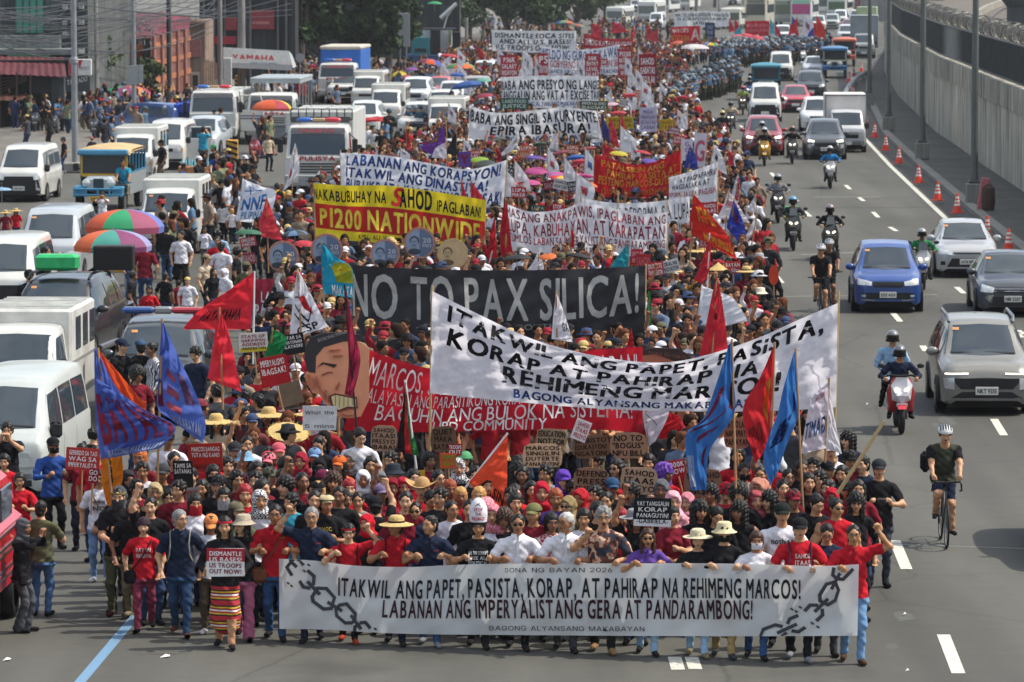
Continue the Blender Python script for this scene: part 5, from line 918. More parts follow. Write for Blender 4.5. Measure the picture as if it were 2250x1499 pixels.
def make_hair(style,h=.0075):
 long=style in('long','longcurly','ponytail');lo=(-.2,-.17,-.36 if long else-.17);hi=(.2,.2,.22);f=Field(lo,hi,h);c={'short':0,'fade':-.004,'messy':.008,'curly':.02,'afro':.04,'long':.004,'longcurly':.022,'bob':.008,'ponytail':.0,'bun':0,'bowl':.009}[style]
 f.cone((0,.03,.038),(0,.0,.046),.094+c,.088+c,.02,0,(.96,1,1.08))
 if style in('bob','bowl'):f.cone((0,.04,.0),(0,.045,-.05 if style=='bob' else-.01),.094,.092,.03,0,(1,.9,1))
 if long:f.cone((0,.05,.0),(0,.075,-.19),.09+c,.075+c,.03,0,(1.05,.6,1));[f.cone((s*.075,-.01,.02),(s*.085,-.015,-.2),.03+c*.5,.026+c*.5,.02)for s in(1,-1)]
 if style=='ponytail':f.cone((0,.11,.05),(0,.16,-.12),.03,.02,.02)
 if style=='bun':f.cone((0,.1,.09),(0,.11,.1),.04,.04,.01)
 if style in('short','fade'):f.cone((0,.05,-.02),(0,.055,-.045),.078,.07,.02)
 zc={'fade':.012,'bowl':-.03,'long':-.012,'bob':-.02}.get(style,-.002)
 f.cone((0,-.13,zc-.03),(0,-.1,zc-.09),.072 if style not in('long','longcurly')else.063,.09,.012,0,(.92,1,1),None,.5,True)
 if style in('short','fade'):[f.cone((s*.1,-.03,-.06),(s*.1,.03,-.06),.045,.05,.01,0,None,None,.5,True)for s in(1,-1)]
 n=f.n;X,Y,Z=np.meshgrid(*[f.lo[i]+h*np.arange(n[i])for i in range(3)],indexing='ij');a={'curly':.008,'longcurly':.009,'afro':.009,'messy':.008}.get(style,.0045);q={'curly':1.35,'longcurly':1.3,'afro':1.4}.get(style,1)
 f.D=(f.D+a*.55*(np.sin(X*95*q+Y*60)+np.sin(Y*110*q-Z*52*q+1)+np.sin((X*70-Z*85)*q+2))).astype(np.float32);f.D[:,:,[0,-1]]=.1;f.D[:,[0,-1]]=.1;f.D[[0,-1]]=.1
 V,F,_=f.mesh();return npmesh('hair',V,F,HAIRM['black'])
def hair_mat(name,c,c2=None):
 return mat('hair_'+name,c,.5,var=.25,scale=30,bump=.35,spec=.3)
HAIRM={k:hair_mat(k,v)for k,v in dict(black='#15130f',dark='#1f1914',brown='#3a2417',red='#8e1f22',ginger='#8a3f1c',blond='#b8894f',grey='#7c7b78',white='#b5b3ae',purple='#5b2f8f',orange='#b8632c').items()}
_H={}
def shared(key,fn):
 if key not in _H:_H[key]=fn()
 return _H[key]
def child(me,name,parent,Mh,*mats):
 o=bpy.data.objects.new(name,me);COL.objects.link(o);o.parent=parent
 if Mh is not None:o.matrix_local=Mh
 for i,m in enumerate(mats):
  if i<len(o.material_slots):o.material_slots[i].link='OBJECT';o.material_slots[i].material=m
 return o
def tmpmesh(mb,nm,smooth=True,sharp=50):
 me=bpy.data.meshes.new(nm);me.from_pydata(mb.v,[],mb.f);k=max(mb.m)+1
 for i in range(k):me.materials.append(BLACK)
 me.polygons.foreach_set('material_index',mb.m)
 if smooth:me.polygons.foreach_set('use_smooth',[True]*len(me.polygons));me.set_sharp_from_angle(angle=R(sharp))
 me.update();return me
def g_eyes():
 q=MB()
 for s in(1,-1):
  q.ell((s*.033,-.0885,.0125),(.0145,.007,.0065),10,6,0);q.ell((s*.033,-.094,.0125),(.0065,.004,.0068),8,6,1);q.tube([(s*.014,-.1005,.0335),(s*.032,-.099,.0385),(s*.054,-.086,.033)],[.003,.004,.002],6,1);q.tube([(s*.018,-.094,.0195),(s*.033,-.0975,.0215),(s*.049,-.089,.018)],[.0016,.0022,.0016],5,1)
 return tmpmesh(q,'eyes')
def g_mouth(op):
 q=MB()
 if op:q.ell((0,-.0985,-.058),(.021,.008,.016),12,8,1);q.torus((0,-.1,-.058),.019,.0045,'y',14,6,0)
 else:q.tube([(-.024,-.094,-.056),(-.01,-.102,-.053),(0,-.1035,-.0545),(.01,-.102,-.053),(.024,-.094,-.056)],[.002,.0045,.0045,.0045,.002],6,0);q.tube([(-.02,-.095,-.0625),(0,-.102,-.0655),(.02,-.095,-.0625)],[.002,.006,.002],6,0);q.tube([(-.024,-.0965,-.0585),(0,-.1045,-.0592),(.024,-.0965,-.0585)],.0016,5,1)
 return tmpmesh(q,'mouth')
def dome(q,rx,ry,h,z,m=0,n=18,k=6,y=.02):q.lathe([(1,0)]+[(math.cos(a),math.sin(a))for a in np.linspace(.15,1.5708,k)],n,m,Matrix.Translation((0,y,z))@Matrix.Diagonal((rx,ry,h,1)))
def brim(q,y,z,w,l,drop,m=0,n=10):
 A=[]
 for t in np.linspace(0,1,4):A.append([(math.sin(a)*w*(1-.12*t),-math.cos(a)*(.085+l*t)*(1-.0*t)+y,z-drop*t-.03*math.sin(a)**2)for a in np.linspace(-1.15,1.15,n)])
 q.grid(A,m);q.grid([[(x,yy,zz-.006)for x,yy,zz in r]for r in A][::-1],m)
def g_hat(kind):
 q=MB()
 if kind=='cap':dome(q,.098,.115,.092,.055);brim(q,.0,.06,.085,.09,.022)
 elif kind=='backcap':dome(q,.098,.115,.092,.055);q2=MB();brim(q2,.0,.06,.085,.08,.03);q.add([(-x,-y+.04,z)for x,y,z in q2 .v],q2 .f,0)
 elif kind=='bucket':q.lathe([(.165,.02),(.16,.012),(.104,.062),(.1,.07),(.092,.135),(.07,.15),(0,.152)],22,0,Matrix.Translation((0,.02,.0)),(.95,1.08))
 elif kind=='brimhat':q.lathe([(.2,.045),(.195,.035),(.15,.04),(.106,.062),(.098,.13),(.07,.155),(0,.16)],24,0,Matrix.Translation((0,.02,.0)),(.97,1.05))
 elif kind=='straw':q.lathe([(.225,.03),(.22,.02),(.16,.05),(.105,.062),(.1,.12),(.072,.155),(0,.16)],26,0,Matrix.Translation((0,.02,0)));q.lathe([(.108,.06),(.106,.085)],20,1,Matrix.Translation((0,.02,0)))
 elif kind=='bigstraw':
  q.lathe([(.31,.03),(.3,.02),(.2,.055),(.108,.065),(.1,.13),(.07,.165),(0,.17)],30,0,Matrix.Translation((0,.02,0)));rg=random.Random(5)
  for k in range(70):a=rg.uniform(0,6.28);q.tube([(.29*math.cos(a),.02+.29*math.sin(a),.03),(.34*math.cos(a),.02+.34*math.sin(a),.03+rg.uniform(-.03,.02))],.006,3)
 elif kind=='cone':q.lathe([(.24,.02),(.235,.012),(.12,.09),(0,.19)],24,0,Matrix.Translation((0,.02,0)))
 elif kind=='cowboy':
  A=[[(math.cos(a)*r*1.05,.02+math.sin(a)*r*1.15,.05+(r-.1)*.9*abs(math.cos(a))**2)for a in np.linspace(0,6.2832,25)]for r in(.09,.13,.2)];q.grid(A);q.grid([[(x,y,z-.006)for x,y,z in r]for r in A][::-1]);dome(q,.1,.115,.12,.055)
 elif kind=='beanie':dome(q,.1,.118,.115,.04,0,20,7);q.lathe([(.1,0),(.106,.012),(.106,.03),(.1,.04)],20,0,Matrix.Translation((0,.02,.03)),(1,1.16))
 elif kind=='flatcap':dome(q,.104,.13,.06,.072,0,20,6,.005);brim(q,.0,.07,.075,.05,.02)
 elif kind=='helmet':q.ell((0,.015,.03),(.128,.15,.135),20,12,0,None,-.55);q.grid([[(.132*math.sin(a)*math.cos(b),.015-.154*math.cos(a)*math.cos(b),.03+.139*math.sin(b))for a in np.linspace(-1.05,1.05,11)]for b in np.linspace(.3,-.62,7)],1);q.lathe([(.13,-.02),(.132,.0),(.128,.02)],20,1,Matrix.Translation((0,.015,-.04)),(1,1.15))
 elif kind=='bikehelmet':
  q.ell((0,.02,.055),(.108,.145,.098),20,10,0,None,-.1)
  for x in(-.07,-.035,0,.035,.07):q.tube([(x,.02+.13*math.cos(a)*math.sqrt(max(1-(x/.108)**2,.1)),.057+.1*math.sin(a)*math.sqrt(max(1-(x/.108)**2,.1)))for a in np.linspace(.5,2.7,8)],.012,5,1)
 elif kind=='mitre':
  A=[]
  for z,w_,d in((0,.105,.118),(.1,.115,.122),(.2,.11,.11),(.27,.08,.08),(.32,.04,.045),(.33,.01,.01)):A.append([(math.cos(a)*w_,.02+math.sin(a)*d,.06+z)for a in np.linspace(0,6.2832,25)])
  q.grid(A);q.lathe([(.112,0),(.112,.03)],20,1,Matrix.Translation((0,.02,.045)),(1,1.1))
  for s,zz,hh,ww in(('STOP',.205,.042,.11),('THE',.15,.038,.08),('KILLINGS!',.085,.042,.165)):
   V,T,tw=text_mesh(s,'b',.04);X=(V[:,0]/tw-.5)*ww;an=X/.118;q.add(np.c_[np.sin(an)*.121,.02-np.cos(an)*.129-V[:,2],zz+V[:,1]*hh+.06*0+.02],[tuple(t)for t in T],2)
  q.tube([(-.035,-.105,.295),(.02,-.088,.325)],.006,4,3);q.tube([(.03,-.105,.29),(-.02,-.09,.325)],.005,4,3)
 elif kind=='headband':q.lathe([(.093,0),(.096,.012),(.093,.026)],20,0,Matrix.Translation((0,.012,.052)),(1,1.13))
 elif kind=='paperband':dome(q,.099,.117,.07,.06);
 return tmpmesh(q,kind)
def g_wrap(kind):
 """cloth over the head, from the same field method: hood, headscarf, keffiyeh"""
 f=Field((-.26,-.26,-.34),(.26,.24,.22),.0085);f.cone((0,.025,.035),(0,-.01,.04),.108,.1,.02,0,(.96,1,1.1));f.cone((0,.03,-.0),(0,.02,-.12),.1,.105,.03,0,(.98,.92,1))
 if kind!='hood':f.cone((-.06,-.02,-.17),(.06,-.02,-.17),.085,.085,.04,0,(1,.9,.7));f.cone((-.12,.03,-.22),(.12,.03,-.22),.07,.07,.05,0,(1,1,.7))
 else:f.cone((-.07,.06,-.17),(.07,.06,-.17),.08,.08,.04,0,(1,.8,.8))
 f.cone((0,-.16,.02),(0,-.13,-.05),.082,.078,.012,0,(.85,1.2,1.05),None,.5,True)
 X,Y,Z=np.meshgrid(*[f.lo[i]+.0085*np.arange(f.n[i])for i in range(3)],indexing='ij');f.D=(f.D+.003*(np.sin(X*40+Z*55)+np.sin(Z*80-Y*40)+np.sin(Y*50+Z*30+X*20))).astype(np.float32)
 V,F,_=f.mesh();return npmesh(kind,V,F,BLACK)
def g_face(kind):
 q=MB()
 def front(x0,x1,z0,z1,off,n=9,k=5,bulge=0.0):
  return[[(x,-(.098+off+bulge*(1-((z-z0)/(z1-z0)*2-1)**2))*math.sqrt(max(1-(x/.102)**2,0))+.006+(.016*max(0,-.04-z)/.06),z)for x in np.linspace(x0,x1,n)]for z in np.linspace(z1,z0,k)]
 if kind=='glasses':
  for s in(1,-1):q.torus((s*.034,-.113,.011),.021,.0028,'y',14,5,0);q.tube([(s*.056,-.11,.014),(s*.079,-.06,.016),(s*.08,.01,.015)],.0028,5,0)
  q.tube([(-.013,-.117,.014),(.013,-.117,.014)],.0028,5,0)
 elif kind=='shades':
  for s in(1,-1):q.ell((s*.034,-.113,.009),(.026,.006,.019),12,8,0);q.tube([(s*.056,-.11,.016),(s*.079,-.06,.018),(s*.08,.01,.015)],.004,5,0)
  q.tube([(-.013,-.117,.015),(.013,-.117,.015)],.003,5,0)
 elif kind=='mask':q.grid(front(-.072,.072,-.1,-.012,.016,11,6,.01));[q.tube([(s*.071,-.075,-.03),(s*.08,.0,-.01)],.003,4)for s in(1,-1)]
 elif kind=='bandana':q.grid(front(-.082,.082,-.15,-.008,.017,11,6,.008))
 elif kind=='gasmask':q.grid(front(-.07,.07,-.1,.05,.016,11,7,.012))
 return tmpmesh(q,kind)
CHECK={}
def check_mat(c1,c2,sc=45):
 k=(c1,c2,sc)
 if k not in CHECK:
  m=bpy.data.materials.new('checked_cloth');m.use_nodes=True;n=m.node_tree.nodes;l=m.node_tree.links;b=n['Principled BSDF'];tc=n.new('ShaderNodeTexCoord');t=n.new('ShaderNodeTexChecker');t.inputs['Scale'].default_value=sc;t.inputs['Color1'].default_value=(*lin(c1),1);t.inputs['Color2'].default_value=(*lin(c2),1)
  l.new(tc.outputs['Object'],t.inputs['Vector']);l.new(t.outputs['Color'],b.inputs['Base Color']);b.inputs['Roughness'].default_value=.9;CHECK[k]=m
 return CHECK[k]
def stripe_mat(cols,sc=14,axis=2):
 k=('s',tuple(cols),sc)
 if k not in CHECK:
  m=bpy.data.materials.new('striped_cloth');m.use_nodes=True;n=m.node_tree.nodes;l=m.node_tree.links;b=n['Principled BSDF'];tc=n.new('ShaderNodeTexCoord');sx=n.new('ShaderNodeSeparateXYZ');mu=n.new('ShaderNodeMath');mu.operation='MULTIPLY';mu.inputs[1].default_value=sc;fr=n.new('ShaderNodeMath');fr.operation='FRACT';r=n.new('ShaderNodeValToRGB');r.color_ramp.interpolation='CONSTANT'
  l.new(tc.outputs['Object'],sx.inputs[0]);l.new(sx.outputs[axis],mu.inputs[0]);l.new(mu.outputs[0],fr.inputs[0]);l.new(fr.outputs[0],r.inputs[0])
  while len(r.color_ramp.elements)<len(cols):r.color_ramp.elements.new(.5)
  for i,c in enumerate(cols):r.color_ramp.elements[i].position=i/len(cols);r.color_ramp.elements[i].color=(*lin(c),1)
  l.new(r.outputs[0],b.inputs['Base Color']);b.inputs['Roughness'].default_value=.9;CHECK[k]=m
 return CHECK[k]
SKINS=[mat('skin',c,.5,var=.1,scale=9,spec=.35)for c in('#bd8f6c','#b08059','#9c6c4b','#c69b78','#885e44','#b58763')]
EYEW=mat('eye_white','#cfc8bf',.3,var=0);EYED=mat('brow_dark','#16110e',.6,var=0);LIP=mat('lips','#7d453c',.5,var=0);MOUTHD=mat('mouth_dark','#2a1210',.6,var=0)
STRAW=mat('straw','#c0a468',.9,var=.3,scale=40,bump=.8)
POSE={'stand':dict(),'walk':dict(fl=(.09,-.2,.085),fr=(-.09,.24,.12),hl=(.27,.1,.88),hr=(-.25,-.16,.9)),'walk2':dict(fl=(.09,.24,.12),fr=(-.09,-.2,.085),hl=(.25,-.16,.9),hr=(-.27,.1,.88)),'hold':dict(hl=(.17,-.27,1.1),hr=(-.17,-.27,1.1),cl=1.35,cr=1.35,nl=(-.2,.2,-1),nr=(.2,.2,-1),dl=(-.35,-1,-.1),dr=(.35,-1,-.1),el=(.8,.2,-.7),er=(-.8,.2,-.7),fl=(.09,-.17,.085),fr=(-.09,.17,.1)),'fistr':dict(hr=(-.29,-.12,1.66),cr=1.5,nr=(.2,-1,0),dr=(.1,-.1,1),er=(-1,-.1,-.4),hl=(.17,-.27,1.1),cl=1.35,nl=(-.2,.2,-1),dl=(-.35,-1,-.1),el=(.8,.2,-.7),fl=(.09,.16,.1),fr=(-.09,-.16,.085)),'fistl':dict(hl=(.29,-.12,1.66),cl=1.5,nl=(-.2,-1,0),dl=(-.1,-.1,1),el=(1,-.1,-.4),hr=(-.17,-.27,1.1),cr=1.35,nr=(.2,.2,-1),dr=(.35,-1,-.1),er=(-.8,.2,-.7),fl=(.09,-.16,.085),fr=(-.09,.16,.1)),'up':dict(hl=(.2,-.14,1.84),hr=(-.2,-.14,1.84),cl=1.2,cr=1.2,nl=(-.6,-.8,0),nr=(.6,-.8,0),dl=(0,-.1,1),dr=(0,-.1,1),el=(1,-.3,-.3),er=(-1,-.3,-.3)),'upr':dict(hr=(-.2,-.16,1.85),cr=1.2,nr=(.6,-.8,0),dr=(0,-.1,1),er=(-1,-.3,-.3)),'upl':dict(hl=(.2,-.16,1.85),cl=1.2,nl=(-.6,-.8,0),dl=(0,-.1,1),el=(1,-.3,-.3)),'pole':dict(hl=(.02,-.3,1.2),hr=(-.05,-.3,1.02),cl=1.4,cr=1.4,nl=(-1,-.2,0),nr=(1,-.2,0),el=(.8,.2,-.6),er=(-.8,.2,-.6),dl=(-.6,-1,.1),dr=(.6,-1,.1)),'phone':dict(hl=(.06,-.34,1.5),hr=(-.06,-.34,1.5),cl=1.0,cr=1.0,nl=(-1,0,0),nr=(1,0,0),dl=(-.2,-.2,1),dr=(.2,-.2,1),el=(.8,.1,-.7),er=(-.8,.1,-.7)),'chest':dict(hl=(.14,-.3,1.16),hr=(-.14,-.3,1.16),cl=1.1,cr=1.1,nl=(-1,0,.2),nr=(1,0,.2),dl=(-.3,-.6,.6),dr=(.3,-.6,.6),el=(.8,.2,-.6),er=(-.8,.2,-.6)),'sign':dict(hl=(.235,-.24,1.0),hr=(-.235,-.24,1.0),cl=1.1,cr=1.1,nl=(-1,0,.0),nr=(1,0,.0),dl=(-.2,-.4,.9),dr=(.2,-.4,.9),el=(.8,.3,-.6),er=(-.8,.3,-.6),fl=(.09,-.17,.085),fr=(-.09,.17,.1)),'chin':dict(hr=(-.2,-.3,1.42),cr=1.5,nr=(.3,-.2,-1),dr=(.1,-.2,1),er=(-.8,.1,-.7),hl=(.17,-.27,1.1),cl=1.35,nl=(-.2,.2,-1),dl=(-.35,-1,-.1),el=(.8,.2,-.7),fl=(.09,-.16,.085),fr=(-.09,.16,.1)),'ride':dict(dz=-.13,lean=.12,hl=(.3,-.42,1.02),hr=(-.3,-.42,1.02),cl=1.2,cr=1.2,nl=(0,-.1,-1),nr=(0,-.1,-1),dl=(-.2,-1,0),dr=(.2,-1,0),el=(.9,.3,-.5),er=(-.9,.3,-.5),fl=(.2,-.26,.33),fr=(-.2,-.26,.33),knee=(0,-1,.6)),'pillion':dict(dz=-.03,lean=.1,hl=(.18,-.22,.95),hr=(-.18,-.22,.95),fl=(.22,-.2,.36),fr=(-.22,-.2,.36),knee=(0,-1,.6)),'bike':dict(dz=.1,lean=.42,hl=(.2,-.6,1.0),hr=(-.2,-.6,1.0),cl=1.2,cr=1.2,nl=(0,-.1,-1),nr=(0,-.1,-1),dl=(-.1,-1,-.1),dr=(.1,-1,-.1),el=(1,.3,-.5),er=(-1,.3,-.5),fl=(.12,-.16,.22),fr=(-.12,-.1,.46),knee=(0,-1,.5),pitch=.2),'squat':dict(dz=-.62,lean=.5,hl=(.16,-.36,.62),hr=(-.16,-.36,.62),fl=(.13,-.1,.085),fr=(-.13,-.06,.085),knee=(0,-1,.5),pitch=.2),'sit':dict(dz=-.48,lean=.1,hl=(.17,-.3,.66),hr=(-.17,-.3,.66),fl=(.12,-.4,.085),fr=(-.12,-.38,.085),knee=(0,-1,.8)),}
PEOPLE=[]
NPOSE={}
def person(loc,pose='stand',top='#222222',sl='s',bot='#2a3550',hair='short',hc='black',hat=None,hatc='#222222',face=(),yaw=0.0,look=0.0,pitch=0.0,skin=None,fem=0,fat=1.0,scale=1.0,shoe='#222222',short=False,flare=False,skirt=False,topm=None,botm=None,desc=None,mouth=0,h=.0125,wrap=None,wrapm=None,eyes=True,extra=None,maskc='#1b1b1d',group=None,px=None,label=None,**kw):
 rq=random.Random(int(loc[0]*977+loc[1]*331));p=dict(POSE[pose]);p.update(kw);look=round(look/.35)*.35
 if look:p['yaw']=look
 if pitch:p['pitch']=round(pitch/.2)*.2+p.get('pitch',0)
 if fem:p['fem']=1
 if fat!=1.0:p['fat']=round(fat/.12)*.12
 if flare:p['flare']=1
 if skirt:p['skirt']=1
 me,Mh=body(p,h);o=bpy.data.objects.new('person',me);COL.objects.link(o);o.location=loc;o.rotation_euler.z=yaw;o.scale=(scale,)*3
 sk=SKINS[skin if skin is not None else rq.randrange(6)];tm=topm or fab(top);bm=botm or fab(bot)
 for i,m in enumerate([sk,tm,tm if sl=='l' else sk,bm,sk if short or skirt else bm,fab(shoe),tm if sl!='n' else sk,bm]):o.material_slots[i].link='OBJECT';o.material_slots[i].material=m
 if extra and 'vest' in extra:o.material_slots[6].material=fab('#222222');o.material_slots[2].material=fab('#222222')if sl=='l' else sk
 if eyes:
  child(shared('eyes',g_eyes),'eyes',o,Mh,EYEW,EYED)
  if not set(face)&{'mask','bandana','gasmask'}:child(shared(('mouth',mouth),lambda:g_mouth(mouth)),'mouth',o,Mh,LIP,MOUTHD)
 if wrap:child(shared(('w',wrap),lambda:g_wrap(wrap)),{'hood':'hood','hijab':'headscarf','keffiyeh':'headscarf'}[wrap],o,Mh,wrapm or fab(hatc))
 elif hat=='helmet':pass
 elif hair:child(shared(('h',hair),lambda:make_hair(hair)),'hair',o,Mh,HAIRM[hc])
 if hat:
  hm=fab(hatc)if hat not in('straw','bigstraw','cone','helmet','bikehelmet')else(STRAW if hat not in('helmet','bikehelmet')else paint(hatc))
  nm='helmet' if 'helmet' in hat else('headband' if hat=='headband' else('cap' if 'cap' in hat else('beanie' if hat=='beanie' else 'hat')))
  sc=Matrix.Diagonal((1.06,1.06,1.0,1))if hair not in(None,'short','fade')or hat!='helmet' else Matrix.Identity(4)
  child(shared(('t',hat),lambda:g_hat(hat)),nm,o,Mh@sc,hm,fab('#26221f')if hat!='bikehelmet' else mat('helmet_dark','#26282a',.4),mat('red_letters','#b5262d',.5),INK)
 for q in face:
  m={'glasses':DARK,'shades':mat('shade_lens','#0c0c0e',.1,var=0),'mask':fab(maskc),'bandana':fab(maskc),'gasmask':DARK}[q];child(shared(('f',q),lambda:g_face(q)),{'glasses':'glasses','shades':'sunglasses','mask':'face_mask','bandana':'bandana','gasmask':'gas_mask'}[q],o,Mh,m)
 o['category']='person'
 if group:o['group']=group
 PEOPLE.append([o,px,desc,label]);return o
def at_face(px,py,hf=1.54,scale=1.0):
 """ground point of a standing person whose face centre shows at px, py"""
 Y=YH(py,hf*scale);w_=P(px,py,Y);return Vector((w_.x,Y,0))
# ================================================================ LIGHT BODIES FOR THE FAR CROWD
def crowd_bases(kinds,h,police=False):
 base=[]
 for k,(ps,kw)in enumerate(kinds):
  p=dict(POSE[ps]);p.update(kw);V,F,Rg,Mh=make_body(p,.0125);parts=[(V,F,Rg,h)];q=MB();hd=None
  if police:q.ell((0,.015,.03),(.128,.15,.135),10,6,0,None,-.5)
  else:
   st=('short','messy','long','bob','short','bowl','long','short')[k%8];hm=make_hair(st,.013);n=len(hm.vertices);a=np.zeros(n*3,np.float32);hm.vertices.foreach_get('co',a);f4=np.array([p_.vertices[:]for p_ in hm.polygons]);a=np.c_[a.reshape(-1,3),np.ones(n)]@np.array(Mh).T;parts.append((a[:,:3],f4,np.full(len(f4),9),h*1.3))
   if k%8 in(4,7):dome(q,.102,.12,.095,.055,0,12,5);brim(q,0,.06,.09,.085,.02,0,6)
   if k%8==5:q.lathe([(.2,.03),(.105,.06),(.095,.14),(0,.16)],12,0,Matrix.Translation((0,.02,0)))
  e=MB();[e.ell((s_*.033,-.092,.016),(.02,.008,.011),6,4)for s_ in(1,-1)];e.ell((0,-.1,-.057),(.02,.006,.006),6,4)
  out=[]
  for V,F,rr,ratio in parts:
   me=npmesh('t',V,F,[BLACK]*10,rr,False);ob=link('t',me);md=ob.modifiers.new('d','DECIMATE');md.ratio=ratio;dg=bpy.context.evaluated_depsgraph_get();m2=bpy.data.meshes.new_from_object(ob.evaluated_get(dg));m2 .calc_loop_triangles();nv,ntri=len(m2 .vertices),len(m2 .loop_triangles)
   a=np.zeros(nv*3,np.float32);m2 .vertices.foreach_get('co',a);t_=np.zeros(ntri*3,np.int32);m2 .loop_triangles.foreach_get('vertices',t_);mi=np.zeros(ntri,np.int32);m2 .loop_triangles.foreach_get('material_index',mi);out.append((a.reshape(-1,3),t_.reshape(-1,3),mi));bpy.data.objects.remove(ob);bpy.data.meshes.remove(me);bpy.data.meshes.remove(m2)
  for mb_,rg_ in((q,8),(e,5)):
   if mb_.v:a=(np.c_[np.array(mb_.v),np.ones(len(mb_.v))]@np.array(Mh).T)[:,:3];t_=np.array([(f_[0],f_[i],f_[i+1])for f_ in mb_.f for i in range(1,len(f_)-1)]);out.append((a,t_,np.full(len(t_),rg_)))
  n=0;B=[[],[],[]]
  for a,t_,r_ in out:B[0].append(a);B[1].append(t_+n);B[2].append(r_);n+=len(a)
  base.append((np.vstack(B[0]),np.vstack(B[1]),np.concatenate(B[2])))
 return base
KN=[('stand',{}),('walk',dict(yaw=.35)),('chest',dict(fem=1,yaw=-.35)),('stand',dict(fem=1,yaw=-.7)),('upr',{}),('walk2',dict(yaw=.35)),('stand',dict(fem=1,pitch=.2)),('pole',dict(yaw=-.35))]
NEARB=crowd_bases(KN,.13);FARB=crowd_bases(KN,.065);COPS=crowd_bases([('stand',{}),('stand',dict(yaw=.35)),('chest',{})],.05,True)
# ================================================================ BANNERS, FLAGS, PLACARDS, UMBRELLAS
def resample(pl,n):
 pl=np.asarray(pl,float);d=np.r_[0,np.cumsum(np.hypot(*np.diff(pl,axis=0).T))];d/=d[-1]
 if len(pl)>2:t=np.interp(np.linspace(0,1,n),d,np.arange(len(pl)));return cr(pl,t)
 return np.array([np.interp(np.linspace(0,1,n),d,pl[:,k])for k in range(2)]).T
class Cloth:
 """sheet between two photo outlines, hung at its own depth, rippled in depth; lettering and shapes follow it"""
 def __init__(s,A,B,Y,nu=60,nv=24,amp=.05,fu=3.0,fv=1.0,seed=0,diag=0.0,pin=0.0):
  s.A=resample(A,nu+1);s.Bq=resample(B,nu+1);s.nu,s.nv=nu,nv;rg=np.random.default_rng(seed);Y0,Y1=(Y,Y)if not isinstance(Y,tuple)else Y;G_=np.zeros((nv+1,nu+1,3));ph=rg.uniform(0,6.28,8)
  for j in range(nv+1):
   v=j/nv
   for i in range(nu+1):
    u=i/nu;q=s.A[i]+(s.Bq[i]-s.A[i])*v
    r=math.sin(6.283*(fu*u+diag*v)+ph[0])+.55*math.sin(6.283*(fu*2.3*u-.6*v+diag*v)+ph[1])+.5*math.sin(6.283*(fv*v+.7*u)+ph[2])+.3*math.sin(6.283*(fu*4.7*u+.8*v)+ph[3])+.26*math.sin(6.283*(fu*3.1*u+3.7*fv*v)+ph[4])+.16*math.sin(6.283*(fu*7.3*u-2.6*v)+ph[5])*math.sin(9*u+5*v+ph[6])
    k=1-pin*max(0,1-v*6);G_[j,i]=P(q[0],q[1],Y0+(Y1-Y0)*u+amp*r*k)
  s.G=G_;s.mb=MB();s.mats=[];s.L=float(np.linalg.norm(G_[nv//2,-1]-G_[nv//2,0]));s.Hh=float(np.linalg.norm(G_[-1,nu//2]-G_[0,nu//2]))
 def S(s,u,v,off=0.0):
  u=np.clip(u,0,1)*s.nu;v=np.clip(v,0,1)*s.nv;i=np.minimum(u.astype(int),s.nu-1);j=np.minimum(v.astype(int),s.nv-1);a=(u-i)[:,None];b=(v-j)[:,None];g=s.G
  p=g[j,i]*(1-a)*(1-b)+g[j,i+1]*a*(1-b)+g[j+1,i]*(1-a)*b+g[j+1,i+1]*a*b;p[:,1]-=off;return p
 def m(s,mt):
  if mt not in s.mats:s.mats.append(mt)
  return s.mats.index(mt)
 def base(s,color,bands=None):
  if bands is None:s.mb.grid(s.G,s.m(cloth_mat(color)if isinstance(color,str)else color))
  else:
   for(c,v0,v1)in bands:j0,j1=round(v0*s.nv),round(v1*s.nv);s.mb.grid(s.G[j0:j1+1],s.m(cloth_mat(c)))
  return s
 def put(s,V,T,mt,off,lift=None):
  if not len(T):return
  ar=np.array([s.L,s.Hh,1]);V=np.c_[V,np.zeros(len(V))if lift is None else lift];V2,T2=split_long(V*ar,T,max(.05,s.L/45));V2=V2/ar;p=s.S(V2[:,0],V2[:,1],off);p[:,1]-=V2[:,2];s.mb.add(p,[tuple(t)for t in T2],s.m(mt))
 def text(s,t,u0,u1,v0,v1,color='#1c1c20',jit=.05,shear=.0,bold=.03,fk='b',off=.012,rot=0.0,track=.14,mirror=False):
  V,T,w=text_mesh(t,fk,bold,jit,shear,track);U=V[:,0]/w;W=V[:,1]
  if mirror:U=1-U
  X=np.c_[u0+(u1-u0)*U,v1-(v1-v0)*W]
  if rot:c=np.array([(u0+u1)/2,(v0+v1)/2]);ar=np.array([s.L,s.Hh]);d=(X-c)*ar;a=rot;X=c+np.c_[d[:,0]*math.cos(a)-d[:,1]*math.sin(a),d[:,0]*math.sin(a)+d[:,1]*math.cos(a)]/ar
  s.put(X,T,mat('letter_paint',color,.8,var=.12,scale=12,transl=.08,spec=.15),off,V[:,2]);return s
 def poly(s,pts,color,off=.008):
  pts=np.array(pts,float);T=np.array([t for t in tessellate_polygon([[Vector((x,y,0))for x,y in pts]])]).reshape(-1,3);s.put(pts,T,cloth_mat(color)if isinstance(color,str)else color,off);return s
 def px(s,pts):
  """photo pixels -> (u, v) on a banner whose outlines run along x"""
  pts=np.array(pts,float);u=np.interp(pts[:,0],s.A[:,0],np.linspace(0,1,s.nu+1));ya=np.interp(pts[:,0],s.A[:,0],s.A[:,1]);yb=np.interp(pts[:,0],s.Bq[:,0],s.Bq[:,1]);return np.c_[u,(pts[:,1]-ya)/(yb-ya)]
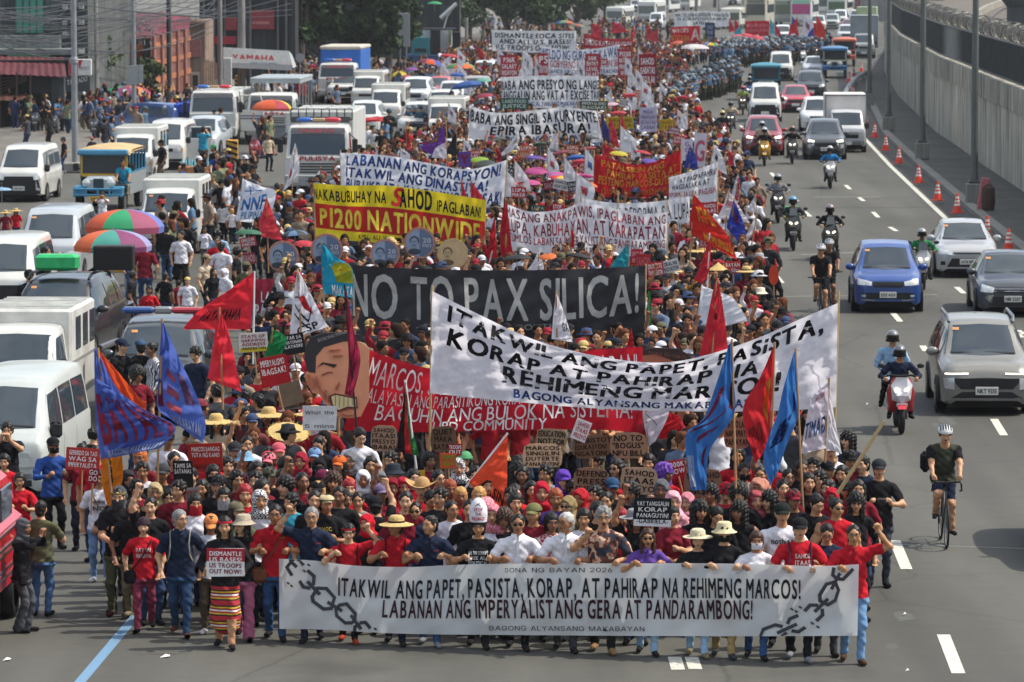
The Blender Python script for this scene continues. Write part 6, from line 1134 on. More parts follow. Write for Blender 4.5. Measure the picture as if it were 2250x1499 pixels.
 def stroke(s,pts,wd,color,closed=False,off=.01,px=True):
  pts=np.array(pts+([pts[0]]if closed else[]),float);ar=1.0;mt=mat('letter_paint',color,.8,var=.12,scale=12,transl=.08,spec=.15)
  for a,b in zip(pts[:-1],pts[1:]):
   d=b-a;n=np.array([-d[1],d[0]]);n=n/(np.hypot(*n)+1e-9)*wd/2;e=d/(np.hypot(*d)+1e-9)*wd*.3;q=np.array([a-n-e,b-n+e,b+n+e,a+n-e]);q=s.px(q)if px else q;s.put(q,np.array([(0,1,2),(0,2,3)]),mt,off)
  return s
 def done(s,name,parent):
  c=Vector(parent.location);s.mb.v=[tuple(Vector(v)-c)for v in s.mb.v];return s.mb.build(name,s.mats,parent,True,sharp=0)
def rod(parent,pts,r,m,name='pole'):
 c=Vector(parent.location);q=MB();q.tube([Vector(p)-c for p in pts],r,8);return q.build(name,m,parent,True)
def root_at(p,name,label,cat,group=None):return empty(name,p,0,label,cat,group)
def banner(label,Y,A,B,color,texts=(),poles=(),bands=None,amp=.05,fu=3.0,seed=1,extra=None,poler=.018,pm=BAMBOO,polys=(),nv=24,fv=1.0):
 c=Cloth(A,B,Y,60,nv,amp,fu,fv,seed);Y0=Y if not isinstance(Y,tuple)else Y[0];Y1=Y if not isinstance(Y,tuple)else Y[1];g=P(A[0][0],B[0][1],Y0);o=root_at((g.x,g.y,max(g.z-1.4,0)),'banner',label,'banner');c.base(color,bands)
 for pl,col in polys:c.poly(c.px(pl),col)
 for t in texts:
  a=dict(t[6])if len(t)>6 else{};c.text(t[0],t[1],t[2],t[3],t[4],t[5],**a)
 if extra:extra(c)
 c.done('cloth',o)
 for(x0,y0,x1,y1)in poles:u=(x0-A[0][0])/(A[-1][0]-A[0][0]);Yp=Y0+(Y1-Y0)*u;rod(o,[P(x0,y0,Yp+.03+amp),P(x1,y1,Yp+.03+amp)],poler,pm)
 return o
TARP=mat('tarpaulin_print','#e4e6e5',.38,var=.04,scale=2,transl=.36,spec=.4)
def z2(q):return[(550+x/3.003,1000+y/3.003)for x,y in q]
def z4(q):return[(1650+x/3.003,1000+y/3.003)for x,y in q]
def chain(c):
 K='#46474b'
 for q,cl in[([(275,695),(242,740),(275,790)],0),([(262,690),(325,688),(350,722)],0),([(335,835),(358,870),(398,878)],0),([(385,765),(425,800),(422,852)],0),([(418,935),(448,878),(500,880),(555,940),(532,1012),(482,1015),(425,965)],1),([(592,990),(645,982),(712,1048),(712,1092),(690,1108),(640,1108),(572,1060),(566,1015)],1),([(752,1108),(785,1105),(818,1140)],0),([(715,1165),(716,1135),(742,1118)],0),([(278,712),(304,735)],0),([(388,838),(458,915)],0),([(510,972),(608,1026)],0),([(685,1062),(755,1145)],0)]:c.stroke(z2(q),7.5,K,cl)
 for q,cl in[([(545,748),(536,790),(560,815),(605,820),(670,755)],0),([(582,785),(525,880)],0),([(442,925),(490,852),(550,836),(572,890),(545,958),(492,988),(442,962)],1),([(492,952),(410,1030)],0),([(352,1025),(382,990),(422,990)],0),([(452,1020),(452,1055),(418,1090)],0),([(298,1118),(188,1172)],0),([(250,1108),(262,1080),(305,1060)],0),([(280,1160),(312,1166),(346,1140)],0),([(74,1192),(90,1150),(170,1120),(212,1130)],0),([(216,1195),(240,1176)],0)]:c.stroke(z4(q),7.5,K,cl)
 for x,y in[(632,1280),(640,1286),(677,1240),(668,1253),(1739,1337),(1748,1342),(1756,1333),(1778,1368),(1788,1376),(833,1381)]:c.stroke([(x,y),(x+4,y+3)],4,K)
banner('long white front tarpaulin with a broken chain and bold condensed lettering',(55.35,53.5),[(613,1228),(690,1232),(780,1243),(900,1246),(985,1242),(1100,1239),(1400,1238),(1560,1238),(1700,1241),(1800,1244),(1887,1240)],[(614,1382),(720,1384),(900,1393),(1200,1396),(1500,1398),(1700,1398),(1884,1397)],TARP,[('SONA NG BAYAN 2026',.392,.57,.035,.12,'#2a2c30',dict(jit=0,bold=.005,fk='i')),('ITAKWIL ANG PAPET, PASISTA, KORAP, AT PAHIRAP NA REHIMENG MARCOS!',.105,.897,.20,.47,'#26272b',dict(jit=0,bold=.028,track=.2)),('LABANAN ANG IMPERYALISTANG GERA AT PANDARAMBONG!',.184,.815,.50,.76,'#3a2228',dict(jit=0,bold=.028,track=.2)),('BAGONG ALYANSANG MAKABAYAN',.368,.626,.845,.935,'#2f3136',dict(jit=0,bold=-.004,fk='i'))],amp=.035,fu=4.2,seed=4,extra=chain,nv=30,fv=.8)
K='#1d1d20';BL='#23407f';RD='#a41f2b';W_='#e6e4e2'
hw=dict(jit=.07,bold=.045,shear=.12)
banner('big sagging white banner between two poles, held above the front crowd',62.5,[(950,640),(1050,690),(1170,745),(1290,778),(1400,795),(1480,795),(1560,778),(1660,745),(1750,705),(1841,666)],[(945,864),(1100,880),(1300,897),(1500,904),(1700,903),(1837,895)],'#e3e1e6',[('ITAKWIL ANG PAPET, PASISTA,',.05,.955,.05,.23,K,hw),('KORAP AT PAHIRAP NA',.05,.80,.29,.48,K,hw),('REHIMENG MARCOS!',.18,.855,.53,.75,K,hw),('BAGONG ALYANSANG MAKABAYAN',.21,.79,.82,.94,BL,dict(jit=.05,bold=.04))],[(950,628,944,1010),(1843,640,1832,1010)],amp=.13,fu=3.2,seed=8,fv=1.6)
banner('long red painted banner with white capital letters behind the big white banner',68,[(795,762),(870,790),(960,812),(1050,806),(1200,785),(1300,770),(1412,762)],[(755,946),(900,950),(1100,946),(1300,944),(1412,952)],'#b81f2e',[('MARCOS, SARA PANAGUTIN SA KAHIRAPAN!',.055,.97,.07,.40,W_,dict(jit=.04,bold=.01)),('PALAYASIN ANG PARASITIKONG KORAP AT IMPERYALISTANG US!',.055,.93,.43,.62,W_,dict(jit=.04,bold=-.004)),('BAGUHIN ANG BULOK NA SISTEMA!',.11,.95,.63,.84,W_,dict(jit=.04,bold=.0)),('UPD COMMUNITY',.30,.67,.84,.99,W_,dict(jit=.04,bold=.012))],[(1228,830,1230,985)],amp=.07,fu=3,seed=5)
banner('black banner with tall grey painted letters in the middle of the march',84,[(772,583),(900,590),(1060,594),(1250,592),(1418,584)],[(775,762),(900,768),(1060,770),(1200,768),(1330,758),(1418,744)],mat('black_cloth','#26262a',.6,var=.15,scale=2.5,transl=.1,bump=.3),[('NO TO PAX SILICA!',.005,.965,.09,.62,'#b7b7b0',dict(jit=.03,bold=.022)),('- STUDENTS AND YOUTH -',.22,.72,.68,.75,'#8f8f8c',dict(jit=.03))],[(1419,580,1416,790)],amp=.05,fu=2.2,seed=3)
banner('maroon and pink tarpaulin with white letters carried at chest height',101,[(555,614),(660,610),(770,606)],[(556,712),(660,708),(770,700)],'#9c2f45',[('LABANAN',.12,.52,.28,.52,W_,dict(jit=0)),('PASISMO',.04,.50,.56,.82,W_,dict(jit=0,bold=.05)),('MANGGAGAWA',.52,.96,.05,.2,W_,dict(jit=0)),('YOUTH FIGHT',.60,.97,.24,.44,W_,dict(jit=0)),('SA MASANG',.60,.95,.48,.62,W_,dict(jit=0)),('TINGNAN',.66,.95,.66,.82,W_,dict(jit=0))],amp=.03,fu=3)
banner('yellow banner with a red band and a red arrow letter',110,[(690,402),(760,408),(850,408),(960,422),(1067,440)],[(695,520),(760,528),(850,536),(960,550),(1063,566)],None,[('NAKABUBUHAY NA',.0,.42,.10,.30,K,dict(jit=.04,bold=.035)),('AHOD',.50,.685,.02,.33,K,dict(jit=.04,bold=.05)),('IPAGLABAN!',.715,.96,.13,.32,K,dict(jit=.04,bold=.035)),('S',.445,.505,.02,.33,'#c22a26',dict(jit=0,bold=.04,shear=.3)),('1200 NATIONWIDE',.10,.955,.44,.78,'#e8d24a',dict(jit=.03,bold=.035)),('P',.04,.085,.46,.76,'#e8d24a',dict(jit=0,bold=.04)),('KMU - ALL WORKERS UNITY - BAYAN',.26,.75,.87,.95,K,dict(jit=.03,bold=.02))],[(690,402,694,560),(1067,436,1064,590),(875,405,876,560)],bands=[('#dcc62b',0,.375),('#b02a24',.375,.833),('#dcc62b',.833,1)],amp=.06,fu=2.5,seed=9)
banner('white banner with slanted blue capitals behind the yellow banner',125,[(748,336),(850,342),(940,358),(1030,372),(1113,352)],[(750,420),(850,432),(960,448),(1040,455),(1106,456)],'#dfe1e6',[('LABANAN ANG KORAPSYON!',.05,.95,.05,.30,BL,hw),('ITAKWIL ANG DINASTIYA!',.045,.88,.36,.60,BL,hw),('BURUKRATA KAPITALISMO IBAGSAK!',.045,.97,.66,.92,BL,hw)],[(748,330,750,470),(1115,340,1108,490),(945,350,946,460)],amp=.07,fu=2.2,seed=6)
banner('white banner with maroon capitals sagging in the middle of its top edge',106,[(1115,449),(1170,466),(1240,459),(1280,446),(1350,458),(1410,470),(1466,466)],[(1122,552),(1200,560),(1300,566),(1400,570),(1464,566)],'#dddce0',[('MASANG ANAKPAWIS, IPAGLABAN ANG',-.01,.985,.05,.25,'#8d2233',dict(jit=.05,bold=.02)),('LUPA, KABUHAYAN, AT KARAPATAN!',.0,.985,.29,.57,'#8d2233',dict(jit=.05,bold=.02)),('TUMILOS LABAN SA IMPERYALISTANG PANDARAMBONG!',.0,.985,.60,.78,'#8d2233',dict(jit=.05,bold=.02)),('ANAKPAWIS PARTYLIST',.31,.67,.82,.95,'#2b3138',dict(jit=.03,bold=.02))],[(1277,420,1276,600),(1466,440,1466,590)],amp=.07,fu=2.4,seed=2)
banner('white banner with narrow black capitals half hidden behind the maroon lettered banner',116,[(1280,436),(1350,446),(1430,444),(1515,432)],[(1290,530),(1400,540),(1515,545)],'#dbdce0',[('TUNAY NA REPORMA SA LUPA',.02,.99,.1,.42,'#26282e',dict(jit=.04,bold=.01)),('AT KALAYAAN NDAMUTIN',.45,.99,.5,.72,'#26282e',dict(jit=.05,bold=.01)),('PILIPINAS',.76,.95,.8,.92,'#4a5058',dict(jit=.05,bold=.0))],[(1358,420,1358,470),(1497,420,1494,590)],amp=.06,fu=2)
banner('deep red banner with yellow painted lettering near the right side of the march',130,[(1306,338),(1330,345),(1390,362),(1450,352),(1496,327)],[(1304,433),(1400,434),(1494,430)],'#ad1f28',[('PATALSIKIN ANG',.1,.78,.08,.24,'#cf9a35',dict(jit=.06,bold=.02)),('PAHIRAP, PASISTA AT',.17,.93,.28,.46,'#cf9a35',dict(jit=.06,bold=.02)),('PESTENG MARCOS-DUTERTE!',.08,.99,.48,.68,'#cf9a35',dict(jit=.06,bold=.02)),('KILUSANG MAGBUBUKID NG PILIPINAS',.12,.97,.76,.92,'#b8832e',dict(jit=.06,bold=.01))],[(1306,330,1304,470),(1496,318,1495,460)],amp=.06,fu=2.2,seed=12)
banner('white banner with small dark capitals just right of the deep red banner',124,[(1470,390),(1520,376),(1577,356)],[(1470,446),(1525,446),(1575,442)],'#dcdcdf',[('AT PAGPAPAHIRAP',.25,.97,.14,.3,'#2b2d33',dict(jit=.05)),('MAGSASAKA AT',.1,.8,.36,.52,'#2b2d33',dict(jit=.05)),('REPORMA SA LUPA, IPAGLABAN',.02,.95,.62,.78,'#a0303a',dict(jit=.05)),('BAYAN',.3,.6,.86,.95,'#4b4f57',dict(jit=.05))],[(1577,350,1576,470)],amp=.05,fu=1.5)
banner('white banner with black slanted capitals, its corners pulled tight, above the umbrellas',170,[(1032,232),(1090,248),(1180,242),(1240,236),(1310,244)],[(1028,318),(1150,318),(1250,316),(1326,312)],'#dededf',[('IBABA ANG SINGIL SA KURYENTE,',.01,.99,.08,.38,K,hw),('EPIRA IBASURA!',.18,.90,.42,.70,K,hw),('BAGONG ALYANSANG MAKABAYAN',.17,.90,.76,.90,'#2d4d86',dict(jit=.04))],[(1176,232,1177,340),(1312,236,1318,340)],amp=.1,fu=2)
banner('white banner with bold black capitals about prices behind the slanted lettered banner',205,[(1100,170),(1200,166),(1315,168)],[(1102,236),(1200,238),(1316,236)],'#dcdddf',[('IBABA ANG PRESYO NG LANGIS',.0,1,.13,.42,K,dict(jit=.06,bold=.04)),('TANGGALIN ANG VAT AT EXCISE TAX',.0,1,.46,.74,K,dict(jit=.06,bold=.04)),('BAGONG ALYANSANG MAKABAYAN',.2,.83,.8,.93,'#33558c',dict(jit=.04))],[(1204,160,1204,250)],amp=.06,fu=2)
banner('white banner with blue and red capitals among white flags',255,[(1186,100),(1240,108),(1300,108),(1362,98)],[(1190,164),(1280,166),(1362,164)],'#d9dade',[('SWELDO NG GURO AT KAWANI',.0,1,.06,.42,'#2c4685',dict(jit=.05,bold=.02)),('GOBYERNO ITAAS NGAYON! 36K',.15,.98,.46,.72,'#ad2c3a',dict(jit=.05,bold=.02)),('ALLIANCE OF CONCERNED TEACHERS',.05,.98,.80,.94,'#2c4685',dict(jit=.04))],[],amp=.05,fu=2)
banner('far white banner with black slanted capitals about bases',310,[(1080,66),(1170,68),(1266,68)],[(1082,112),(1170,116),(1266,114)],'#d4d6d8',[('DISMANTLE EDCA SITES',.06,.95,.12,.34,'#26282c',hw),('AND ALL U.S. BASES!',.12,.9,.40,.62,'#26282c',hw),('U.S. TROOPS OUT NOW!',.07,.88,.67,.9,'#26282c',hw)],[(1081,60,1082,130)],amp=.06,fu=2)
banner('far red banner with white lettering right of the far bases banner',322,[(1283,74),(1330,84),(1390,86)],[(1281,106),(1340,106),(1390,104)],'#9e2c36',[('TIMOG KATAGALUGAN',.06,.95,.3,.75,W_,dict(jit=.04,bold=.04))],[],amp=.06)
banner('far white double banner with black lettering at the end of the march',430,[(1482,27),(1540,25),(1604,27)],[(1482,58),(1540,60),(1604,58)],'#cfd1d3',[('MARCOS SARA SINGILIN PANAGUTIN!',.03,.98,.1,.32,'#2c2e33',hw),('SA KORAPSYON PAHIRAP',.08,.9,.38,.58,'#2c2e33',hw),('SA MASA',.35,.62,.64,.84,'#2c2e33',hw)],[],amp=.08)
banner('far red banner with white and yellow lettering left of the far placards',350,[(1474,60),(1505,58),(1538,57)],[(1474,95),(1505,96),(1538,93)],'#b0202c',[('MARCOS',.06,.6,.12,.35,'#d8c9c2',dict(jit=.05)),('KATATAGAN',.02,.62,.5,.85,'#d9a046',dict(jit=.05)),('A',.66,.95,.15,.85,'#d8c0b8',dict(jit=.05))],[],amp=.06)
banner('far plain red banner with faint lettering in the last row of the march',385,[(1637,47),(1664,46),(1690,46)],[(1637,80),(1664,80),(1690,79)],'#ab2632',[('MANGGAGAWA MAGSASAKA',.05,.95,.18,.4,'#d1848a',dict(jit=.05)),('MAGKAISA LUMABAN',.1,.9,.5,.72,'#d1848a',dict(jit=.05))],[],amp=.05)
def bluebird(c):
 c.poly(c.px([(1500,628),(1545,628),(1560,636),(1545,645),(1530,656),(1516,658),(1528,646),(1508,640)]),'#d99a2c');c.poly(c.px([(1520,660),(1534,664),(1536,690),(1524,690)]),'#3f7f4a')
banner('blue painted banner with an orange bird shape carried at the right side',93,[(1475,628),(1520,626),(1545,630)],[(1475,730),(1520,730),(1548,724)],'#1f67a3',[],[],amp=.05,extra=bluebird)
banner('green and yellow cloth strip carried by people in straw hats',101,[(1588,627),(1630,622),(1665,618)],[(1590,662),(1630,660),(1660,655)],'#8d9c2f',[],[],amp=.05,bands=[('#b9a52e',0,.25),('#7f9432',.25,.6),('#6f2632',.6,1)])
banner('short red cloth with white edging stretched between marchers near the right front',57.5,[(1648,1130),(1700,1126),(1756,1130)],[(1650,1165),(1700,1168),(1756,1166)],'#b3202c',[],[],amp=.03,bands=[('#d8d4d2',0,.12),('#b3202c',.12,1)])
def flag(label,Y,hoist,fly,color,texts=(),polys=(),pole=None,pm=WOOD,r=.016,amp=.06,fu=1.5,diag=.8,seed=0,bands=None,group=None,nu=28,nv=24,cat='flag'):
 """hoist / fly: photo outlines from top to bottom; u runs down the hoist, v out to the fly"""
 g=P(*(pole[1]if pole else hoist[-1]),Y);o=root_at((g.x,g.y,g.z),'flag',label,cat,group);c=Cloth(hoist,fly,Y,nu,nv,amp,fu,1.0,seed+len(label),diag,pin=1.0);c.base(color,bands)
 for pl,col in polys:c.poly(pl,col)
 for t in texts:
  V,T,w=text_mesh(t[0],'b',.04,.03,0,.14);U=V[:,0]/w
  if len(t)>6 and t[6]:U=1-U
  X=np.c_[t[4]-(t[4]-t[3])*V[:,1],t[1]+(t[2]-t[1])*U];c.put(X,T,mat('letter_paint',t[5],.8,var=.12,scale=12,transl=.08,spec=.15),.02,V[:,2])
 c.done('cloth',o)
 if pole:rod(o,[P(*pole[0],Y+.02),P(*pole[1],Y+.02)],r,pm)
 return o
BU='#5870bc';MR='#7c2438'
flag('big blue and maroon flag with an orange edge at the left front',58.3,[(207,768),(208,850),(212,940),(222,1010)],[(212,765),(255,850),(310,905),(388,940)],BU,[],[],((215,765),(250,1140)),amp=.08,seed=1)
o=flag('orange and black cloth hanging below the big blue flag',58.6,[(222,1005),(224,1060),(236,1112)],[(266,990),(270,1050),(250,1110)],'#d07a1e',[],[([(.1,.3),(.6,.42),(.6,.55),(.1,.45)],'#22201e')],None,amp=.05)
flag('orange pennant folded behind the big blue flag',58.9,[(214,770),(240,830),(280,890),(318,915)],[(216,768),(262,820),(310,878),(322,880)],'#d4532a',[],[],None,amp=.05)
flag('lower part of the big blue flag with maroon slanting letters',58.2,[(208,830),(212,900),(222,960),(234,1008)],[(262,862),(320,902),(386,938),(352,985)],BU,[('BAYAN',.02,.97,.22,.80,MR),('BAGONG MAKABAYAN',.05,.95,.88,.97,'#a9b8d4')],[],None,amp=.07,seed=3)
flag('blue flag with a pale red torch shape on a wooden pole at the left',58.8,[(356,706),(352,760),(348,830),(346,895),(372,920)],[(360,712),(395,790),(428,860),(452,930),(446,974)],BU,[('MAKABAYAN',.25,.9,.86,.95,'#b9c4da')],[([(.42,.30),(.50,.50),(.56,.50),(.50,.25)],'#c7606a'),([(.58,.25),(.64,.52),(.71,.52),(.66,.22)],'#c7606a'),([(.73,.22),(.77,.52),(.84,.5),(.80,.2)],'#c7606a'),([(.55,.02),(.82,.03),(.80,.15),(.60,.12)],'#7a2140'),([(.45,.60),(.72,.66),(.70,.88),(.45,.8)],'#7d5370')],((356,700),(344,1135)),amp=.09,seed=2)
flag('plain bright red pennant at the left, narrow at its top',66,[(481,676),(472,730),(462,800),(455,832)],[(484,680),(505,740),(520,810),(531,862)],'#e03a48',[],[],((482,676),(490,900)),amp=.09)
flag('big red flag with mirrored black letters above the police car',72,[(558,597),(556,640),(553,690),(550,724)],[(500,640),(440,680),(402,722),(404,724)],'#d4303c',[('ANAKBAYAN',.18,.84,.60,.80,'#26181a')],[],((559,596),(556,800)),amp=.05,pm=PVC)
flag('white flag with a black book and red torch drawing',75,[(654,592),(646,640),(640,700),(636,746)],[(657,596),(690,660),(710,700),(722,718)],'#dcdce2',[('CSP',.2,.8,.84,.95,'#26282c')],[([(.42,.30),(.40,.62),(.58,.72),(.72,.78),(.60,.5)],'#c03238'),([(.50,.12),(.53,.12),(.82,.55),(.80,.60)],'#26282c'),([(.80,.55),(.83,.56),(.60,.80),(.57,.78)],'#26282c'),([(.62,.1),(.65,.1),(.90,.5),(.88,.54)],'#26282c'),([(.40,.1),(.42,.1),(.42,.34),(.40,.34)],'#26282c')],((654,590),(664,780)),amp=.06)
flag('sky blue flag with a yellow half sun and white letters',82,[(705,533),(706,580),(709,625),(712,645)],[(709,536),(740,566),(774,590),(775,655)],'#2597b5',[('MAKATA',.3,1,.82,.97,'#e2e6e6')],[([(.44,.32),(.50,.44),(.38,.50),(.48,.58),(.36,.66),(.46,.74),(.38,.82),(.48,.88),(.44,.98),(.78,.98),(.76,.45)],'#d9c52c'),([(.56,.55),(.60,.62),(.58,.8),(.55,.8)],'#b5552c')],((706,531),(714,720)),amp=.05)
flag('white flag with blue capitals and a blue boat drawing at the left side',118,[(533,392),(528,430),(522,462),(519,486)],[(540,396),(575,410),(606,424),(588,492)],'#dfe2ea',[('NNF',.1,.75,.50,.75,'#2f6fae'),('PILIPINAS',.12,.85,.78,.92,'#4f84b8')],[([(.3,.15),(.33,.15),(.40,.7),(.37,.75)],'#4f84b8'),([(.22,.45),(.42,.3),(.44,.32),(.26,.48)],'#4f84b8'),([(.22,.45),(.42,.65),(.4,.68),(.2,.48)],'#4f84b8')],((534,390),(524,520)),amp=.06)
flag('light red flag hanging over the white flag with blue capitals',112,[(585,434),(577,465),(568,492),(574,520)],[(588,438),(600,470),(612,505),(622,530)],'#d4434e',[],[],((586,432),(590,600)),amp=.07)
flag('dark maroon flag hanging straight beside the red banner',65.5,[(757,640),(762,720),(766,800),(757,866)],[(762,642),(776,720),(792,790),(775,872)],'#9c2c4a',[],[],((757,625),(785,960)),amp=.07,pm=DARK)
flag('black, red and green flag with a white strip on a pale pole',63,[(891,840),(884,900),(876,950),(872,992)],[(893,842),(898,900),(908,950),(921,1002)],None,[],[],((890,835),(915,1030)),amp=.04,bands=[('#231f20',0,.375),('#b9282c',.375,.66),('#2d6b3a',.66,1)],pm=PVC)
flag('bright orange flag with black hand lettering on a slanting pole',58.6,[(1114,957),(1090,990),(1062,1022),(1030,1060)],[(1115,960),(1115,1020),(1113,1080),(1107,1122)],'#ec5c3a',[('PASIN',.3,.95,.80,.93,'#33190f')],[],((1116,952),(962,1150)),amp=.05,pm=PVC)
flag('tall blue flag with red painted marks on a wooden pole at the right front',57.2,[(1608,750),(1611,830),(1613,910),(1560,990),(1552,1076)],[(1602,756),(1575,840),(1545,920),(1506,960),(1518,1078)],'#3c74b4',[('MAKABAYAN',.66,.97,.78,.96,'#c3d0e0')],[([(.28,.45),(.33,.6),(.58,.95),(.54,.98),(.3,.75)],'#8d2f47'),([(.42,.3),(.47,.4),(.64,.9),(.60,.92)],'#8d2f47'),([(.55,.25),(.62,.3),(.7,.6),(.66,.62)],'#8d2f47'),([(.25,.1),(.3,.22),(.42,.25),(.44,.08)],'#6d2038'),([(.70,.15),(.76,.3),(.82,.3),(.86,.12),(.8,.2)],'#7a2c4a')],((1608,745),(1620,1190)),amp=.09,seed=7)
flag('red flag with a yellow star stripe and black letters at the right front',60,[(1702,757),(1698,830),(1694,900),(1690,975)],[(1700,760),(1670,830),(1632,905),(1660,1020)],'#cc3038',[('BAYAN PUSO',.35,.92,.72,.9,'#2a1716')],[([(.32,.1),(.36,.35),(.48,.25),(.62,.3),(.78,.1),(.60,.12),(.48,.1)],'#d29a2f')],((1702,752),(1692,1080)),amp=.08,seed=4)
flag('blue satin flag with dark markings right of the red flag',58.4,[(1748,770),(1751,840),(1754,910),(1726,985),(1712,1030)],[(1744,776),(1722,850),(1708,910),(1678,1000),(1692,1068)],'#4482c4',[],[([(.5,.3),(.55,.7),(.75,.8),(.72,.3)],'#1f3568'),([(.3,.2),(.36,.3),(.5,.25),(.48,.15)],'#3d3f78')],((1748,765),(1766,1150)),amp=.09,seed=6)
flag('white flag with blue block letters at the right end of the big white banner',61,[(1820,840),(1820,910),(1816,985)],[(1782,872),(1770,930),(1760,998)],'#dcd6de',[('GAMIT',.1,.98,.48,.72,'#2c4a74'),('NUKLEAR',.2,.7,.12,.2,'#b5585f')],[],((1822,830),(1810,1075)),amp=.05)
flag('second white cloth fold hanging right of the block lettered flag',61.3,[(1822,842),(1832,910),(1850,998)],[(1818,845),(1816,910),(1812,985)],'#e2e0e4',[],[],None,amp=.04)
flag('big red flag with yellow lettering hanging to the right of the maroon lettered banner',100,[(1524,428),(1520,455),(1516,485),(1520,515)],[(1530,432),(1560,470),(1600,520),(1620,572)],'#c22c26',[('KMP',.25,.9,.25,.55,'#cf8a2a'),('NG PILIPINAS',.3,.95,.78,.92,'#cf8a2a')],[],((1523,424),(1515,600)),amp=.06)
flag('red flag hanging limp below the big red and yellow flag',92,[(1558,515),(1550,550),(1536,590),(1524,615)],[(1560,518),(1562,550),(1560,590),(1545,625)],'#c7303a',[],[],((1559,512),(1552,680)),amp=.05,pm=PVC)
flag('tall red flag in front of the white drape at the right side',77,[(1574,606),(1562,660),(1548,730),(1534,795)],[(1577,610),(1588,670),(1596,730),(1600,790)],'#cc303c',[],[([(.42,.4),(.46,.6),(.52,.55),(.5,.38)],'#5c1218')],((1575,600),(1560,860)),amp=.05)
flag('wide white drape with a grey drawing behind the tall red flag',83,[(1542,628),(1538,670),(1530,720),(1526,732)],[(1575,640),(1610,655),(1635,690),(1642,705)],'#dfe2e8',[],[([(.2,.55),(.3,.75),(.34,.72),(.26,.52)],'#8f9590')],((1543,626),(1524,790)),amp=.06,pm=PVC)
flag('white pennant in front of the black banner',72,[(1222,646),(1216,690),(1212,745)],[(1225,648),(1244,700),(1258,752)],'#e0e0e6',[('GA',.6,.95,.6,.75,'#3a3c42')],[],((1222,640),(1225,800)),amp=.05)
flag('white pennant sticking up behind the black banner',98,[(1182,553),(1172,575),(1158,594)],[(1185,554),(1192,575),(1198,594)],'#e0e0e6',[],[],((1183,550),(1184,620)),amp=.04)
flag('turquoise flag above the right part of the black banner',97,[(1381,536),(1382,565),(1380,588)],[(1378,537),(1356,565),(1336,594)],'#2a93a0',[],[],((1382,533),(1380,620)),amp=.04)
flag('red flag with gold emblem between the yellow and the maroon lettered banners',104,[(1110,436),(1102,480),(1098,530),(1104,584)],[(1113,440),(1118,490),(1124,540),(1131,570)],'#a81e2c',[],[([(.55,.3),(.6,.7),(.75,.7),(.7,.3)],'#b3622c')],((1111,434),(1112,620)),amp=.05)
flag('red flag on a pale pole left of the gold emblem flag',105,[(1086,478),(1076,520),(1070,580)],[(1088,480),(1090,530),(1094,588)],'#b3222f',[],[],((1090,515),(1072,590)),amp=.05,pm=PVC)
flag('green flag cloth at the end of the black banner',85,[(1424,640),(1420,690),(1418,745)],[(1428,640),(1432,690),(1430,742)],'#2b7a45',[],[([(.2,.3),(.8,.3),(.8,.6),(.2,.6)],'#a9c9b0')],None,amp=.03)
flag('green flag between two placards at the left',70,[(598,722),(588,760),(576,800)],[(602,724),(630,745),(612,795)],'#24814a',[],[],((599,720),(590,860)),amp=.05)
flag('white flag with thin black drawing at the right end of the long red banner',66,[(1414,880),(1413,920),(1426,980)],[(1440,890),(1470,905),(1440,970)],'#d5ced6',[],[([(.3,.1),(.32,.1),(.6,.6),(.58,.6)],'#5a5c64')],((1418,860),(1424,1010)),amp=.04)
flag('red cloth beside the white flag at the right end of the long red banner',66.5,[(1440,920),(1445,950),(1448,965)],[(1470,905),(1495,920),(1490,962)],'#c4242f',[],[],None,amp=.04)
flag('red pennant above the right end of the long red banner',71,[(1386,722),(1380,750),(1374,768)],[(1388,722),(1392,750),(1395,770)],'#a8202c',[],[],None,amp=.03)
flag('purple flag with a gold emblem among the jammed cars',152,[(976,275),(978,300),(982,318)],[(970,280),(950,305),(925,325),(952,342)],'#6a3a8c',[],[([(.3,.35),(.35,.65),(.65,.7),(.65,.35)],'#a8853f')],((980,272),(985,380)),amp=.05)
flag('white flag with a red round mark in front of the police truck',138,[(648,316),(640,345),(634,385),(622,420)],[(650,318),(656,350),(656,380),(640,405)],'#dcdbe0',[],[([(.5,.1),(.6,.3),(.7,.3),(.75,.1)],'#b13a44')],((648,314),(640,450)),amp=.06)
flag('white flag with a rainbow mark in front of the sagging white banner',150,[(1137,288),(1128,305),(1108,330)],[(1140,290),(1140,312),(1120,335),(1088,348)],'#d9dade',[],[([(.2,.3),(.3,.6),(.5,.6),(.45,.3)],'#b9a98c')],((1117,310),(1112,370)),amp=.05)
flag('white flag with red script hanging before the umbrellas',150,[(1220,290),(1208,320),(1196,360)],[(1223,292),(1225,320),(1212,350),(1205,372)],'#dcdade',[('elp',.2,.8,.5,.75,'#b5525a')],[],((1222,286),(1215,390)),amp=.05)
flag('white flag with red capitals and a blue pennant at the right edge of the march',112,[(1660,475),(1655,510),(1640,540)],[(1625,545),(1620,560),(1622,575)],'#dbd6da',[('KMU',.1,.9,.5,.8,'#b54a54')],[],((1664,470),(1640,600)),amp=.05)
flag('blue and red flag crossing a white flag at the right edge',110,[(1612,440),(1604,470),(1596,500)],[(1615,445),(1630,480),(1640,520),(1625,535)],'#2f3f9c',[],[([(.3,.3),(.4,.6),(.65,.6),(.6,.3)],'#7a2a4a')],((1613,436),(1600,560)),amp=.05)
flag('white flag with red letters behind the blue and red flag',114,[(1600,420),(1590,450),(1575,480)],[(1610,430),(1628,460),(1648,490)],'#dcd6da',[('ANAKPAWIS',.1,.9,.3,.5,'#b54a54')],[],((1602,418),(1590,540)),amp=.05)
